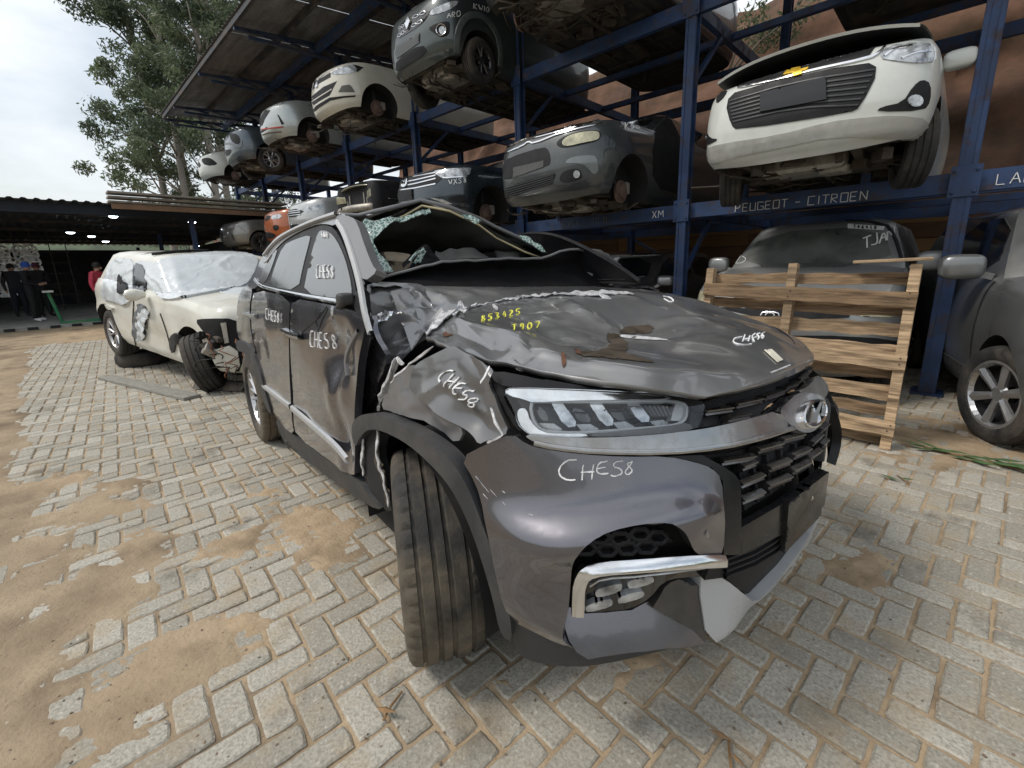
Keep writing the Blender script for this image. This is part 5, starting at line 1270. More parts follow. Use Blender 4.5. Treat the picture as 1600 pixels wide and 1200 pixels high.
def dash(a, b, ww=.020):
    mb = MB(); P0 = []; 
    for t in (0, .5, 1):
        h = hpx(a[0]+(b[0]-a[0])*t, a[1]+(b[1]-a[1])*t)
        if h: P0.append(h)
    if len(P0) < 3: return
    rows = []
    for p, n in P0:
        up = Vector((0, 0, 1)); rows.append([p+up*.014-n*.030, p+up*.0125-n*.012, p+up*.003+n*.003, p-up*.0005+n*.003, p-up*.003-n*.004, p-up*.009-n*.001, p-up*.0115-n*.003, p-up*.0125-n*.03])
    mb.grid(rows); mb.f.append(tuple(range(7, -1, -1))); mb.mi.append(0); mb.f.append(tuple(range(16, 24))); mb.mi.append(0)
    mb.build('grille_dash', mat('dash_chrome', (.20, .20, .205), .2, metal=.95, var=.2, dirt=.35, dcol=(.12, .105, .08), ds=8), hero.root, True, 30)
for a, b in DASH: dash(*CGR(a, b))
for a, b in (((1105, 500), (1190, 465)), ((1110, 560), (1190, 528)), ((1205, 505), (1292, 470)), ((1300, 450), (1360, 415)), ((1212, 440), (1288, 412)), ((1110, 435), (1160, 415))): dash(*C2(a, b))
for k in range(7): hs('grille_web', [[(1150+k*22, 715-k*8+18), (1163+k*20, 815-k*13)]], BLKPL, .012, .012, -.04, smooth=0)
hl('chrome_bar', [(821, 679), (838, 681), (908, 684), (975, 683), (1033, 679), (1080, 673), (1117, 667), (1179, 652), (1205, 643), (1230, 671), (1179, 688), (1117, 702), (1075, 707), (1033, 709), (975, 709), (929, 706), (867, 698), (838, 690)], CHROMEB, .016, .04, 4, smooth=1)
hs('chrome_bar_lip', [[(838, 690), (867, 697), (929, 705), (1033, 707), (1117, 700), (1179, 686), (1228, 670)]], CHROMEB, .014, .012, .016)
hl('emblem_housing', CGR((800, 630), (900, 540), (1000, 445), (1190, 470), (1260, 520), (1250, 660), (1170, 800), (1060, 835), (940, 780)), CHROME, .022, .05, 3, smooth=2)
hs('emblem_ring', [CGR(*[(1118+cos(t)*130*cos(-.95)-sin(t)*165*sin(-.95)*.55-0, 655+cos(t)*130*sin(-.95)+sin(t)*165*cos(-.95)*.6) for t in [2*pi*k/20 for k in range(21)]])], CHROME, .012, .012, .024)
hl('emblem_mark', CGR((1060, 735), (1165, 540), (1180, 560), (1120, 735)), CHROME, .034, .016, 2, smooth=0); hl('emblem_mark', CGR((1185, 560), (1215, 600), (1205, 680), (1170, 650)), CHROME, .034, .016, 2, smooth=0)
hl('grille_end', CGR((1290, 420), (1400, 520), (1400, 620), (1370, 800), (1350, 1080), (1330, 1100), (1365, 700), (1320, 500)), TRIM, -.01, .03, 3, smooth=1)
hl('chrome_wing', CGR((1180, 330), (1220, 280), (1310, 370), (1310, 460), (1250, 520), (1190, 470), (1000, 440), (1110, 400)), CHROMEB, .012, .03, 3, smooth=1)
# ---- headlamp: dark bowl, reflectors, light guide, clear cover
HLP = CH((150, 130), (200, 105), (400, 115), (700, 118), (1000, 120), (1200, 140), (1380, 165), (1475, 195), (1490, 225), (1470, 300), (1435, 388), (1250, 415), (900, 428), (500, 432), (345, 425), (290, 395), (245, 345), (232, 270), (180, 180))
lamp = hl('headlight', HLP, mat('lamp_bowl', (.02, .022, .025), .3, metal=.3), -.07, .01, 5, smooth=1)
def lp(name, poly, m, off, wall=.01, step=4, **k): return hl(name, CH(*poly), m, off, wall, step, lamp, **k)
lp('lamp_rim', ((150, 130), (200, 105), (700, 118), (1200, 140), (1300, 170), (900, 178), (600, 185), (345, 205), (270, 180), (190, 160)), CHROME, -.012, .03, smooth=1)
lp('lamp_edge', ((232, 270), (260, 240), (300, 250), (320, 330), (400, 405), (520, 415), (700, 410), (720, 432), (500, 435), (345, 428), (290, 398), (245, 345)), CHROME, -.012, .03, smooth=1)
lp('lamp_edge', ((720, 415), (1000, 385), (1300, 350), (1400, 330), (1440, 385), (1250, 418), (900, 430), (760, 432)), HPX, -.014, .03, smooth=1)
for q in (((465, 195), (550, 188), (645, 325), (640, 360), (590, 370), (540, 330)), ((745, 190), (835, 190), (915, 305), (910, 345), (865, 352), (815, 310)), ((1015, 188), (1100, 188), (1170, 285), (1165, 315), (1115, 320), (1070, 280))): lp('projector_fin', q, mat('fin_chrome', (.60, .61, .62), .18, metal=.9, var=.5, vs=30), -.035, .035, 3, smooth=0)
for q in (((360, 350), (480, 348), (545, 385), (520, 402), (410, 402), (370, 385)), ((650, 345), (760, 338), (830, 375), (800, 395), (700, 398)), ((925, 322), (1020, 310), (1090, 348), (1060, 372), (980, 380)), ((1195, 305), (1290, 292), (1350, 320), (1320, 345), (1240, 350))): lp('reflector', q, mat('reflector_grey', (.50, .51, .52), .3, metal=.5, var=.3, vs=30), -.05, .02, 3, smooth=0)
for k in range(6): hs('lamp_rib', [CH((1150+k*30, 200), (1200+k*26, 272))], ALLOY, .006, .01, -.05, lamp, smooth=0)
for q in (((330, 230), (400, 220), (450, 330), (380, 335)), ((620, 200), (720, 210), (790, 320), (680, 330)), ((900, 200), (980, 200), (1050, 300), (960, 300))): lp('reflector_bowl', q, mat('bowl_grey', (.12, .125, .13), .2, metal=.7, var=.4, vs=20), -.062, .005, 3, smooth=1)
hs('light_guide', [CH((330, 200), (318, 260), (345, 350), (400, 400), (520, 408), (700, 405), (900, 385), (1150, 365), (1300, 350), (1385, 325), (1410, 260), (1405, 200), (1340, 182)), CH((320, 195), (600, 185), (900, 178), (1200, 172), (1340, 182))], LEDW, .008, .008, -.03, lamp)
lp('light_guide_end', ((1345, 190), (1405, 200), (1410, 310), (1315, 305), (1330, 240)), LEDW, -.034, .02, 3, smooth=0)
lp('lamp_cover', ((150, 128), (200, 103), (700, 115), (1200, 138), (1400, 170), (1492, 205), (1475, 300), (1437, 390), (900, 430), (500, 434), (345, 428), (290, 398), (240, 345), (225, 270)), glass('lamp_cover_glass', (.97, .98, .98), .03, .03), -.004, .004, 5, smooth=1)
me = lamp.data.copy()
for v in me.vertices: v.co.y *= -1
me.flip_normals(); q_ = bpy.data.objects.new('headlight', me); COL.objects.link(q_); q_.parent = hero.root
hl('lamp_side_gap', CF((830, 760), (870, 700), (950, 720), (1000, 790), (960, 820), (900, 870), (1060, 1100), (1010, 1110), (900, 930)), BLKPL, -.05, .01, 4, smooth=1)
# shut panel between lamp and bonnet
hl('slam_panel', [(757, 588), (768, 572), (830, 580), (930, 594), (1030, 606), (1090, 616), (1112, 622), (1100, 640), (1085, 622), (1000, 610), (900, 608), (820, 604), (790, 604)], BLKPL, -.03, .02, 5, smooth=1)
# ---- wing, crumpled and torn
def wing_disp(p):
    return .018*fbm((p.x*2.2, p.y, p.z*2.4+1), 2.0, 3) + .030*max(0, .25-abs(noise.noise(Vector((p.x*5+p.z*2, 3, p.z*5)))))*1.6 - .42*max(0, p.z-.82)**2 - .035*exp(-((p.x-.42)**2+(p.z-.98)**2)/.006) + .02*exp(-((p.x-.25)**2+(p.z-.9)**2)/.01)
HPW = paint('wing_dusty', (.155, .155, .158), metal=.45, rough=.36, coat=.55, dirt=.45, dcol=(.26, .245, .215))
hl('wing', CF((320, 660), (345, 620), (420, 570), (515, 510), (600, 545), (720, 580), (800, 605), (878, 650), (850, 720), (822, 770), (880, 890), (920, 1000), (975, 1110), (880, 1150), (800, 1170), (750, 1195), (690, 1130), (560, 1020), (420, 900), (320, 830), (312, 740)), HPW, -.01, .015, 3.5, smooth=1, disp=wing_disp, auto=24)
hl('wing_inner', CF((110, 900), (160, 740), (230, 680), (330, 640), (318, 740), (325, 835), (420, 905), (560, 1025), (640, 1100), (600, 1190), (480, 1110), (330, 1000), (130, 965)), HPX, -.03, .01, 5, smooth=1, disp=lambda p: .02*fbm((p.x*3, p.y, p.z*3), 2.5, 3))
def torn(name, line, w, seed, fn=None, off=.003, wall=.004, disp=None, m_=None): return laid(name, ragged(line, w, seed), fn or hpx, m_ or TORN, hero.root, off, wall, 4, smooth=0, disp=disp or (lambda p: .010*noise.noise(p*22)), auto=20)
for k_, (q, w_) in enumerate(((((880, 930), (905, 985), (930, 1040), (975, 1110)), 3.2), (((215, 765), (320, 655), (430, 580), (510, 520)), 2.8), (((878, 650), (850, 720), (825, 770)), 3.0), (((975, 1110), (900, 1150), (860, 1165)), 3.5))): torn('torn_edge', CF(*q), w_, k_)
torn('torn_flange', CF((205, 590), (170, 700), (150, 760), (100, 850), (75, 960)), 8, 5, off=-.03, m_=HPX); torn('torn_flange', CF((200, 600), (165, 705), (140, 770), (95, 855)), 3, 7, off=-.02); torn('torn_flange', CF((190, 595), (215, 620), (235, 650)), 5, 6, off=-.03)
# ---- wheel-arch flare and liner
hl('arch_flare', C1((28, 745), (35, 712), (60, 694), (95, 690), (150, 706), (250, 758), (340, 828), (400, 925), (450, 1065), (500, 1190), (524, 1330), (528, 1392), (492, 1372), (470, 1260), (430, 1120), (385, 1000), (330, 900), (230, 800), (150, 752), (85, 735), (55, 765), (40, 800)), TRIM, .014, .05, 5, smooth=2)
hl('arch_liner', C1((40, 800), (55, 760), (85, 738), (100, 760), (85, 820), (110, 900), (140, 1000), (110, 1005), (60, 930), (35, 860)), ARCH, -.015, .03, 5, smooth=1)
torn('torn_liner', C1((92, 740), (95, 850), (120, 920), (130, 990)), 7, 8, off=-.004, m_=GREASE); torn('torn_liner', C1((95, 745), (99, 850), (124, 920), (133, 985)), 2.5, 18, off=.002); torn('torn_liner', C1((52, 770), (45, 850), (50, 890)), 3, 9, off=-.004)
m = MB(); rows = []
for j in range(9):
    y = -.88+j*.06; rows.append([Vector((.0+.43*cos(radians(a)), y, .36+.43*sin(radians(a)))) for a in range(-6, 187, 8)])
MB().grid(rows).build('arch_inner', ARCH, hero.root, True)
m = MB(); m.box((0, -.42, .5), (.95, .04, .85)); m.build('arch_back', ARCH, hero.root)
# ---- doors, quarter, sill, strips
def door_disp(p):
    d = .006*sin(p.x*5+p.z*7)*exp(-((p.z-.75)/.25)**2)
    e = exp(-((p.x+.52)/.13)**2); d += e*(.022*noise.noise(Vector((p.x*9, 1, p.z*6)))+.02*sin(p.z*17)-.01)
    return d + .004*fbm((p.x*2, 0, p.z*2), 1.5, 2)
FD = [(456, 466), (500, 473), (545, 483), (573, 493), (569, 520), (560, 560), (555, 600), (553, 647), (553, 720), (556, 748), (520, 724), (463, 682), (458, 653), (454, 560), (453, 500)]
hl('front_door', FD, HP, 0, .03, 4.5, mirror=True, smooth=1, disp=door_disp)
hl('rear_door', [(397, 451), (454, 465), (450.5, 500), (451.5, 560), (455.5, 653), (460, 680), (443, 668), (428, 648), (417, 612), (404, 562), (394, 522), (391, 480)], HP, 0, .03, 4, mirror=True, smooth=1, disp=lambda p: .004*fbm((p.x*2, 0, p.z*2), 1.5, 2))
hl('rear_quarter', [(386, 447), (395, 451), (389, 480), (392, 522), (401, 556), (388, 540), (374, 533), (369, 510), (371, 468), (378, 452)], HP, 0, .03, 4, mirror=True, smooth=1)
hl('rear_arch_flare', [(370, 532), (377, 531), (390, 539), (404, 562), (417, 612), (428, 648), (420, 640), (408, 612), (396, 572), (384, 550), (373, 548)], TRIM, .012, .05, 4, smooth=1)
hl('sill', [(428, 650), (444, 669), (462, 684), (520, 726), (557, 750), (585, 785), (596, 798), (575, 792), (520, 752), (455, 704), (436, 680)], TRIM, -.004, .06, 5, mirror=True, smooth=1)
hs('door_strip', [C3((217, 848), (345, 945))], SATIN, .034, .012, .002); hs('door_strip', [C3((352, 952), (480, 1060), (560, 1130), (612, 1196))], SATIN, .034, .012, .002)
for nm, q, gq in (('front', ((330, 605), (350, 585), (385, 592), (402, 612), (398, 640), (370, 648), (340, 630)), ((322, 590), (365, 610), (405, 618))), ('rear', ((145, 515), (160, 502), (185, 508), (192, 525), (180, 545), (155, 540)), ((138, 508), (165, 520), (195, 522)))):
    b_ = hl('door_handle', C3(*q), GLOSSBLK, .002, .004, 3, smooth=2); hs('handle_grip', [C3(*gq)], CHROME if nm == 'rear' else HP, .03, .028, .004, b_)
hs('door_dent_glint', [C3((660, 590), (630, 640), (600, 720), (610, 800))], HPX, .02, .008, 0)  # paler raised strip painted in as the glint along the door dent
# ---- greenhouse
hl('window_frame', [(402, 446), (408, 428), (428, 395), (440, 382), (462, 367), (492, 354), (508, 351), (522, 356), (535, 378), (548, 415), (556, 450), (558, 475), (545, 474), (470, 462), (430, 455)], BLKPL, .0, .03, 5, mirror=True, smooth=1)
WIN = mat('grimy_window', (.035, .037, .04), .10, coat=.4, var=.3, dirt=.38, dcol=(.36, .36, .34), ds=1.6, spec=.9, rvar=.05, dlo=.35, dhi=.8)
hl('front_window', C3((475, 128), (495, 120), (530, 130), (560, 165), (590, 225), (612, 290), (632, 380), (632, 440), (560, 440), (405, 414), (425, 310), (448, 210)), WIN, .004, .008, 5, mirror=True, smooth=1)
hl('rear_window', C3((310, 192), (360, 165), (440, 140), (432, 180), (405, 280), (380, 403), (245, 384), (270, 290)), WIN, .004, .008, 5, mirror=True, smooth=1)
hl('quarter_window', C3((205, 335), (240, 255), (288, 195), (262, 280), (225, 372), (195, 362)), WIN, .004, .008, 4, mirror=True, smooth=1)
hs('window_trim', [C3((180, 350), (205, 382), (260, 398), (400, 428), (520, 448), (610, 462))], CHROME, .022, .010, .004)
hl('d_pillar', [(384, 452), (390, 441), (397, 429), (410, 401), (430, 374), (440, 379), (424, 400), (413, 420), (406, 436), (403, 447), (396, 452)], HP, .002, .03, 4, mirror=True, smooth=1)
hs('roof_rail', [[(416, 400), (428, 384), (442, 372), (462, 361), (495, 347), (530, 336)]], SATIN, .018, .014, .012)
hl('roof_side', [(408, 410), (420, 386), (432, 372), (446, 363), (473, 350), (530, 334), (545, 336), (526, 354), (508, 350), (490, 353), (462, 366), (443, 378), (428, 394), (416, 412)], HPD, .006, .03, 4, smooth=1)
hl('a_pillar', C3((560, 50), (640, 60), (668, 90), (700, 190), (740, 290), (765, 318), (700, 368), (660, 300), (625, 190), (590, 100)), HPX, .012, .04, 5, smooth=1)
hs('a_pillar_trim', [C3((575, 85), (610, 140), (645, 240), (675, 340), (692, 420), (705, 500), (735, 600))], SATIN, .026, .008, .014)
hl('pillar_base', C3((640, 420), (690, 380), (700, 480), (690, 530), (655, 510), (640, 470)), BLKPL, .004, .02, 4, smooth=1)
m = MB(); a = hpx(535, 480)[0]; b = hpx(552, 466)[0]; n_ = Vector((0, -1, 0))
m.bar(a+n_*.012, b+n_*.02, .035, .022, bev=.008); m.add(*pod(b+n_*.03, (.03, .03, .022))); m.build('mirror_stub', TRIM, hero.root)
def wire(pts, r_=.003, name='loose_wire', m_=BLKPL): mb = MB(); mb.tube([catmull(pts, k/14) for k in range(15)], r_, 5); return mb.build(name, m_, hero.root, True)
for q in (((525, 478), (512, 495), (500, 505), (488, 515), (484, 522)), ((527, 480), (518, 498), (512, 512), (508, 508)), ((515, 487), (508, 500), (511, 516))): wire([hpx(u, v)[0]+n_*.035 for u, v in q])
# ---- roof, headliner, broken screen
rf = [(530, 336), (560, 337), (583, 331), (627, 321), (656, 313), (699, 323), (745, 340), (772, 354), (817, 374), (857, 393)]
front = [hx(u, v, -1.12-.05*sin(i*2.1)) for i, (u, v) in enumerate(rf)]
mid = [Vector((-1.62, -.655+1.33*i/9, 1.60+.055*exp(-((i-4.2)/2)**2)-.012*max(0, i-5))) for i in range(10)]
back = [Vector((-2.2, -.655+1.31*i/9, 1.545+.03*sin(pi*i/9))) for i in range(10)]; tail = [Vector((-2.9, -.66+1.32*i/9, 1.41+.03*sin(pi*i/9))) for i in range(10)]
def rd(u, v, p): return Vector((0, 0, .022*fbm((p.x*2.5, p.y*3, 1), 2, 3)*(1-v)))
roof = sheet('roof', [front, mid, back, tail], HPD, hero.root, 50, 40, rd); roof.modifiers.new('t', 'SOLIDIFY').thickness = .012
LIN = mat('headliner', (.16, .17, .165), .95, var=.15)
lf = [p + Vector((.005, 0, -.035-.03*sin(i))) for i, p in enumerate(front)]
lm = [p + Vector((0, 0, -.10)) for p in mid]; lb = [p+Vector((0, 0, -.10)) for p in back]
sheet('headliner', [lf, lm, lb], LIN, hero.root, 40, 20, lambda u, v, p: Vector((0, 0, .03*fbm((p.x*2, p.y*2.5, 4), 2, 2))))
mb = MB(); mb.tube([p+Vector((.012, 0, -.02)) for p in lf], .007, 6); mb.build('screen_seal', mat('seal_yellow', (.50, .42, .25), .6), hero.root, True)
mb = MB(); mb.tube([p+Vector((.0, 0, .0)) for p in front], .014, 6); mb.build('screen_frame', HPX, hero.root, True)
# left pillar
mb = MB(); mb.tube([hx(857, 393, -1.1), hx(885, 405, -.95), hx(930, 430, -.7)], .035, 8); mb.build('far_pillar', HPD, hero.root, True)
# shattered glass: crazed rim left around the opening
def crazed():
    m_ = bpy.data.materials.new('crazed_glass'); m_.use_nodes = True; N = m_.node_tree.nodes; L = m_.node_tree.links; b = N['Principled BSDF']
    tc = N.new('ShaderNodeTexCoord'); v = N.new('ShaderNodeTexVoronoi'); v.feature = 'DISTANCE_TO_EDGE'; v.inputs['Scale'].default_value = 48; L.new(tc.outputs['Object'], v.inputs['Vector'])
    r = N.new('ShaderNodeValToRGB'); r.color_ramp.elements[0].color = (.62, .72, .68, 1); r.color_ramp.elements[0].position = .0; r.color_ramp.elements[1].color = (.12, .22, .19, 1); r.color_ramp.elements[1].position = .18
    L.new(v.outputs['Distance'], r.inputs['Fac']); L.new(r.outputs['Color'], b.inputs['Base Color']); b.inputs['Roughness'].default_value = .15; b.inputs['Alpha'].default_value = .82
    bp = N.new('ShaderNodeBump'); bp.inputs['Strength'].default_value = .8; bp.inputs['Distance'].default_value = .01; L.new(v.outputs['Distance'], bp.inputs['Height']); L.new(bp.outputs['Normal'], b.inputs['Normal'])
    return m_
CRZ = crazed()
def screen_hit(u, v):
    # plane of the old windscreen
    p0 = Vector((-.62, 0, 1.30)); nn = Vector((.62, 0, .80)).normalized(); d = hero.R @ ray(u, v); t = (p0-hero.co).dot(nn)/d.dot(nn); return hero.co+d*t, nn
def glassy(name, poly): laid(name, poly, screen_hit, CRZ, hero.root, 0, .006, 3.5, smooth=0, disp=lambda p: .02*noise.noise(p*9)+.012*noise.noise(p*25), auto=20)
glassy('broken_glass', C8((45, 150), (70, 125), (120, 130), (200, 110), (330, 85), (430, 55), (440, 75), (330, 105), (230, 130), (160, 190), (120, 215), (118, 250), (150, 300), (190, 340), (215, 380), (230, 400), (190, 408), (150, 400), (140, 330), (110, 260), (60, 200)))
glassy('broken_glass', C8((540, 50), (590, 60), (690, 105), (720, 120), (690, 140), (660, 118), (600, 85)))
glassy('broken_glass', C8((930, 210), (975, 208), (1010, 240), (1080, 290), (1060, 295), (990, 250), (950, 235)))
# ---- bonnet
def V3(x, y, z): return Vector((x, y, z))
B0 = [hx(1105, 620, .815), hx(1130, 613, .83), hx(1165, 604, .845), hx(1200, 592, .85), hx(1240, 576, .84), hx(1272, 562, .78)]
B1 = [hx(1085, 617, .80), hx(1094, 583, .775), hx(1150, 577, .79), hx(1190, 572, .79), hx(1230, 566, .78), hx(1268, 550, .70)]
B2 = [hy(1000, 602, -.62), hy(1005, 569, -.57), V3(.56, -.3, 1.088), V3(.56, 0, 1.095), V3(.55, .4, 1.075), hy(1240, 527, .75)]
B3 = [hy(870, 581, -.70), hy(885, 554, -.64), V3(.24, -.34, 1.105), V3(.25, .02, 1.075), V3(.22, .42, 1.125), hy(1170, 496, .76)]
B4 = [hy(752, 557, -.745), hy(785, 522, -.66), V3(-.06, -.36, 1.155), V3(-.06, 0, 1.165), V3(-.06, .42, 1.185), hy(1085, 467, .77)]
B5 = [hy(665, 527, -.745), hy(692, 492, -.60), hx(747, 476, -.30), hx(810, 462, -.34), hx(900, 456, -.30), hx(1003, 452, -.26)]
BR0 = [[r_[0], r_[0].lerp(r_[1], .5), r_[0].lerp(r_[1], .9), r_[1].lerp(r_[2], .07), r_[1].lerp(r_[2], .5)] + r_[2:] for r_ in (B0, B1, B2, B3, B4, B5)]
tmp = sheet('tmp', BR0, None, None, 60, 50); BV0 = BVHTree.FromPolygons([v.co.copy() for v in tmp.data.vertices], [tuple(q.vertices) for q in tmp.data.polygons]); tm_ = tmp.data; bpy.data.objects.remove(tmp); bpy.data.meshes.remove(tm_)
CREASE = []
for ln, A_, w_ in (([(700, 497), (735, 505), (785, 520), (835, 533)], .016, .05), ([(722, 499), (760, 530), (800, 548)], -.014, .045), ([(826, 532), (831, 545), (815, 560), (803, 571)], -.014, .03), ([(878, 471), (920, 494), (965, 522)], .020, .06), ([(965, 522), (1000, 528), (1045, 533)], .010, .05), ([(878, 553), (905, 556), (965, 520)], -.012, .05), ([(985, 462), (1010, 478), (1040, 486)], .010, .06), ([(690, 495), (700, 520), (690, 534)], -.014, .035), ([(1020, 507), (1060, 497), (1100, 500), (1150, 515)], .008, .05), ([(752, 476), (790, 490), (830, 500)], -.010, .05)):
    P_ = []
    for q in densify(ln, 8, False):
        d_ = (hero.R @ ray(*q)).normalized(); h_ = BV0.ray_cast(hero.co, d_)
        if h_[0]: P_.append((h_[0].x, h_[0].y))
    if len(P_) > 1: CREASE.append((P_, A_, w_))
def crease(x, y):
    z = 0
    for P_, A_, w_ in CREASE:
        best = 9; n_ = len(P_)-1; bt = 0
        for i_, (a_, b_) in enumerate(zip(P_[:-1], P_[1:])):
            dx, dy = b_[0]-a_[0], b_[1]-a_[1]; L2 = dx*dx+dy*dy; t_ = 0 if L2 == 0 else min(1, max(0, ((x-a_[0])*dx+(y-a_[1])*dy)/L2)); d_ = math.hypot(x-a_[0]-t_*dx, y-a_[1]-t_*dy)
            if d_ < best: best = d_; bt = (i_+t_)/n_
        if best < w_: z += A_*(1-best/w_)*min(1, 6*min(bt, 1-bt)+.15)
    return z
def bon(u, v, p):
    f = .010*fbm((p.x*1.6, p.y*1.6, 0), 1.6, 3)*min(1, u*4)*min(1, v*3)
    # pressed ribs and the dent that holds the puddle
    rib = .012*exp(-((p.y-(.02+.5*(-.1-p.x)))/.035)**2)*max(0, min(1, (.32-p.x)*4))*min(1, (1-v)*6)
    rib += .010*exp(-((p.y-(.50+.25*(-.1-p.x)))/.05)**2)*max(0, min(1, (.5-p.x)*2))*min(1, (1-v)*6)
    dent = -.022*exp(-((p.x-.28)**2/.006+(p.y+.02)**2/.02)) - .02*exp(-((p.x-.30)**2/.01+(p.y+.42)**2/.012))
    cr = .032*(abs(noise.noise(Vector((p.x*4.5, p.y*4.5, 2))))-.25)*exp(-((u-.12)/.16)**2)*sstep(.25, .6, v)
    return Vector((0, 0, f+rib*.5+dent+cr+crease(p.x, p.y)))
def bonnet_mat():
    m_ = HPD.copy(); m_.name = 'paint_bonnet_dusty'; return m_
BR = []
for r_ in (B0, B1, B2, B3, B4, B5): BR.append([r_[0], r_[0].lerp(r_[1], .5), r_[0].lerp(r_[1], .9), r_[1].lerp(r_[2], .07), r_[1].lerp(r_[2], .5)] + r_[2:])
bon_o = sheet('bonnet', BR, HPD, hero.root, 150, 120, bon, auto=16); (bon_o.data.flip_normals() if sum(q.normal.z for q in bon_o.data.polygons) < 0 else None); bon_o.modifiers.new('t', 'SOLIDIFY').thickness = .018
BV = BVHTree.FromPolygons([v.co.copy() for v in bon_o.data.vertices], [tuple(p.vertices) for p in bon_o.data.polygons])
def bpx(u, v):
    d = (hero.R @ ray(u, v)).normalized(); h = BV.ray_cast(hero.co, d)
    if h[0] is None: return None
    return h[0], (h[1] if h[1].dot(d) < 0 else -h[1])
# dried puddles and bare rust on it
def jit(poly, amp=2.5, seed=0):
    rg = random.Random(seed); return [(x+rg.uniform(-amp, amp), y+rg.uniform(-amp, amp)*.6) for x, y in densify(chaikin(poly, 2), 5)]
laid('mud_stain', jit(CHO((470, 290), (530, 295), (545, 320), (580, 330), (575, 370), (560, 395), (640, 410), (740, 440), (600, 432), (460, 412), (330, 405), (310, 385), (400, 385), (470, 370), (500, 345), (480, 320))), bpx, mat('dried_mud', (.05, .038, .026), .55, var=.5, vs=14, dirt=.4, dcol=(.10, .075, .05)), hero.root, .0025, 0, 4, smooth=0)
laid('mud_stain', jit(CHO((530, 275), (580, 258), (680, 248), (715, 262), (690, 290), (600, 296), (545, 290))), bpx, mat('dried_mud', (.10, .075, .05), .5), hero.root, .0025, 0, 4, smooth=0)
laid('silver_scrape', CHO((540, 302), (560, 298), (780, 322), (770, 330), (620, 322), (545, 314)), bpx, TORN, hero.root, .003, 0, 4, smooth=1)
laid('paper_scrap', CHO((1258, 378), (1295, 374), (1352, 428), (1325, 440)), bpx, mat('old_paper', (.60, .57, .47), .9), hero.root, .005, .002, 3, smooth=0)
RS = mat('rust_patch', (.10, .045, .025), .85, var=.5, vs=30)
for q in (((245, 385), (262, 395), (275, 440), (255, 470), (248, 430)), ((310, 365), (335, 375), (345, 395), (325, 400))): laid('rust_spot', CHO(*q), bpx, RS, hero.root, .003, 0, 2, smooth=1)
laid('rust_spot', CF((560, 440), (590, 420), (600, 435), (650, 440), (600, 455), (575, 460)), bpx, RS, hero.root, .003, 0, 3, smooth=1)
strip('scratch', [CHO((1290, 490), (1340, 470), (1390, 450))], bpx, TORN, hero.root, .006, .002, 3)
# frayed pale tape of torn lacquer along the buckle
def lac(u, v):
    h = bpx(u, v) or bpx(u, v+4) or bpx(u, v+9)
    return (h[0], h[1]) if h else (hx(u, v, -.33), Vector((.4, -.3, .8)).normalized())
torn('torn_lacquer', [(640, 548), (655, 530), (672, 508), (690, 494), (715, 483), (745, 476)], 15, 20, lac, .008); torn('torn_lacquer', [(735, 479), (770, 471), (800, 465), (850, 460), (900, 458), (960, 458), (990, 461)], 6.5, 21, lac, .006)
torn('torn_lacquer', [(652, 541), (668, 522), (690, 503), (712, 490)], 7, 22, lac, .014); torn('torn_lacquer', [(900, 462), (930, 461), (955, 467)], 4, 23, lac, .007); torn('torn_lacquer', [(770, 478), (778, 486)], 5, 24, lac, .005)
# ---- buckled rear of the bonnet and scuttle
K0 = [hy(643, 547, -.70), hx(690, 492, -.36), hx(747, 476, -.31), hx(810, 462, -.35), hx(900, 456, -.31), hx(1003, 452, -.27)]
K1 = [hx(626, 500, -.44), hx(668, 470, -.46), hx(735, 458, -.48), hx(810, 452, -.52), hx(900, 451, -.50), hx(995, 450, -.46)]
K2 = [hx(610, 455, -.58), hx(655, 447, -.60), hx(730, 448, -.62), hx(810, 447, -.66), hx(900, 447, -.64), hx(985, 449, -.58)]
def kd(u, v, p): return Vector((0, 0, (.055*(.3-abs(noise.noise(Vector((p.x*7, p.y*7, 3)))))+.010*fbm((p.x*6, p.y*6, 1), 2, 3))*(1-abs(2*v-1))*max(0, 1.1-u*1.3)))
sheet('bonnet_rear', [K0, K1, K2], HPD, hero.root, 70, 24, kd, auto=25)
A0 = [hx(574, 446, -.70), hx(598, 441, -.68), hx(652, 444, -.62), hx(668, 452, -.56)]
A1 = [hx(578, 478, -.62), hx(608, 478, -.56), hx(646, 474, -.48), hx(676, 480, -.44)]
A2 = [hx(584, 515, -.55), hx(610, 518, -.46), hx(640, 512, -.40), hx(682, 494, -.37)]
A3 = [hx(592, 548, -.50), hx(606, 570, -.36), hx(616, 574, -.30), hx(646, 545, -.26)]
def ad(u, v, p): 
    q = .060*(.35-abs(noise.noise(Vector((p.y*6+2, p.z*5, p.x*6))))) + .022*(.3-abs(noise.noise(Vector((p.y*15, p.z*13, p.x*9)))))
    return Vector((.6*q, -.5*q, .6*q))*min(1, 5*v*(1-v)+.2)
sheet('scuttle_crumple', [A0, A1, A2, A3], HPD, hero.root, 60, 60, ad, auto=22)
laid('foil_scrap', CF((130, 350), (180, 310), (250, 315), (235, 380), (190, 370), (135, 395)), lambda u, v: (hx(u, v, -.50), Vector((.5, -.5, .7)).normalized()), CHROME, hero.root, .03, .004, 3, smooth=0, disp=lambda p: .02*noise.noise(p*30), auto=10)
tf = lambda u, v: (hx(u, v, -.52), Vector((.5, -.8, .2)).normalized())
torn('torn_edge', CF((10, 0), (30, 130), (60, 260), (90, 400), (130, 520)), 6, 30, tf); torn('torn_edge', CF((130, 520), (200, 600), (240, 640)), 4, 31, tf)
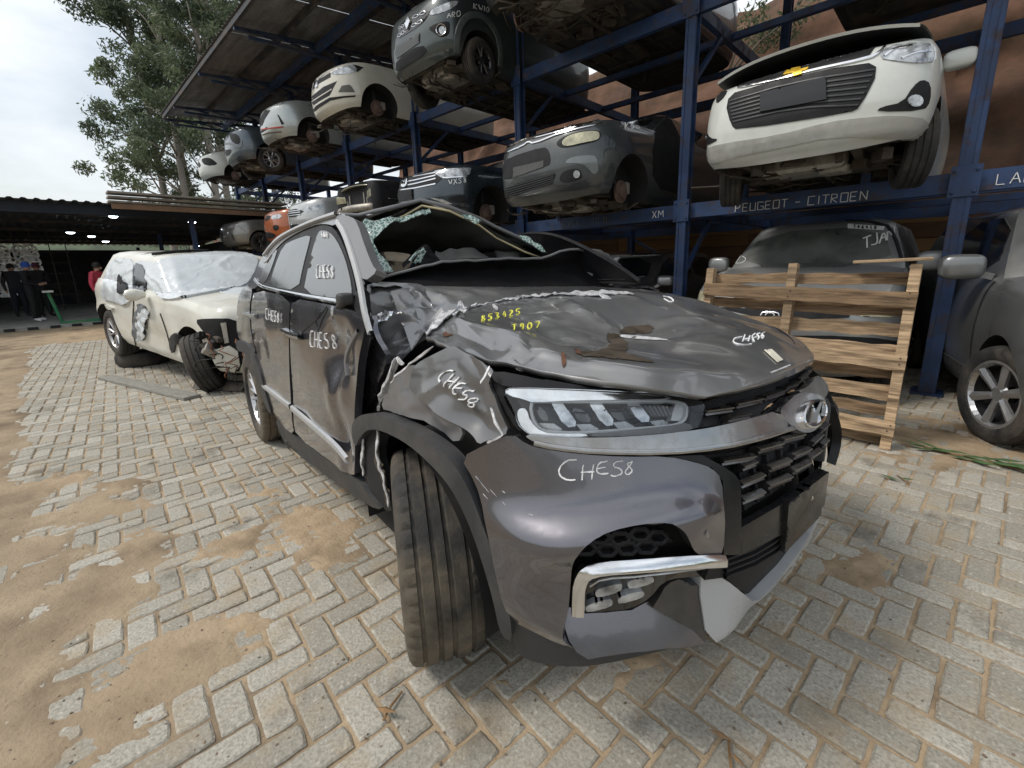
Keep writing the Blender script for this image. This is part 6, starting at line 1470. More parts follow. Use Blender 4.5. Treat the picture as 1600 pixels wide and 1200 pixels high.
laid('cowl_side', CF((40, 340), (75, 310), (120, 500), (200, 600), (160, 740), (110, 850), (40, 960), (40, 700)), lambda u, v: (hy(u, v, -.84), Vector((0, -1, 0))), HP, hero.root, 0, .02, 5, smooth=1, disp=lambda p: .02*fbm(p*4, 2, 3))
# dark folded band
UND = mat('bonnet_underside', (.008, .008, .009), .9, var=.4, vs=8, dirt=.15, dcol=(.04, .038, .035), spec=.12)
ub = [(580, 449), (650, 449), (730, 449), (810, 448), (890, 448), (950, 447), (990, 449)]
um = [(577, 443), (640, 428), (720, 424), (800, 424), (880, 420), (925, 412), (955, 425)]
ut = [(574, 440), (632, 424), (690, 409), (780, 405), (845, 404), (890, 390), (938, 392)]
sheet('folded_bonnet', [[hx(u, v, -.62) for u, v in ub], [hx(u, v, -.78) for u, v in um], [hx(u, v, -.72) for u, v in ut], [hx(u, v+3, -.80) for u, v in ut]], UND, hero.root, 60, 30, lambda u, v, p: Vector((0, 0, .012*fbm((p.x*4, p.y*5, 2), 2, 3))), auto=35)
mb = MB(); mb.tube([hx(u, v, -.72)+Vector((0, 0, .012*fbm((0, u*.05, 2), 2, 3))) for u, v in densify(ut, 12, False)], .008, 6); mb.build('folded_edge', HPX, hero.root, True)
fl = [[hx(915, 389, -.70), hx(935, 391, -.68), hx(945, 393, -.66)], [hx(938, 412, -.66), hx(950, 408, -.62), hx(960, 405, -.60)], [hx(955, 425, -.62), hx(968, 424, -.58), hx(980, 425, -.55)], [hx(968, 445, -.60), hx(985, 449, -.56), hx(998, 450, -.50)]]
sheet('hanging_flap', fl, mat('rubber_flap', (.045, .045, .045), .8, var=.4, vs=20), hero.root, 16, 40, lambda u, v, p: Vector((.03*noise.noise(p*16), .02*noise.noise(p*20+Vector((3, 0, 0))), .01*noise.noise(p*30))), auto=25)
# ---- interior
INT = mat('cabin_plastic', (.012, .012, .013), .75, var=.3)
m = MB(); m.box((-1.0, 0, 1.10), (.55, 1.45, .28), bev=.08); m.build('dashboard', INT, hero.root, True, 50)
sheet('airbag_rag', [[hx(628, 412, -.95), hx(650, 388, -.97), hx(668, 382, -.97), hx(680, 400, -.95)], [hx(630, 420, -.85), hx(650, 402, -.86), hx(668, 395, -.84), hx(690, 412, -.85)]], UND, hero.root, 24, 12, lambda u, v, p: Vector((0, 0, .03*noise.noise(p*14))), auto=20)
sheet('airbag_rag', [[hx(680, 392, -1.0), hx(710, 390, -1.02), hx(738, 388, -1.02), hx(765, 404, -1.0)], [hx(680, 412, -.9), hx(710, 410, -.9), hx(738, 409, -.9), hx(768, 412, -.9)]], mat('dash_fabric', (.045, .045, .045), .9), hero.root, 24, 10, lambda u, v, p: Vector((0, 0, .015*noise.noise(p*14))), auto=20)
strip('shattered_trim', [[(640, 408), (655, 390), (660, 400), (650, 410)], [(648, 412), (662, 388)], [(655, 410), (664, 392)]], lambda u, v: (hx(u, v, -.84), Vector((1, 0, 0))), CRZ, hero.root, .012, .006, 2)
for y in (-.38, .40):
    st_o = MB(); st_o.box((-1.75, y, .72), (.52, .50, .16), bev=.06); st_o.build('seat_cushion', SEATC, hero.root, True, 50)
    st_o = MB(); st_o.box((-2.02, y, 1.06), (.16, .48, .60), Matrix.Rotation(-.2, 3, 'Y'), bev=.06); st_o.build('seat_back', SEATC, hero.root, True, 50)
    st_o = MB(); st_o.box((-2.10, y, 1.44), (.11, .26, .17), bev=.05); st_o.build('head_restraint', mat('restraint_grey', (.32, .33, .34), .8), hero.root, True, 50)
m = MB(); m.box((-2.9, 0, 1.0), (.14, 1.2, .6), bev=.06); m.build('rear_bench', SEATC, hero.root, True, 50)
for (u, v), sc in (((795, 392), 1.0), ((830, 396), .8)):
    p = hx(u, v, -1.35); mb = MB(); mb.lathe([(.0001, -.13), (.08, -.11), (.11, 0), (.09, .08), (.0001, .11)], 16, 'z', p); mb.build('curtain_airbag', mat('airbag_grey', (.42, .43, .43), .85), hero.root, True)
sheet('far_side_blackout', [[Vector((-.75, .80, 1.0)), Vector((-1.6, .82, 1.0)), Vector((-2.6, .80, 1.0)), Vector((-3.0, .75, 1.0))], [Vector((-.75, .84, 1.32)), Vector((-1.2, .80, 1.44)), Vector((-1.8, .72, 1.53)), Vector((-2.9, .66, 1.34))]], INT, hero.root, 12, 8)  # added black sheet blocks the far side so the cabin stays dark
# floor of the wreck and far side
m = MB(); m.box((-1.6, 0, .24), (3.6, 1.5, .06)); m.build('underbody', FLOORP, hero.root)
rows = [[Vector((-3.70+.0*j, -.76+1.52*i/12, .35+j*.12)) + Vector((-.05*cos((i/12-.5)*pi), 0, 0)) for i in range(13)] for j in range(7)]
MB().grid(rows).build('tailgate', HP, hero.root, True)
# ---- wheels
def hero_tyre():
    r, h, rim = .362, .122, .235; V = []; Fc = []; n = 168
    prof = [(rim, -.10, 0), (rim+.02, -h, 0), (.30, -h*1.05, 0), (.335, -h*1.0, 0), (.350, -h*.93, 1), (.357, -h*.84, 1), (.3605, -h*.68, 1), (.3515, -h*.64, 0), (.3515, -h*.58, 0), (.362, -h*.55, 2), (.363, -h*.22, 2), (.353, -h*.18, 0), (.353, -h*.10, 0), (.3632, -h*.07, 2), (.3632, h*.13, 2), (.353, h*.16, 0), (.353, h*.24, 0), (.3625, h*.27, 2), (.362, h*.53, 2), (.3515, h*.57, 0), (.3515, h*.63, 0), (.3605, h*.66, 1), (.357, h*.84, 1), (.350, h*.93, 1), (.335, h, 0), (.30, h*1.05, 0), (rim+.02, h, 0), (rim, .10, 0)]
    m_ = len(prof)
    for i in range(n):
        q = 2*pi*i/n
        for rr, y, k in prof:
            if k == 1 and i % 4 == 0: rr -= .007
            if k == 2 and i % 6 == (0 if y < 0 else 3): rr -= .0035
            V.append((rr*cos(q), y, rr*sin(q)))
    for i in range(n):
        j = (i+1) % n
        for k in range(m_-1): Fc.append((i*m_+k, i*m_+k+1, j*m_+k+1, j*m_+k))
    return V, Fc
TY = mat('muddy_tread', (.028, .027, .026), .8, var=.35, vs=6, dirt=.62, dcol=(.19, .155, .11), ds=3.2, bump=.2, bs=120, dlo=.42, dhi=.62)
V, Fc = hero_tyre()
hm, tm, rm = wheel_mesh(.362, .235, 'multi', .235)
ty0 = raw('tyre', V, Fc, TY, None, True, auto=28)
def hwheel(x, y, z, steer, rz=0.0):
    w = bpy.data.objects.new('wheel', hm); COL.objects.link(w); w.parent = hero.root; w.location = (x, y, z)
    w.rotation_euler = (Matrix.Rotation(steer + (0 if y > 0 else pi), 3, 'Z') @ Matrix.Rotation(rz, 3, 'Y')).to_euler()
    t = bpy.data.objects.new('tyre', ty0.data); COL.objects.link(t); t.parent = w
    r_ = bpy.data.objects.new('rim', rm); COL.objects.link(r_); r_.parent = w
hwheel(.0, -.80, .362, -.40, .3); hwheel(0, .80, .362, -.40, 1.0); hwheel(-2.71, -.81, .362, 0, .5); hwheel(-2.71, .81, .362, 0, 2)
bpy.data.objects.remove(ty0)
sheet('rear_screen', [[Vector((-2.88, -.66+1.32*i/5, 1.42)) for i in range(6)], [Vector((-3.25, -.70+1.4*i/5, 1.22)) for i in range(6)], [Vector((-3.62, -.72+1.44*i/5, 1.0)) for i in range(6)]], WIN, hero.root, 12, 10)
for k_, q in enumerate((((135, 530), (190, 590), (250, 655)), ((160, 515), (205, 560), (245, 605)), ((105, 465), (150, 520), (185, 565)), ((210, 560), (250, 600)), ((310, 600), (325, 605)), ((940, 655), (945, 680)), ((205, 520), (216, 528)))): hs('scratch', [C2(*q)], TORN, .0018, .0006, .0015+bump_disp(hpx(*C2(q[0])[0])[0]), rag=.5)
# ---- hand lettering
def scrawl(lines, m_, fn, w=.009): 
    mb = MB()
    for ln in lines: strip('x', [ln], fn, m_, hero.root, w*1.25, .0012, 2, .002, 1, mb, .45)
    if mb.v: tag(mb.build('marker_lettering', m_, hero.root), kind='stuff')
MK = mat('marker_white', (.80, .80, .80), .6, var=.1, vs=60); MY = mat('marker_yellow', (.72, .70, .10), .6, var=.2, vs=60)
scrawl([C2(*s_) for s_ in ([(482, 402), (445, 405), (415, 435), (420, 465), (450, 482), (478, 478)], [(507, 422), (503, 480)], [(545, 420), (538, 478)], [(498, 452), (548, 448)], [(598, 408), (565, 415), (556, 440), (565, 458), (600, 455)], [(558, 436), (590, 432)], [(655, 408), (622, 412), (618, 432), (645, 436), (652, 455), (630, 466), (608, 462)], [(690, 410), (668, 418), (680, 432), (692, 445), (672, 462), (660, 448), (678, 430), (690, 410)])], MK, hpx, .0032)
def wpx(u, v):
    h = hpx(u, v)
    if not h: return None
    p, n = h; return p + n*(-.01+wing_disp(p)+.003), n
scrawl([CF(*s_) for s_ in ([(555, 690), (520, 684), (485, 712), (478, 745), (498, 762)], [(560, 708), (522, 798)], [(600, 728), (565, 806)], [(540, 754), (588, 768)], [(645, 780), (612, 772), (590, 804), (582, 842), (600, 850)], [(596, 806), (630, 812)], [(692, 834), (652, 822), (634, 850), (662, 862), (650, 890), (604, 886)], [(706, 878), (672, 884), (664, 906), (692, 914), (722, 896), (706, 878)], [(692, 914), (660, 916), (652, 936), (682, 946), (702, 930), (692, 914)])], MK, wpx, .0034)
def dpx(u, v):
    h = hpx(u, v)
    if not h: return None
    return h[0]+h[1]*(.007+(door_disp(h[0]) if h[0].z < 1.15 else 0)), h[1]
for t_, u, v, h_, sl in (('CHE58', 487, 541, 24, .18), ('CHE58', 417, 498, 16, .35), ('CHE58', 497, 435, 20, .05), ('5164', 505, 372, 9, .1)):
    st, L_ = word(t_, h_, .95); scrawl([[(u+x*.30, v-y+sl*x*.30) for x, y in s_] for s_ in st], MK, dpx, .004)
for t_, u, v, h_, sl in (('853425', 752, 503, 9, -.22), ('1907', 800, 517, 10, -.10)):
    st, L_ = word(t_, h_, 1.05); scrawl([[(u+x*1.15, v-y+sl*x) for x, y in s_] for s_ in st], MY, bpx, .0048)
scrawl([CHO(*s_) for s_ in ([(1150, 308), (1110, 315), (1102, 335), (1140, 350), (1195, 345)], [(1165, 300), (1150, 335)], [(1190, 305), (1180, 335)], [(1155, 322), (1190, 318)], [(1215, 292), (1198, 305), (1210, 335)], [(1200, 315), (1222, 310)], [(1240, 290), (1222, 295), (1235, 310), (1225, 325)], [(1262, 285), (1245, 295), (1262, 308), (1250, 318), (1245, 300)])], MK, bpx, .005)
scrawl([CHO((755, 105), (790, 110), (810, 130), (790, 135), (760, 118))], MK, bpx, .006)
# ================================================================== wrecks on the ground, pallet, people, small things
# ---- white wreck wrapped in plastic, rear propped up
WR = paint('wreck_cream', (.66, .65, .58), metal=0, rough=.38, coat=.5, dirt=.7, dcol=(.34, .28, .20)); WRAP = mat('plastic_wrap', (.60, .635, .655), .28, var=.08, vs=5, trans=0, coat=.4, bump=.12, bs=9)
P = dict(W=1.84, L=4.15, fo=.80, wb=2.66, wr=.35, zb=.24, zf=.98, zc=1.06, xw=-.42, H=1.52, glass=WRAP, cap=.62, pw=2.8, crown=.05, ra=.41, xr0=-1.05, tumble=.22)
c = Car('wrecked_white_suv', 'cream white wrecked SUV with windows wrapped in white plastic and its nose torn off', 'car', (-6.42, 1.92, .0), radians(11), None, (0, .075))
wb_ = shell(c, P, WR, rear_arch=True); Q4 = crop(130, 340, 4)
for v in wb_.data.vertices:
    q = v.co; d_ = .020*fbm(q*1.6, 2, 3) + .045*max(0, .22-abs(noise.noise(Vector((q.x*2.4, 1, q.z*2.8)))))*(1 if q.y < 0 else 0); v.co = q + Vector((0, (1 if q.y > 0 else -1)*d_, d_*.4))
c.set_bvh([wb_] + [o for o in c.root.children if o.name.startswith('cabin')])
underside(c, P, 21, 1.2)
wheel(c, .03, -.83, .34, .345, .225, 'double5', steer=-.55, camber=-.28); wheel(c, 0, .74, .35, .345, .225, 'double5'); wheel(c, -2.66, -.78, .33, .345, .225, 'double5'); wheel(c, -2.66, .78, .33, .345, .225, 'double5')
crinkle = lambda p: .003*fbm(p*2, 2, 2) + .008*max(0, 1-abs(noise.noise(Vector((p.x*2.5+p.z*3, p.y*1.6, p.z*4))))/.12) + .004*max(0, 1-abs(noise.noise(Vector((p.x*6, p.y*5+3, p.z*6))))/.06)
c.lay('plastic_sheet', Q4((398, 360), (440, 285), (620, 240), (900, 218), (1040, 232), (1098, 262), (1060, 370), (1010, 432), (900, 452), (640, 503), (520, 520), (470, 485), (420, 420)), WRAP, off=.03, wall=.03, step=2.5, disp=crinkle, smooth=1, auto=30)
c.lay('plastic_sheet', Q4((135, 400), (170, 300), (235, 255), (330, 262), (320, 400), (325, 500), (270, 550), (200, 525), (115, 505)), WRAP, off=.025, wall=.03, step=2.5, disp=crinkle, smooth=1, auto=30)
c.lay('plastic_tear', Q4((232, 470), (245, 345), (265, 400), (300, 415), (298, 460), (260, 482)), BLKPL, off=.05, wall=.01, step=2, smooth=1)
c.lay('window_gap', Q4((325, 280), (385, 300), (410, 440), (360, 480), (322, 495)), GLOSSBLK, off=.02, wall=.02, step=2.5, smooth=1)
c.lay('torn_door_skin', Q4((345, 530), (410, 560), (400, 740), (360, 780), (300, 720), (330, 600)), mat('torn_grey_skin', (.16, .17, .18), .5, metal=.4, var=.5, vs=12), off=.012, wall=.01, step=2, smooth=1, disp=lambda p: .03*noise.noise(p*9), auto=20)
c.lay('crumpled_film', Q4((345, 620), (390, 560), (430, 590), (390, 680), (400, 760), (350, 775)), WRAP, off=.03, wall=.01, step=2, smooth=1, disp=lambda p: .03*noise.noise(p*14), auto=20)
c.lay('arch_trim', Q4((545, 800), (550, 740), (590, 715), (650, 750), (720, 830), (800, 960), (850, 1040), (810, 1030), (740, 930), (650, 800), (590, 770), (570, 860)), TRIM, off=.02, wall=.03, step=2.5, smooth=1)
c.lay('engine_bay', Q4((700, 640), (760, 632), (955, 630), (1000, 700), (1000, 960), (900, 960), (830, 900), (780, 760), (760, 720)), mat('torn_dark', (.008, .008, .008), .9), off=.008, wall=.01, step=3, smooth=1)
c.lay('lamp_frame', Q4((865, 660), (895, 655), (915, 780), (890, 785)), mat('bare_panel', (.34, .32, .27), .7), off=.02, wall=.02, step=2, smooth=0)
c.lay('crash_bar', Q4((800, 830), (960, 790), (990, 960), (850, 930)), WR, off=.03, wall=.05, step=2.5, smooth=1, disp=crinkle)
[c.line('door_seam', [q_], BLKPL, w=.015, h=.003) for q_ in (Q4((485, 600), (520, 700), (545, 790)), Q4((320, 500), (310, 700), (345, 860)))]
c.lay('door_handle', Q4((135, 550), (150, 542), (195, 560), (190, 578), (140, 568)), WR, off=.03, wall=.03, step=1.5, smooth=1)
c.line('roof_rail', [Q4((440, 235), (620, 215), (780, 215)), ], BLKPL, w=.05, h=.03)
m = MB(); mp = c.px(*Q4((400, 490))[0]); pp = mp[0] if mp else Vector((-.5, -.9, 1.1)); m.lathe([(.0001, -.11), (.06, -.08), (.075, 0), (.05, .09), (.0001, .12)], 14, 'y', pp+Vector((.05, -.14, .03))); m.build('door_mirror', WR, c.root, True)
m = MB(); m.lathe([(.0001, -.11), (.06, -.08), (.075, 0), (.05, .09), (.0001, .12)], 14, 'y', (-.75, 1.06, 1.16)); m.build('door_mirror', WR, c.root, True)
rg = random.Random(4)
for k in range(14):
    h = c.px(*Q4((rg.uniform(720, 980), rg.uniform(700, 960)))[0])
    if not h: continue
    a = h[0]+h[1]*.05; b = a + Vector((rg.gauss(.05, .1), rg.gauss(0, .12), rg.uniform(-.25, .05))); m = MB(); m.tube([catmull([a, (a+b)/2+Vector((rg.gauss(0, .06), rg.gauss(0, .06), .03)), b, b+Vector((0, 0, -.05))], t/9) for t in range(10)], .006, 5); m.build('loose_wire', [BLKPL, RUST, BLKPL][k % 3], c.root, True)
for k in range(7):
    h = c.px(*Q4((rg.uniform(700, 860), rg.uniform(720, 860)))[0])
    if h: m = MB(); m.box(h[0]+h[1]*.03, (rg.uniform(.06, .16), rg.uniform(.04, .1), rg.uniform(.05, .14)), Matrix.Rotation(rg.uniform(0, 3), 3, (1, 1, 0)), .01); m.build('broken_bracket', [GREASE, BLKPL, CASTAL][k % 3], c.root)
# tyre under its sill and bits fallen on the paving
ty = Car('spare_wheel', 'black spare wheel lying under the sill of the white wreck', 'wheel', (*gnd(226, 568)[:2], 0), .3); m = MB(); m.lathe([(.19, .02), (.23, 0), (.31, .01), (.335, .06), (.335, .15), (.31, .20), (.23, .21), (.19, .19)], 30, 'z', close=True); m.build('casing', RUBBER, ty.root, True, 40)
p = gnd(352, 607); bt = empty('fallen_bumper_scrap', 'dark grey bumper scrap lying in front of the white wreck', 'car part', p, .5)
sheet('scrap', [[Vector((x*.12, -.12, .02)) for x in range(-3, 4)], [Vector((x*.13, 0, .09+.02*(x % 2))) for x in range(-3, 4)], [Vector((x*.12, .13, .03)) for x in range(-3, 4)]], mat('scrap_plastic', (.07, .065, .06), .7, dirt=.5), bt, 24, 12, lambda u, v, q: Vector((0, 0, .02*noise.noise(q*12))), auto=25)
p = gnd(205, 602); pk = empty('flat_plank', 'grey weathered plank lying flat on the paving before the white wreck', 'plank', (p.x+.3, p.y+.1, .0), radians(14)); m = MB(); m.box((0, 0, .018), (2.3, .17, .036), bev=.004); m.build('board', mat('grey_plank', (.24, .23, .2), .85, var=.3, stretch=(1, 8, 8), bump=.3), pk)

# ---- ground level cars under the rack
OLDS = paint('old_silver', (.30, .305, .30), metal=.55, rough=.4, coat=.4, dirt=.6, dcol=(.30, .27, .22)); DUSTG = mat('dusty_windscreen', (.035, .038, .037), .25, var=.3, dirt=.75, dcol=(.20, .205, .185), ds=1.5, dlo=.3, dhi=.75, spec=.5)
P = dict(W=1.84, L=4.55, fo=.90, wb=2.62, wr=.34, zb=.24, zf=.95, zc=1.20, xw=-.22, H=1.74, cap=.66, pw=2.8, crown=.06, xr0=-.72, tumble=.26, glass=DUSTG)
c = Car('dusty_silver_suv', 'dusty silver SUV with a numbered windscreen sticker parked behind the pallet', 'car', (-1.20, 5.58, 0), DOWN); shell(c, P, OLDS)
for s in (-1, 1): wheel(c, 0, s*.78, .34, .34, .215, 'five'); wheel(c, -2.62, s*.78, .34, .34, .215, 'five')
I_ = crop(1000, 320, 2.667)
c.lay('headlight', I_((170, 385), (205, 340), (260, 355), (285, 400), (270, 430)), LENSY, off=.006, smooth=1); c.lay('headlight', I_((870, 465), (940, 430), (1050, 415), (1098, 420), (1090, 470)), LENSY, off=.006, smooth=1)
c.lay('grille', I_((300, 425), (470, 432), (880, 450), (870, 470), (700, 480), (480, 465)), BLKPL, off=.006, smooth=0)
c.line('emblem', [I_((505, 462), (512, 448), (575, 450), (580, 465)), I_((525, 462), (530, 452), (556, 452), (560, 464))], CHROME, w=.018, h=.01, off=.006)
c.lay('lower_grille', I_((440, 560), (700, 540), (1080, 560), (1080, 600), (700, 600), (450, 600)), BLKPL, off=.006, smooth=1)
st = c.lay('windscreen_sticker', I_((865, 82), (1018, 92), (1015, 108), (865, 100)), mat('sticker_white', (.72, .72, .70), .6, var=.03), off=.010, wall=.002, smooth=0, step=2)
write(c, 'sticker_print', '746418', *I_((890, 99))[0], 5.0, m=mat('print_black', (.01, .01, .01), .7), w=.009, slope=.05, sp=1.3, jit=.01).location = (.012, 0, .006)
write(c, 'marker_lettering', 'TJAN', *I_((930, 185))[0], 17, w=.014, slope=-.35, sp=.75).location = (.006, 0, .003)
c.line('marker_oval', [I_(*[(403+38*cos(k*pi/8), 228+17*sin(k*pi/8)) for k in range(17)])], CHALK, w=.008, h=.002, off=.006)
c.lay('green_sticker', I_((358, 243), (385, 240), (383, 248), (358, 252)), mat('sticker_green', (.05, .35, .2), .6), off=.008, wall=.002, smooth=0, step=1.5)
c.line('windscreen_edge', [I_((320, 255), (400, 150), (470, 90), (540, 72), (780, 62), (1020, 75), (1060, 130), (1090, 230))], BLKPL, w=.035, h=.012, off=.004)
for s in (-1, 1): m = MB(); m.add(*pod((-.45, s*1.02, 1.27), (.075, .12, .095))); m.bar((-.45, s*.86, 1.20), (-.45, s*.95, 1.23), .05, .05); m.build('door_mirror', OLDS, c.root, True, 40)
c2 = paint('grey_suv', (.18, .185, .185), metal=.6, rough=.33, coat=.8, dirt=.3)
P = dict(W=1.82, L=4.55, fo=.90, wb=2.62, wr=.35, zb=.24, zf=.98, zc=1.14, xw=-.30, H=1.72, cap=.70, pw=2.6, crown=.06, ra=.41, xr0=-.85, tumble=.24)
c = Car('grey_suv', 'grey SUV with silver six spoke wheel, cut off by the right edge of the picture', 'car', (1.17, 4.75, 0), DOWN+radians(13)); shell(c, P, c2, rear_arch=True)
for s in (-1, 1): wheel(c, 0, s*.80, .35, .35, .225, 'fan6', rimr=.245, steer=.32); wheel(c, -2.62, s*.79, .35, .35, .225, 'fan6', rimr=.245)
for s in (-1, 1): m = MB(); m.add(*pod((-.62, s*1.03, 1.23), (.085, .14, .10))); m.bar((-.62, s*.84, 1.15), (-.62, s*.95, 1.18), .07, .05); m.build('door_mirror', c2, c.root, True, 40)
[c.line('door_seam', [q_], BLKPL, 'sideR', w=.012, h=.002) for q_ in ([(-.48, .40), (-.52, .8), (-.50, 1.12)], [(-1.55, .36), (-1.55, 1.12)])]
c.lay('lower_trim', [(.86, .24), (.86, .42), (.52, .44), (.46, .26)], TRIM, 'sideR', off=.008, smooth=1)
c.lay('door_trim', [(-.45, .25), (-.45, .42), (-2.15, .42), (-2.15, .25)], TRIM, 'sideR', off=.006, smooth=0)
c.line('door_handle', [[(-1.28, .98), (-1.48, .98)], [(-2.2, 1.0), (-2.38, 1.0)]], c2, 'sideR', w=.03, h=.03)
SD = paint('dim_saloon', (.07, .07, .072), metal=.5, rough=.35, dirt=.4)
P = dict(W=1.80, L=4.6, fo=.88, wb=2.65, wr=.33, zb=.2, zf=.82, zc=1.0, xw=-.40, H=1.49, cap=.66, pw=2.6, crown=.05, xr0=-1.15, tumble=.26)
c = Car('dark_grey_saloon', 'dark grey saloon in shadow under the rack, seen past the bonnet of the crashed SUV', 'car', (-4.10, 5.75, 0), DOWN); shell(c, P, SD)
for s in (-1, 1): wheel(c, 0, s*.77, .33, .33, .21, 'five')
m = MB(); m.add(*pod((-.62, 1.0, 1.05), (.075, .12, .075))); m.bar((-.60, .82, .94), (-.61, .93, 1.0), .05, .04); m.build('door_mirror', paint('mirror_silver', (.34, .34, .35), metal=.6), c.root, True, 40)
c.line('screen_edge', [[(-.78, 1.43), (.78, 1.43)]], ALLOY, 'front', w=.02, h=.006)

# ---- pallet stood on edge
wood = [mat('pallet_wood_%d' % i, col, .85, var=.55, vs=3.0, stretch=(1.0, 16, 16), dirt=.95, dcol=dc, ds=2.2, bump=.4, bs=26, dlo=.46, dhi=.66, obj_rand=.30) for i, (col, dc) in enumerate([((.32, .215, .125), (.08, .05, .03)), ((.38, .27, .165), (.12, .08, .05)), ((.25, .165, .095), (.065, .042, .026))])]
pal = empty('wooden_pallet', 'rough wooden pallet standing on edge in front of the dusty silver SUV', 'pallet', (-.86, 3.86, 0), 0, rx=-.12); rg = random.Random(9)
def board(xc, zc_, L_, h_, y, rot=0.0, mt=None, th=.022):
    n = 14; V = []; Fc = []
    top = [rg.uniform(-.010, .007) for _ in range(n+1)]; bot = [rg.uniform(-.007, .010) for _ in range(n+1)]; wav = rg.uniform(-.006, .006)
    for i in range(n+1):
        x = -L_/2+L_*i/n
        for yy, zz in ((-th/2, -h_/2+bot[i]), (th/2, -h_/2+bot[i]), (th/2, h_/2+top[i]), (-th/2, h_/2+top[i])): V.append((x, yy+wav*sin(i*.4), zz))
    for i in range(n):
        for k in range(4): a = i*4+k; b = i*4+(k+1) % 4; Fc.append((a, b, b+4, a+4))
    Fc += [(3, 2, 1, 0), tuple(n*4+k for k in range(4))]
    o = raw('board', V, Fc, mt or wood[rg.randrange(3)], pal); o.location = (xc, y, zc_); o.rotation_euler = (0, rot, 0); return o
for x, h0, h1 in ((-.69, .70, 1.29), (-.06, .02, 1.31), (.665, 0, 1.29)):
    m = MB(); m.box((x, .05, (h0+h1)/2 if x > -.6 else .64), (.06, .085, (h1-h0) if x > -.6 else 1.28), bev=.004); m.build('stringer', wood[1], pal)
for z, h_, r_ in ((1.20, .085, .0), (.99, .095, .012), (.845, .10, -.004), (.70, .09, .006), (.545, .10, .0), (.395, .11, -.005), (.275, .085, .004), (.06, .07, 0)): board(-.01, z, 1.40, h_, .105, r_)
for z, h_, r_ in ((1.075, .105, .030), (.635, .105, .012), (.165, .105, .012)): board(-.01, z, 1.42, h_, -.006, r_)
m = MB()
for z in (1.20, .99, .845, .70, .545, .395, .275, 1.075, .635, .165):
    for x in (-.69, -.06, .665):
        for dz in (-.02, .022): m.lathe([(.0001, -.004), (.005, -.003), (.005, .004)], 6, 'y', (x+rg.uniform(-.012, .012), (-.018 if z in (1.075, .635, .165) else .092), z+dz))
tag(m.build('nails', mat('nail_iron', (.03, .025, .022), .7), pal), kind='stuff')
lb = empty('loose_board', 'short pale board laid across the top corner of the pallet', 'board', (-.33, 4.03, 1.305), .10, ry=-.03); m = MB(); m.box((0, 0, 0), (.42, .12, .02), bev=.003); m.build('plank', wood[1], lb)

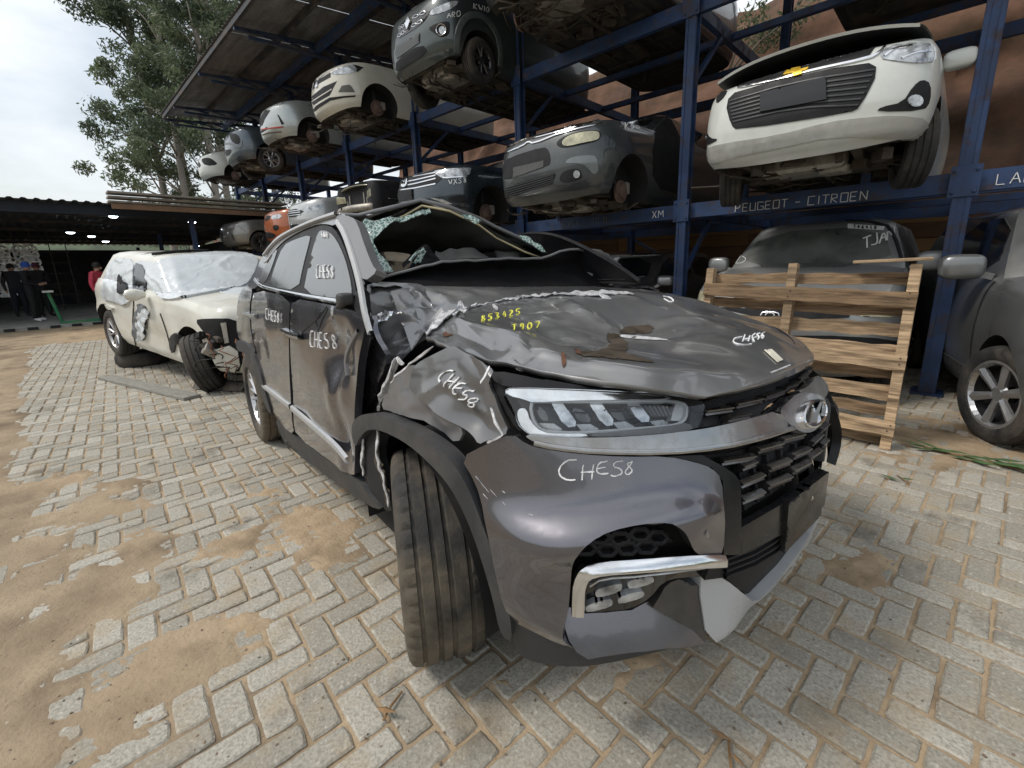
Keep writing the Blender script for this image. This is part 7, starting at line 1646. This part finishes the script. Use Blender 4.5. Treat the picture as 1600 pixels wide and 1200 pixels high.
# ---- people in the shed doorway
SKIN = mat('skin', (.36, .21, .15), .6, var=.1)
def person(x, y, z, heading, label, jacket, trousers, cap=None, arms='hold', h=1.72, shoes=(.03, .03, .03), skin_only=False):
    t = empty('person', label, 'person', (x, y, z), heading); s = h/1.72
    J = {'pel': (0, 0, .94), 'spi': (.01, 0, 1.15), 'che': (.0, 0, 1.36), 'nek': (.02, 0, 1.49), 'hed': (.05, 0, 1.60), 'top': (.04, 0, 1.69),
         'lsh': (0, .18, 1.42), 'lel': (.04, .25, 1.14), 'lwr': (.28, .12, 1.10), 'lha': (.36, .08, 1.12), 'rsh': (0, -.18, 1.42), 'rel': (.02, -.25, 1.14), 'rwr': (.26, -.12, 1.08), 'rha': (.34, -.07, 1.10),
         'lhi': (0, .09, .90), 'lkn': (.03, .11, .48), 'lan': (-.01, .12, .09), 'lto': (.15, .14, .05), 'rhi': (0, -.09, .90), 'rkn': (.02, -.11, .48), 'ran': (-.03, -.12, .09), 'rto': (.13, -.15, .05)}
    if arms == 'down': J.update(lel=(-.02, .26, 1.14), lwr=(.05, .26, .90), lha=(.08, .25, .80), rel=(-.02, -.26, 1.14), rwr=(.05, -.26, .90), rha=(.08, -.25, .80))
    R_ = dict(pel=(.15, .12), spi=(.15, .115), che=(.17, .12), nek=(.06, .06), hed=(.085, .10), top=(.06, .075), lsh=(.08, .08), lel=(.055, .055), lwr=(.038, .035), lha=(.045, .03), rsh=(.08, .08), rel=(.055, .055), rwr=(.038, .035), rha=(.045, .03), lhi=(.10, .10), lkn=(.068, .068), lan=(.05, .05), lto=(.045, .035), rhi=(.10, .10), rkn=(.068, .068), ran=(.05, .05), rto=(.045, .035))
    E_ = [('pel', 'spi'), ('spi', 'che'), ('che', 'nek'), ('nek', 'hed'), ('hed', 'top'), ('che', 'lsh'), ('lsh', 'lel'), ('lel', 'lwr'), ('lwr', 'lha'), ('che', 'rsh'), ('rsh', 'rel'), ('rel', 'rwr'), ('rwr', 'rha'), ('pel', 'lhi'), ('lhi', 'lkn'), ('lkn', 'lan'), ('lan', 'lto'), ('pel', 'rhi'), ('rhi', 'rkn'), ('rkn', 'ran'), ('ran', 'rto')]
    k = list(J); me = bpy.data.meshes.new('body'); me.from_pydata([tuple(c_*s for c_ in J[q]) for q in k], [(k.index(a), k.index(b)) for a, b in E_], []); o = bpy.data.objects.new('body', me); COL.objects.link(o); o.parent = t
    o.modifiers.new('skin', 'SKIN'); o.modifiers.new('sub', 'SUBSURF').levels = 2; o.modifiers['sub'].render_levels = 2
    for i, q in enumerate(k): me.skin_vertices[0].data[i].radius = tuple(r_*s for r_ in R_[q]); me.skin_vertices[0].data[i].use_root = (q == 'pel')
    bpy.context.view_layer.update(); dg = bpy.context.evaluated_depsgraph_get(); nm = bpy.data.meshes.new_from_object(o.evaluated_get(dg)); o.modifiers.clear(); o.data = nm
    nm.materials.clear()
    for mm in (SKIN, jacket, trousers, mat('shoe_%.2f' % shoes[0], shoes, .6)): nm.materials.append(mm)
    for p_ in nm.polygons:
        c_ = p_.center/s; p_.use_smooth = True
        p_.material_index = 0 if (c_.z > 1.50 or (c_.x > .25 and c_.z > .7) or (arms == 'down' and abs(c_.y) > .2 and c_.z < .88 and c_.z > .7)) else 1 if c_.z > .95 else 3 if c_.z < .11 else 2
    m = MB(); m.lathe([(.0001, .125), (.06, .115), (.092, .06), (.098, .0), (.09, -.04)], 16, 'z', (.03*s, 0, 1.62*s))
    if cap: m.box((.13*s, 0, 1.64*s), (.12, .13, .015)); m.build('cap', cap, t, True, 50)
    else: m.build('hair', mat('dark_hair', (.015, .012, .01), .7), t, True)
    m = MB()
    for sy in (-1, 1): m.lathe([(.0001, -.006), (.009, 0), (.0001, .006)], 8, 'x', (.135*s, sy*.034*s, 1.605*s))
    m.build('eyes', mat('eye_dark', (.02, .02, .02), .3), t); m = MB(); m.lathe([(.016, -.02), (.012, .015), (.0001, .03)], 8, 'z', (.145*s, 0, 1.575*s)); m.build('nose', SKIN, t, True)
    return t
JB_ = mat('jacket_black', (.012, .012, .014), .85); JD = mat('jacket_charcoal', (.03, .03, .034), .85); TB = mat('trousers_navy', (.02, .024, .035), .85); TB2 = mat('trousers_black', (.012, .012, .013), .85)
g = gnd(38, 499); person(g.x, g.y, .08, .4, 'person in a dark jacket at the left end of the group by the wheel racks', JD, TB, None, 'down', 1.74)
g = gnd(62, 507); person(g.x, g.y, .08, 1.3, 'person in a blue cap and white shoes holding papers near the shed kerb', JB_, TB2, mat('cap_blue', (.03, .10, .42), .8), 'hold', 1.72, (.62, .62, .62))
g = gnd(76, 499); person(g.x, g.y, .08, 2.6, 'person in black standing behind the one in the blue cap', JB_, TB2, mat('cap_maroon', (.10, .02, .03), .8), 'hold', 1.74)
g = gnd(166, 506); person(g.x, g.y+.05, .0, .9, 'person in a red top half hidden behind the white wreck', mat('top_red', (.45, .05, .08), .8), TB, None, 'down', 1.72)
# ---- bare alloy wheels hung on the shed wall
rk_ = empty('wheel_display_wall', 'dark mesh wall panel on which bare alloy wheels hang in the shed', 'rack', (-25.2, -1.2, 0)); m = MB()
for k in range(9): m.bar((0, -1.6+k*.45, .1), (0, -1.6+k*.45, 3.2), .03, .03)
for k in range(8): m.bar((.02, -1.7, .3+k*.4), (.02, 2.1, .3+k*.4), .02, .03)
m.build('frame', DARKST, rk_)
ri = MB(); ri.lathe([(.13, .0), (.19, .03), (.205, .03), (.205, -.10), (.185, -.10), (.17, -.02)], 20, 'x'); ri.lathe([(.0001, .02), (.05, .02), (.06, -.01)], 10, 'x')
for k in range(5): a = 2*pi*k/5; ri.bar((.0, .03*cos(a), .03*sin(a)), (.015, .185*cos(a), .185*sin(a)), .05, .03, up=(1, 0, 0))
rimm = ri.build('rim', mat('bare_alloy', (.58, .58, .58), .35, metal=.6, var=.1), None, False, 40); rmesh = rimm.data; bpy.data.objects.remove(rimm)
for u, v in [(20, 505), (30, 560), (45, 615), (60, 670), (0, 680), (15, 725), (25, 780), (105, 555), (125, 605), (170, 500), (185, 555), (200, 610), (245, 490), (262, 545), (280, 600), (150, 455), (235, 450), (15, 460), (65, 725), (80, 780), (140, 660), (300, 655)]:
    d = ray(u/5, 300+v/5); q = CAMP+d*(-24.95/d.x); o = bpy.data.objects.new('alloy_wheel', rmesh); COL.objects.link(o); o.location = q; o.rotation_euler = (rg.uniform(0, 6), 0, 0)
    tag(o, 'bare silver alloy wheel hung with many others on the shed wall', 'wheel', 'alloy wheels on the shed wall')
# ---- green hoist trolley
g = gnd(100, 510); jk = empty('green_hoist', 'green steel hoist trolley with an upright post at the shed kerb', 'hoist', (g.x, g.y, 0), 0); GRN = mat('hoist_green', (.02, .16, .07), .5, var=.2, dirt=.3)
m = MB(); m.tube([(0, 0, .05), (-.02, -.14, .95)], .04, 8); m.build('post', GRN, jk); m = MB(); m.bar((0, 0, .1), (.3, 1.9, .16), .12, .08); m.bar((-.35, 0, .08), (-.05, 1.9, .12), .08, .06); m.build('base_frame', GRN, jk); m = MB(); m.box((-.02, -.14, .98), (.3, .22, .05)); m.build('head_plate', mat('hoist_head', (.4, .42, .4), .5), jk)
# ---- leaves and twigs on the paving
LF = mat('dropped_leaf', (.06, .11, .04), .7, var=.3); LB = mat('dry_leaf', (.22, .13, .06), .8, var=.4)
def leaf_obj(label, u, v, n, spread, mt, size, seed):
    rg = random.Random(seed); g = gnd(u, v); e = empty('leafy_twig', label, 'twig', g); m = MB(); m.tube([(-spread, .05, .01), (0, 0, .015), (spread, -.04, .01)], .004, 5); m.build('stem', LB, e)
    for k in range(n):
        a = rg.uniform(-.5, .5)+(pi if rg.random() < .3 else 0); p0 = Vector((rg.uniform(-spread, spread), rg.uniform(-.05, .05), .012+rg.random()*.02)); d = Vector((cos(a), sin(a), rg.uniform(-.05, .15))); b = Vector((-sin(a), cos(a), .1)); l = size*rg.uniform(.7, 1.3); w_ = l*.13
        raw('leaf', [p0, p0+d*l*.4+b*w_, p0+d*l, p0+d*l*.4-b*w_, p0+d*l*.45+Vector((0, 0, .006))], [(0, 3, 4), (3, 2, 4), (2, 1, 4), (1, 0, 4)], mt, e)
leaf_obj('broken green leafy twig on the paving right of the pallet', 1530, 722, 22, .28, LF, .16, 1)
leaf_obj('single curled dry leaf at the bottom centre of the paving', 612, 1108, 1, .02, LB, .07, 2); leaf_obj('dry leaf on the blocks ahead of the front bumper', 1140, 1192, 2, .02, LB, .07, 3); leaf_obj('green leaf on the paving in front of the pallet', 1410, 752, 2, .03, LF, .10, 4)
rg = random.Random(31); m = MB()
for k in range(420):
    u, v = rg.uniform(0, 1600), rg.uniform(620, 1195); g = gnd(u, v)
    if not (-7 < g.x < 1.5): continue
    s = rg.uniform(.0012, .0045); z = max(0, sand_z(g.x, g.y)); m.box((g.x, g.y, z+s*.3), (s*2, s*1.4, s), Matrix.Rotation(rg.uniform(0, 3), 3, 'Z') @ Matrix.Rotation(rg.uniform(0, 1), 3, 'X'))
tag(m.build('gravel_bits', mat('gravel_bit', (.22, .17, .12), .9, var=.6, vs=20)), 'small stones and grit scattered over the paving', 'gravel', kind='stuff')
